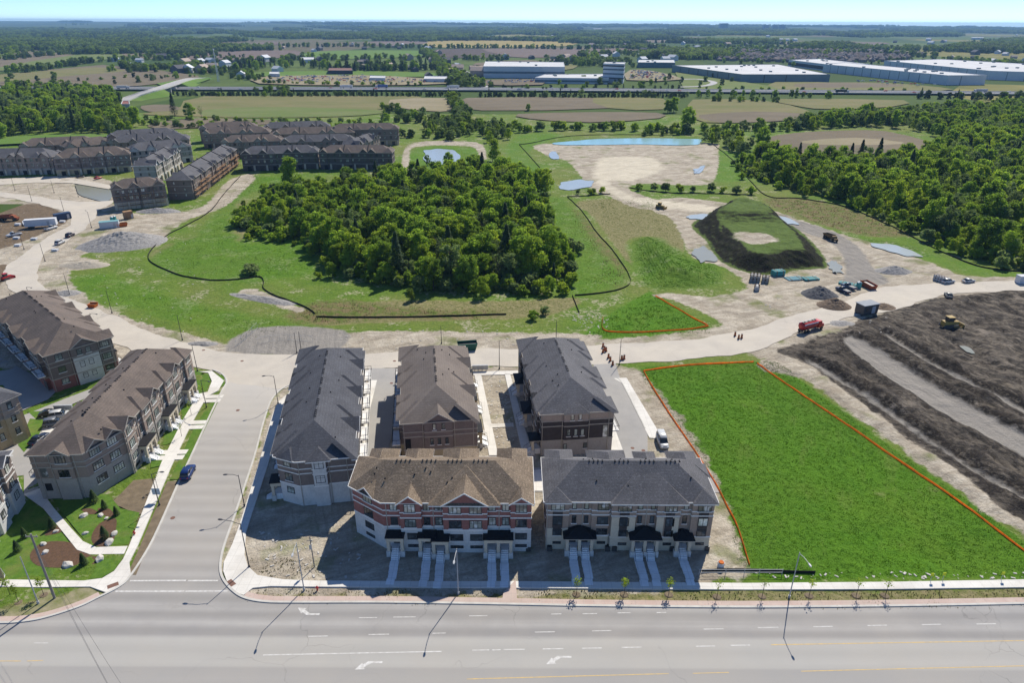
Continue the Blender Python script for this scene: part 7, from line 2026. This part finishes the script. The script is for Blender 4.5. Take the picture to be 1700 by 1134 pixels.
M_GRAVH = pm('grey_gravel', (.34, .325, .305), (.20, .19, .18), 1.6, bump=.6); M_BRNH = pm('brown_fill', (.19, .135, .09), (.13, .095, .065), 1.4, bump=.6)
heap('long grey gravel heap beside the white site office', (205, 404), 17, 12, 5.2, M_GRAVH, seed=1, rot=.3, lumps=6)
heap('dark grey gravel heap beside the dark pickups', (1360, 489), 6.0, 5, 3.2, pm('dark_gravel', (.11, .11, .115), (.08, .08, .085), 1.6, bump=.6), seed=2, lumps=2)
heap('brown earth heap on the pale yard', (1385, 508), 5.5, 4.5, 2.9, M_BRNH, seed=3, lumps=2)
heap('low dark heap right of the black shed', (1466, 510), 4.2, 3.4, 1.5, M_BRNH, seed=4)
heap('small bluish gravel heap below the black shed', (1397, 537), 4.5, 2.6, .8, M_GRAVH, seed=5)
heap('grey rubble heap near the sandy slope', (1483, 450), 7, 4, 2.2, M_GRAVH, seed=6, lumps=3)
heap('sand spoil heap above the bend', (140, 440), 10, 4, 1.5, pm('pale_fill', (.42, .37, .29), (.33, .29, .23), 1.2, bump=.6), seed=7, lumps=4)
heap('grey spoil heap behind the brown scaffolded block', (262, 351), 11, 4, 2.0, M_GRAVH, seed=8, lumps=3)
heap('rubble heap beside the winding road', (112, 487), 5, 3, 1.2, M_GRAVH, seed=9, lumps=4)
heap('rubble beside the pale road left of the gravel lot', (335, 571), 5, 1.8, .8, M_GRAVH, seed=10, lumps=4)
heap('grey soil ridge in the meadow beside the silt fence', (440, 497), 16, 2.6, 1.0, M_GRAVH, seed=11, rot=-.36, lumps=5)
# drums along the road
for q, p in enumerate(((1001, 577), (1003, 582), (1001, 586), (1006, 584), (1010, 595), (1013, 600), (1017, 607), (1032, 598), (1036, 597), (1220, 558), (1226, 563), (1231, 562))):
    x, y = G(*p)
    o = tag(empty('traffic_drum', (x, y, .11)), ['orange and black traffic drum among the cluster by the thin pole', 'orange and black traffic drum by the corner of the pale yard'][q > 8], 'traffic drum', ['traffic drums by the thin pole', 'traffic drums by the yard corner'][q > 8])
    MB().tube((0, 0, 0), (0, 0, .18), .42, .36, 10).build('rubber_base', M_RUB, o)
    for z0, z1, m in ((.18, .5, M_CRATE), (.503, .75, M_STEEL), (.753, 1.1, M_CRATE), (1.103, 1.35, M_STEEL)): MB().tube((0, 0, z0), (0, 0, z1), .31 - z0 * .05, .31 - z1 * .05, 10).build('band', m, o)
# ---- fences
def ribbon_fence(label, lines, h, mat, name, cat, wav=.12, group=None, post=3.0, th=.03, pm_=None):
    for q, (lb, pts) in enumerate(lines):
        ln = smooth_line(GG(pts), 6); pts_ = [(a, b) for a, b, _ in along(ln, 1.1)]
        if len(pts_) < 2: continue
        c = pts_[0]; zz = relief(np.array(pts_)); l = [(p[0] - c[0], p[1] - c[1]) for p in pts_]
        o = tag(empty(name, (*c, 0)), lb, cat, group)
        A, B = offset_line(l, th), offset_line(l, -th); n = len(l); mb = MB(); rs_ = np.random.RandomState(q + 5)
        top = h * (1 + wav * (fbm(np.arange(n) * 1.0, np.zeros(n), 5, 3, q) - .5) * 2) - wav * h * .5 * rs_.rand(n) ** 3
        lean = (fbm(np.arange(n) * 1.0, np.ones(n), 8, 2, q + 9) - .5) * h * .9
        nx = offset_line(l, 1.0)
        T = [(A[i][0] + (nx[i][0] - l[i][0]) * lean[i], A[i][1] + (nx[i][1] - l[i][1]) * lean[i]) for i in range(n)]; T2 = [(B[i][0] + (nx[i][0] - l[i][0]) * lean[i], B[i][1] + (nx[i][1] - l[i][1]) * lean[i]) for i in range(n)]
        vs = [(*A[i], zz[i] - .15) for i in range(n)] + [(*T[i], zz[i] + top[i]) for i in range(n)] + [(*T2[i], zz[i] + top[i]) for i in range(n)] + [(*B[i], zz[i] - .15) for i in range(n)]
        fs = []
        for i in range(n - 1): fs += [(i, i + 1, n + i + 1, n + i), (n + i, n + i + 1, 2 * n + i + 1, 2 * n + i), (2 * n + i, 2 * n + i + 1, 3 * n + i + 1, 3 * n + i)]
        mb.add(vs, fs).build('netting' if mat is M_ORNG else 'fabric', mat, o)
        st = MB()
        for i in range(0, n, max(1, int(post / 1.1))): st.tube((*l[i], zz[i] - .2), (l[i][0] + (nx[i][0] - l[i][0]) * lean[i], l[i][1] + (nx[i][1] - l[i][1]) * lean[i], zz[i] + h + .12), .035, .03, 5)
        so = st.build('stakes', pm_ or MT['osb'], o); so['kind'] = 'stuff'
ribbon_fence('', [
 ('orange netting fence on the left side of the big green field', [(1068, 616), (1082, 642), (1100, 670), (1150, 745), (1180, 790), (1205, 838), (1222, 870), (1232, 900), (1246, 944)]),
 ('orange netting fence along the top of the big green field', [(1068, 616), (1120, 609), (1180, 604), (1252, 602)]),
 ('orange netting fence on the right side of the big green field', [(1257, 604), (1330, 655), (1400, 702), (1480, 758), (1600, 840), (1660, 885), (1700, 915), (1770, 962)]),
 ('orange netting fence on the right edge of the small green plot', [(1088, 492), (1110, 505), (1130, 516), (1176, 542)]),
 ('orange netting fence along the front of the small green plot', [(1176, 542), (1130, 548), (1060, 552), (1012, 551), (1000, 543), (1002, 526)])], .42, M_ORNG, 'safety_fence', 'safety fence', .22, 'orange safety fences')
ribbon_fence('', [
 ('black silt fence curving round the meadow left of the woodlot', [(402, 288), (395, 297), (372, 322), (350, 350), (318, 370), (280, 390), (252, 415), (247, 430), (262, 442), (300, 458), (350, 466), (400, 464), (430, 460), (438, 468), (437, 478), (448, 487), (480, 500), (510, 512), (525, 523)]),
 ('black silt fence along the foot of the woodlot meadow', [(525, 526), (600, 528), (680, 527), (800, 524), (842, 522)]),
 ('black silt fence down the right side of the woodlot strip', [(942, 327), (965, 350), (990, 385), (1020, 420), (1042, 452), (1046, 470), (1030, 480), (990, 488), (950, 491)]),
 ('short black silt fence above the woodlot strip', [(942, 327), (975, 325), (1014, 322)]),
 ('short black silt fence at the lower right corner of the woodlot', [(950, 491), (955, 505), (962, 522)]),
 ('black silt fence along the back of the turquoise pond', [(862, 240), (880, 238), (930, 228), (985, 224), (1080, 224), (1150, 225)]),
 ('black silt fence down the left of the sandy basin', [(862, 240), (880, 260), (897, 279)]),
 ('black silt fence below the sandy basin behind the shrubs', [(1045, 312), (1100, 320), (1180, 322), (1250, 324)]),
 ('long black silt fence along the foot of the right-hand wood', [(1180, 237), (1215, 265), (1245, 300), (1275, 326), (1330, 330), (1400, 343), (1470, 371), (1540, 407), (1600, 434), (1660, 449), (1760, 455)]),
 ('black silt fence behind the white rails at the field corner', [(1165, 951), (1220, 948), (1290, 950), (1360, 952)])], .5, M_SILT, 'silt_fence', 'silt fence', .15, 'black silt fences')
# white rail fence at field corner
x0, y0 = G(1160, 953)
o = tag(empty('rail_fence', (x0, y0, 0)), 'low white rail fence at the near corner of the green field', 'fence')
P_ = [np.array(G(px, 955)) - np.array((x0, y0)) for px in (1160, 1204, 1235, 1260, 1298)]
for p in P_: MB().tube((*p, -.2), (*p, 1.25), .05, .05, 6).build('post', M_GALV, o)
for a, b in zip(P_[:-1], P_[1:]):
    for z in (.55, 1.15): MB().tube((*a, z), (*b, z), .045, .045, 6).build('rail', M_GALV, o)
# chain-link fence of the gravel lot
def link_fence(label, pts, h=1.9):
    ln = GG(pts); c = ln[0]; o = tag(empty('wire_fence', (*c, 0)), label, 'fence', 'site fences')
    for (a, b) in zip(ln[:-1], ln[1:]):
        L = math.hypot(b[0] - a[0], b[1] - a[1]); n = max(1, round(L / 3))
        for k in range(n):
            p, q = [(a[0] + (b[0] - a[0]) * t - c[0], a[1] + (b[1] - a[1]) * t - c[1]) for t in (k / n, (k + .96) / n)]
            pn = MB(); pn.tube((*p, .1), (*p, h), .03, .03, 5); pn.tube((*q, .1), (*q, h), .03, .03, 5); pn.tube((*p, h), (*q, h), .03, .03, 5); pn.tube((*p, .15), (*q, .15), .03, .03, 5)
            for w_ in range(1, 9):
                t = w_ / 9; pn.tube((p[0] + (q[0] - p[0]) * t, p[1] + (q[1] - p[1]) * t, .15), (p[0] + (q[0] - p[0]) * t, p[1] + (q[1] - p[1]) * t, h), .008, .008, 3)
            pn.build('panel', M_GALV, o)
link_fence('wire fence up the left side of the gravel lot', [(392, 576), (410, 562), (428, 545)])
link_fence('wire fence along the front of the gravel lot', [(428, 572), (448, 567), (482, 565), (520, 568)])
# ---- front yards: air conditioners, hydrants, saplings, boulders, signs
for q, p in enumerate(((694, 908), (762, 910), (772, 910), (877, 912), (912, 912), (1008, 912), (1019, 912), (1114, 912), (1172, 911))):
    x, y = G(*p); o = tag(empty('air_conditioner', (x, y - .2, 0)), ['dark air conditioner beside the left porch of the red brick row', 'left of two air conditioners under the middle of the red brick row', 'right of two air conditioners under the middle of the red brick row', 'air conditioner at the right end of the red brick row', 'air conditioner at the left end of the grey roofed front row', 'left of two air conditioners by the left porch of the grey roofed row', 'right of two air conditioners by the left porch of the grey roofed row', 'air conditioner left of the last porch of the grey roofed row', 'air conditioner at the right end of the grey roofed row'][q], 'air conditioner', 'air conditioners')
    MB().box(-.42, -.42, 0, .42, .42, .9).build('casing', M_STEEL, o); MB().tube((0, 0, .9), (0, 0, .95), .34, .34, 12).build('fan_grille', M_RUB, o)
def hydrant(p, lb):
    x, y = G(*p); o = tag(empty('fire_hydrant', (x, y, .1)), lb, 'fire hydrant', 'fire hydrants')
    MB().tube((0, 0, 0), (0, 0, .7), .14, .12, 10).build('barrel', M_RED, o); MB().tube((0, 0, .7), (0, 0, .88), .17, .05, 10).build('bonnet', M_RED, o); MB().tube((-.28, 0, .5), (.28, 0, .5), .07, .07, 8).build('outlet', M_RED, o)
hydrant((527, 981), 'red fire hydrant on the main road verge'); hydrant((224, 889), 'red fire hydrant by the lawn pavement'); hydrant((48, 756), 'red fire hydrant beside the shaded lane')
def boulder(p, s, lb, seed):
    x, y = G(*p); me = bpy.data.meshes.new('boulder'); bm = bmesh.new(); bmesh.ops.create_icosphere(bm, subdivisions=2, radius=1)
    rs_ = random.Random(seed)
    for v in bm.verts:
        n = mnoise.noise(v.co * 1.3 + Vector((seed, 0, 0))); v.co *= 1 + .35 * n; v.co.z *= .6
    bm.to_mesh(me); bm.free(); me.materials.append(M_ROCK)
    o = obj('boulder', me, None, (x, y, .2), rs_.uniform(0, 6)); o.scale = (s, s * .75, s); return tag(o, lb, 'boulder', 'boulders of the planted corner')
for q, (p, s) in enumerate((((139, 858), .75), ((167, 857), .6), ((177, 862), .4), ((190, 888), .7), ((93, 884), .5), ((182, 902), .9), ((166, 929), .9), ((75, 919), .6), ((72, 905), .6), ((142, 887), .5), ((112, 940), 1.0))):
    boulder(p, s, ['flat pale boulder at the top of the planted lawn', 'pale boulder beside a small spruce on the planted lawn', 'smallest pale boulder right of the small spruce', 'tall pale boulder in the triangular bed', 'pale boulder in the small left bed', 'blocky pale boulder at the foot of the triangular bed', 'long pale boulder at the right end of the oval bed', 'lower boulder behind the utility pole', 'upper boulder behind the utility pole', 'pale boulder beside the curved path', 'wide flat boulder at the front of the oval bed'][q], q + 1)
for q, (p, s) in enumerate((((174, 845), .16), ((194, 856), .17), ((175, 895), .2), ((88, 878), .17), ((42, 893), .17), ((30, 916), .17), ((140, 938), .2), ((157, 834), .2))):
    x, y = G(*p); plant('conifer', x, y, .05, (s * 1.5, s * 1.5, s), ['small spruce in the mulch beside the soil patch', 'small spruce at the edge of the soil patch', 'small spruce in the triangular bed', 'small spruce in the small left bed', 'small brownish spruce on the left lawn', 'small spruce by the left billboard', 'small spruce in the oval bed', 'small spruce in the shade of the umber roofed row'][q], None, cat='shrub', name='small_spruce')
# saplings on the verge
def sapling(p, lb, h=3.2, leafy=True, ring_=True, grp='street saplings'):
    x, y = G(*p); o = tag(empty('sapling', (x, y, .03)), lb, 'sapling', grp)
    MB().tube((0, 0, -.2), (.05, 0, h * .8), .05, .02, 6).build('trunk', M_BARK, o)
    tw = MB(); rs_ = random.Random(int(p[0]))
    for k in range(9):
        z0 = h * rs_.uniform(.4, .8); a = rs_.uniform(0, 6.28); L = h * rs_.uniform(.15, .28); tw.tube((0.03, 0, z0), (math.cos(a) * L * .7, math.sin(a) * L * .7, z0 + L), .018, .008, 4)
    tw.build('branches', M_BARK, o)
    if leafy: obj('crown', mesh_from_quads('crown', leaves(np.random.RandomState(int(p[0])), (0, 0, h * .78), (.7, .7, h * .26), 110 if leafy is True else 34, .12, .3), M_LEAF2), o)
    if ring_:
        MB().tube((0, 0, -.1), (0, 0, .1), .8, .55, 14).build('mulch_ring', M_DIRTB, o)
for q, p in enumerate(((957, 988), (1036, 988), (1110, 988))): sapling(p, ['left', 'middle', 'right'][q] + ' of three leafy saplings on the shaded verge', 3.4, True)
for q, p in enumerate(((1190, 992), (1265, 991), (1343, 990), (1421, 990), (1469, 990))): sapling(p, ['bare sapling nearest the shaded verge', 'bare sapling left of the verge lamp', 'bare sapling right of the verge lamp', 'bare sapling second right of the verge lamp', 'rightmost bare sapling on the verge'][q], 3.6, .5)
for q, p in enumerate(((17, 989), (73, 989), (31, 1001), (186, 575))): sapling(p, ['leafy sapling in a mulch ring left of the pale lamp', 'leafy sapling behind the utility pole', 'small sapling nearest the corner kerb', 'sapling beside the large brick block'][q], 3.6 if q < 3 else 5, True)
for q, p in enumerate(((262, 812), (302, 726), (318, 690), (338, 662))): sapling(p, ['thin sapling by the soil patch pavement', 'thin sapling beside the second porch', 'thin sapling beside the third porch', 'thin sapling beside the far porch'][q], 3.6, .5, False)
# marker posts with yellow tops
for q, p in enumerate(((1544, 966), (1564, 965), (1661, 964))):
    x, y = G(*p); o = tag(empty('marker_post', (x, y, 0)), ['left', 'middle', 'right'][q] + ' of three yellow-topped marker posts by the field', 'marker post', 'yellow marker posts')
    MB().tube((0, 0, 0), (0, 0, 1.5), .04, .04, 6).build('stem', M_GALV, o); MB().box(-.24, -.04, 1.2, .24, .04, 1.75).build('plate', pm('fluorescent_yellow', (.62, .68, .04), (.55, .6, .04), 2) if q == 0 else MATS['fluorescent_yellow'], o)
# concrete riser
x, y = G(1196, 943); o = tag(empty('concrete_riser', (x, y, 0)), 'white concrete riser with orange cap beside the green field', 'manhole riser')
MB().tube((0, 0, -.1), (0, 0, 1.15), .55, .55, 16).build('barrel', M_WHT, o); MB().tube((0, 0, 1.153), (0, 0, 1.28), .5, .42, 16).build('cap', M_CRATE, o)
# stop signs
for lb, p in (('red stop sign at the mouth of the rear lane', (664, 634)), ):
    x, y = G(*p); o = tag(empty('stop_sign', (x, y, .1)), lb, 'stop sign')
    MB().tube((0, 0, 0), (0, 0, 2.9), .05, .05, 6).build('post', M_GALV, o)
    MB().tube((0, .03, 2.55), (0, .07, 2.55), .4, .4, 8).build('plate', M_RED, o)
    fc_ = bpy.data.curves.new('lettering', 'FONT'); fc_.body = 'STOP'; fc_.size = .26; fc_.align_x = 'CENTER'; fc_.align_y = 'CENTER'; fc_.extrude = .004; fc_.materials.append(M_WHT)
    tmp_ = bpy.data.objects.new('lettering', fc_); lt = obj('lettering', bpy.data.meshes.new_from_object(tmp_), o); bpy.data.objects.remove(tmp_); lt.location = (0, .078, 2.55); lt.rotation_euler = (math.pi / 2, 0, math.pi)
# notice board on the pavement lamp
x, y = G(263, 832); o = tag(empty('notice_board', (x, y, 0)), 'pale notice board fixed by the pavement lamp', 'sign')
MB().box(-.06, -.06, 0, .06, .06, 2.6).build('post', M_POLE, o); MB().box(-.75, -.05, 1.5, .75, .003, 2.9).build('board', pm('pale_board', (.50, .56, .60), (.42, .47, .5), 1), o)
# billboard seen from behind at the left edge
x, y = G(8, 972)
o = tag(empty('billboard', (x, y, 0), R(38)), 'tan timber billboard with white frame cut by the left edge', 'billboard')
for k in range(5): MB().box(-3.6, -.06, 1.0 + k * .74, .3, .06, 1.72 + k * .74).build('panel', pm('billboard_panel', (.48, .36, .2), (.40, .3, .17), 1) if k == 0 else MATS['billboard_panel'], o)
for xx in (-3.2, -1.5, .2):
    MB().box(xx - .07, .07, -.2, xx + .07, .21, 4.8).build('upright', M_WHT, o); MB().tube((xx, .2, 3.6), (xx, 2.6, .1), .06, .06, 6).build('brace', M_WHT, o); MB().tube((xx, .2, 1.0), (xx, 2.6, .1), .05, .05, 6).build('brace', M_WHT, o)
MB().tube((-3.2, 2.5, .15), (.2, 2.5, .15), .06, .06, 6).build('tie_bar', M_WHT, o)
# cluster mailboxes on the courtyard head and by parking pad
for lb, p in (('grey cluster mailbox at the head of the courtyard', (797, 616)), ('pale cluster mailbox behind the parked suvs', (107, 683))):
    o = place('mailbox', p, (p[0] + 8, p[1] - .2), lb, 'mailbox', 'cluster mailboxes')
    for k in range(4):
        MB().box(-2 + k * 1.02, -.25, .5, -2 + k * 1.02 + .98, .25, 1.7).build('cabinet', M_GALV, o); MB().tube((-1.5 + k * 1.02, 0, 0), (-1.5 + k * 1.02, 0, .5), .08, .08, 6).build('pedestal', M_GALV, o)
# yard litter: stakes and timber offcuts
LIT = MB(); rs_ = random.Random(4)
_pts = []
for k in range(620):
    px, py = rs_.choice(((rs_.uniform(110, 330), rs_.uniform(395, 560)), (rs_.uniform(560, 980), rs_.uniform(545, 580)), (rs_.uniform(1250, 1700), rs_.uniform(950, 962)), (rs_.uniform(1240, 1480), rs_.uniform(470, 560)), (rs_.uniform(0, 130), rs_.uniform(350, 430)), (rs_.uniform(0, 130), rs_.uniform(350, 430)), (rs_.uniform(430, 600), rs_.uniform(880, 960)), (rs_.uniform(950, 1010), rs_.uniform(520, 545)), (rs_.uniform(805, 855), rs_.uniform(630, 750)), (rs_.uniform(805, 845), rs_.uniform(630, 750))))
    _pts.append(G(px, py))
_A = np.array(_pts); _ok = np.ones(len(_A), bool)
for q_ in (MAIN_ROAD, DUST_FLAT, WIND_FLAT): _ok &= sdf(_A, q_) < -1
_A = _A[_ok]; _Z = relief(_A)
for (x, y), z in zip(_A, _Z):
    s = rs_.uniform(.08, .34); a = rs_.uniform(0, 6.28); c, s2 = math.cos(a), math.sin(a)
    LIT.box(-s, -s * rs_.uniform(.2, .8), z - .05, s, s * .3, z + s * .4, lambda u, v, w: (x + u * c - v * s2, y + u * s2 + v * c, w))
tag(LIT.build('litter', M_ROCK), 'scattered stones and building litter on the bare ground', None, None, 'stuff')
# ---- highway traffic and distant parked vehicles
def tiny_car(colour, nm):
    mb = MB(); mb.box(-2.3, -.9, .3, 2.3, .9, .95); mb.add([(-1.9, -.8, .95), (1.2, -.8, .95), (1.2, .8, .95), (-1.9, .8, .95), (-1.4, -.65, 1.5), (.5, -.65, 1.5), (.5, .65, 1.5), (-1.4, .65, 1.5)], [(4, 5, 6, 7), (0, 1, 5, 4), (1, 2, 6, 5), (2, 3, 7, 6), (3, 0, 4, 7)])
    for sx in (-1.45, 1.45):
        for sg in (-1, 1): mb.tube((sx, sg * .7, .33), (sx, sg * .92, .33), .33, .33, 8)
    return mb.mesh('car', paint(nm, colour))
TC = [tiny_car(c, n) for c, n in (((.62, .62, .61), 'white_paint'), ((.3, .31, .32), 'silver_paint'), ((.03, .03, .035), 'black_paint'), ((.35, .03, .03), 'red_car_paint'), ((.03, .08, .25), 'blue_car_paint'))]
hwl = smooth_line(hw_mid, 4)
lane_pts = {d: along(offset_line(hwl, d), 1) for d in (14, 9, 4.5, -4.5, -9, -14)}
rs_ = random.Random(11)
for k in range(34):
    d = rs_.choice(list(lane_pts)); L_ = lane_pts[d]; p = L_[int(rs_.uniform(.1, .9) * len(L_))]
    o = obj('car', rs_.choice(TC), None, (p[0], p[1], 1.92), p[2] + (math.pi if d > 0 else 0)); tag(o, 'small car driving on the distant highway', 'car', 'cars on the highway')
def lorry(p, rz, label, c, cn, z=1.92, group='lorries on the highway'):
    o = tag(empty('lorry', (p[0], p[1], z), rz), label, 'truck', group)
    MB().box(-8, -1.3, 1.1, 5.2, 1.3, 4.1).build('trailer', paint(cn, c), o); MB().box(5.6, -1.25, .7, 8.2, 1.25, 3.5).build('cab', paint('cab_white', (.5, .5, .5)), o); MB().box(7.3, -1.15, 2.2, 8.26, 1.15, 3.1).build('windscreen', M_GLS, o)
    wheels(o, (-6.8, -5.6, 3.8, 7.2), 1.25, .5)
for q, (px, d, c, cn, lb) in enumerate(((206, -9, (.62, .62, .61), 'white_paint', 'white lorry on the highway left of the bridge'), (575, 9, (.62, .62, .61), 'white_paint', 'white lorry on the highway before the salvage yard'), (634, 14, (.03, .08, .25), 'blue_car_paint', 'blue lorry on the highway before the greenhouse'), (752, 9, (.62, .62, .61), 'white_paint', 'white lorry on the highway left of the white plant'), (1398, -14, (.03, .03, .035), 'black_paint', 'dark lorry on the highway below the warehouses'), (1628, 9, (.3, .31, .32), 'silver_paint', 'grey lorry on the highway at the right'))):
    L_ = lane_pts[d]; p = min(L_, key=lambda a: abs(a[0] / a[1] - G(px, 150)[0] / G(px, 150)[1])); lorry(p, p[2] + (math.pi if d > 0 else 0), lb, c, cn)
def lot(poly, n, label, group, seed, z=.7):
    r_ = random.Random(seed); pts = scatter(GG(poly), 4.2, .3, seed); r_.shuffle(pts := [tuple(p) for p in pts])
    for p in pts[:n]:
        o = obj('car', r_.choice(TC), None, (p[0], p[1], z), r_.choice((0, 1.57)) + .1); tag(o, label, 'car', group)
lot([(1040, 133), (1048, 118), (1080, 120), (1125, 132), (1120, 134)], 95, 'small car parked in the far lot right of the office tower', 'cars in the far lot', 1, 2.6)
lot([(440, 138), (450, 129), (600, 127), (700, 134), (730, 140)], 150, 'small vehicle parked in the far salvage yard', 'vehicles in the salvage yard', 2, 2.6)
lot([(800, 140), (806, 136), (885, 134), (890, 140)], 28, 'small car parked before the big white plant', 'cars before the white plant', 3, 2.6)
lot([(1400, 139), (1430, 134), (1560, 144), (1540, 146)], 26, 'small car parked along the long white warehouse', 'cars along the white warehouse', 4, 2.6)

# ================================================================== HAZE
HB = MB().box(-18500, -680, -3.4, 18500, 17900, 106)
hz = HB.build('haze', None)
hz.data.materials.clear()
hm = bpy.data.materials.new('haze'); hm.use_nodes = True
hn = hm.node_tree; hn.nodes.remove(hn.nodes['Principled BSDF'])
pv = hn.nodes.new('ShaderNodeVolumePrincipled')
pv.inputs['Color'].default_value = (.36, .64, 1.0, 1); pv.inputs['Density'].default_value = 6.2e-5; pv.inputs['Anisotropy'].default_value = 0.0
hn.links.new(pv.outputs[0], hn.nodes['Material Output'].inputs['Volume'])
hz.data.materials.append(hm)
tag(hz, 'blue summer haze over the far country', None, None, 'stuff')
hz.display_type = 'WIRE'
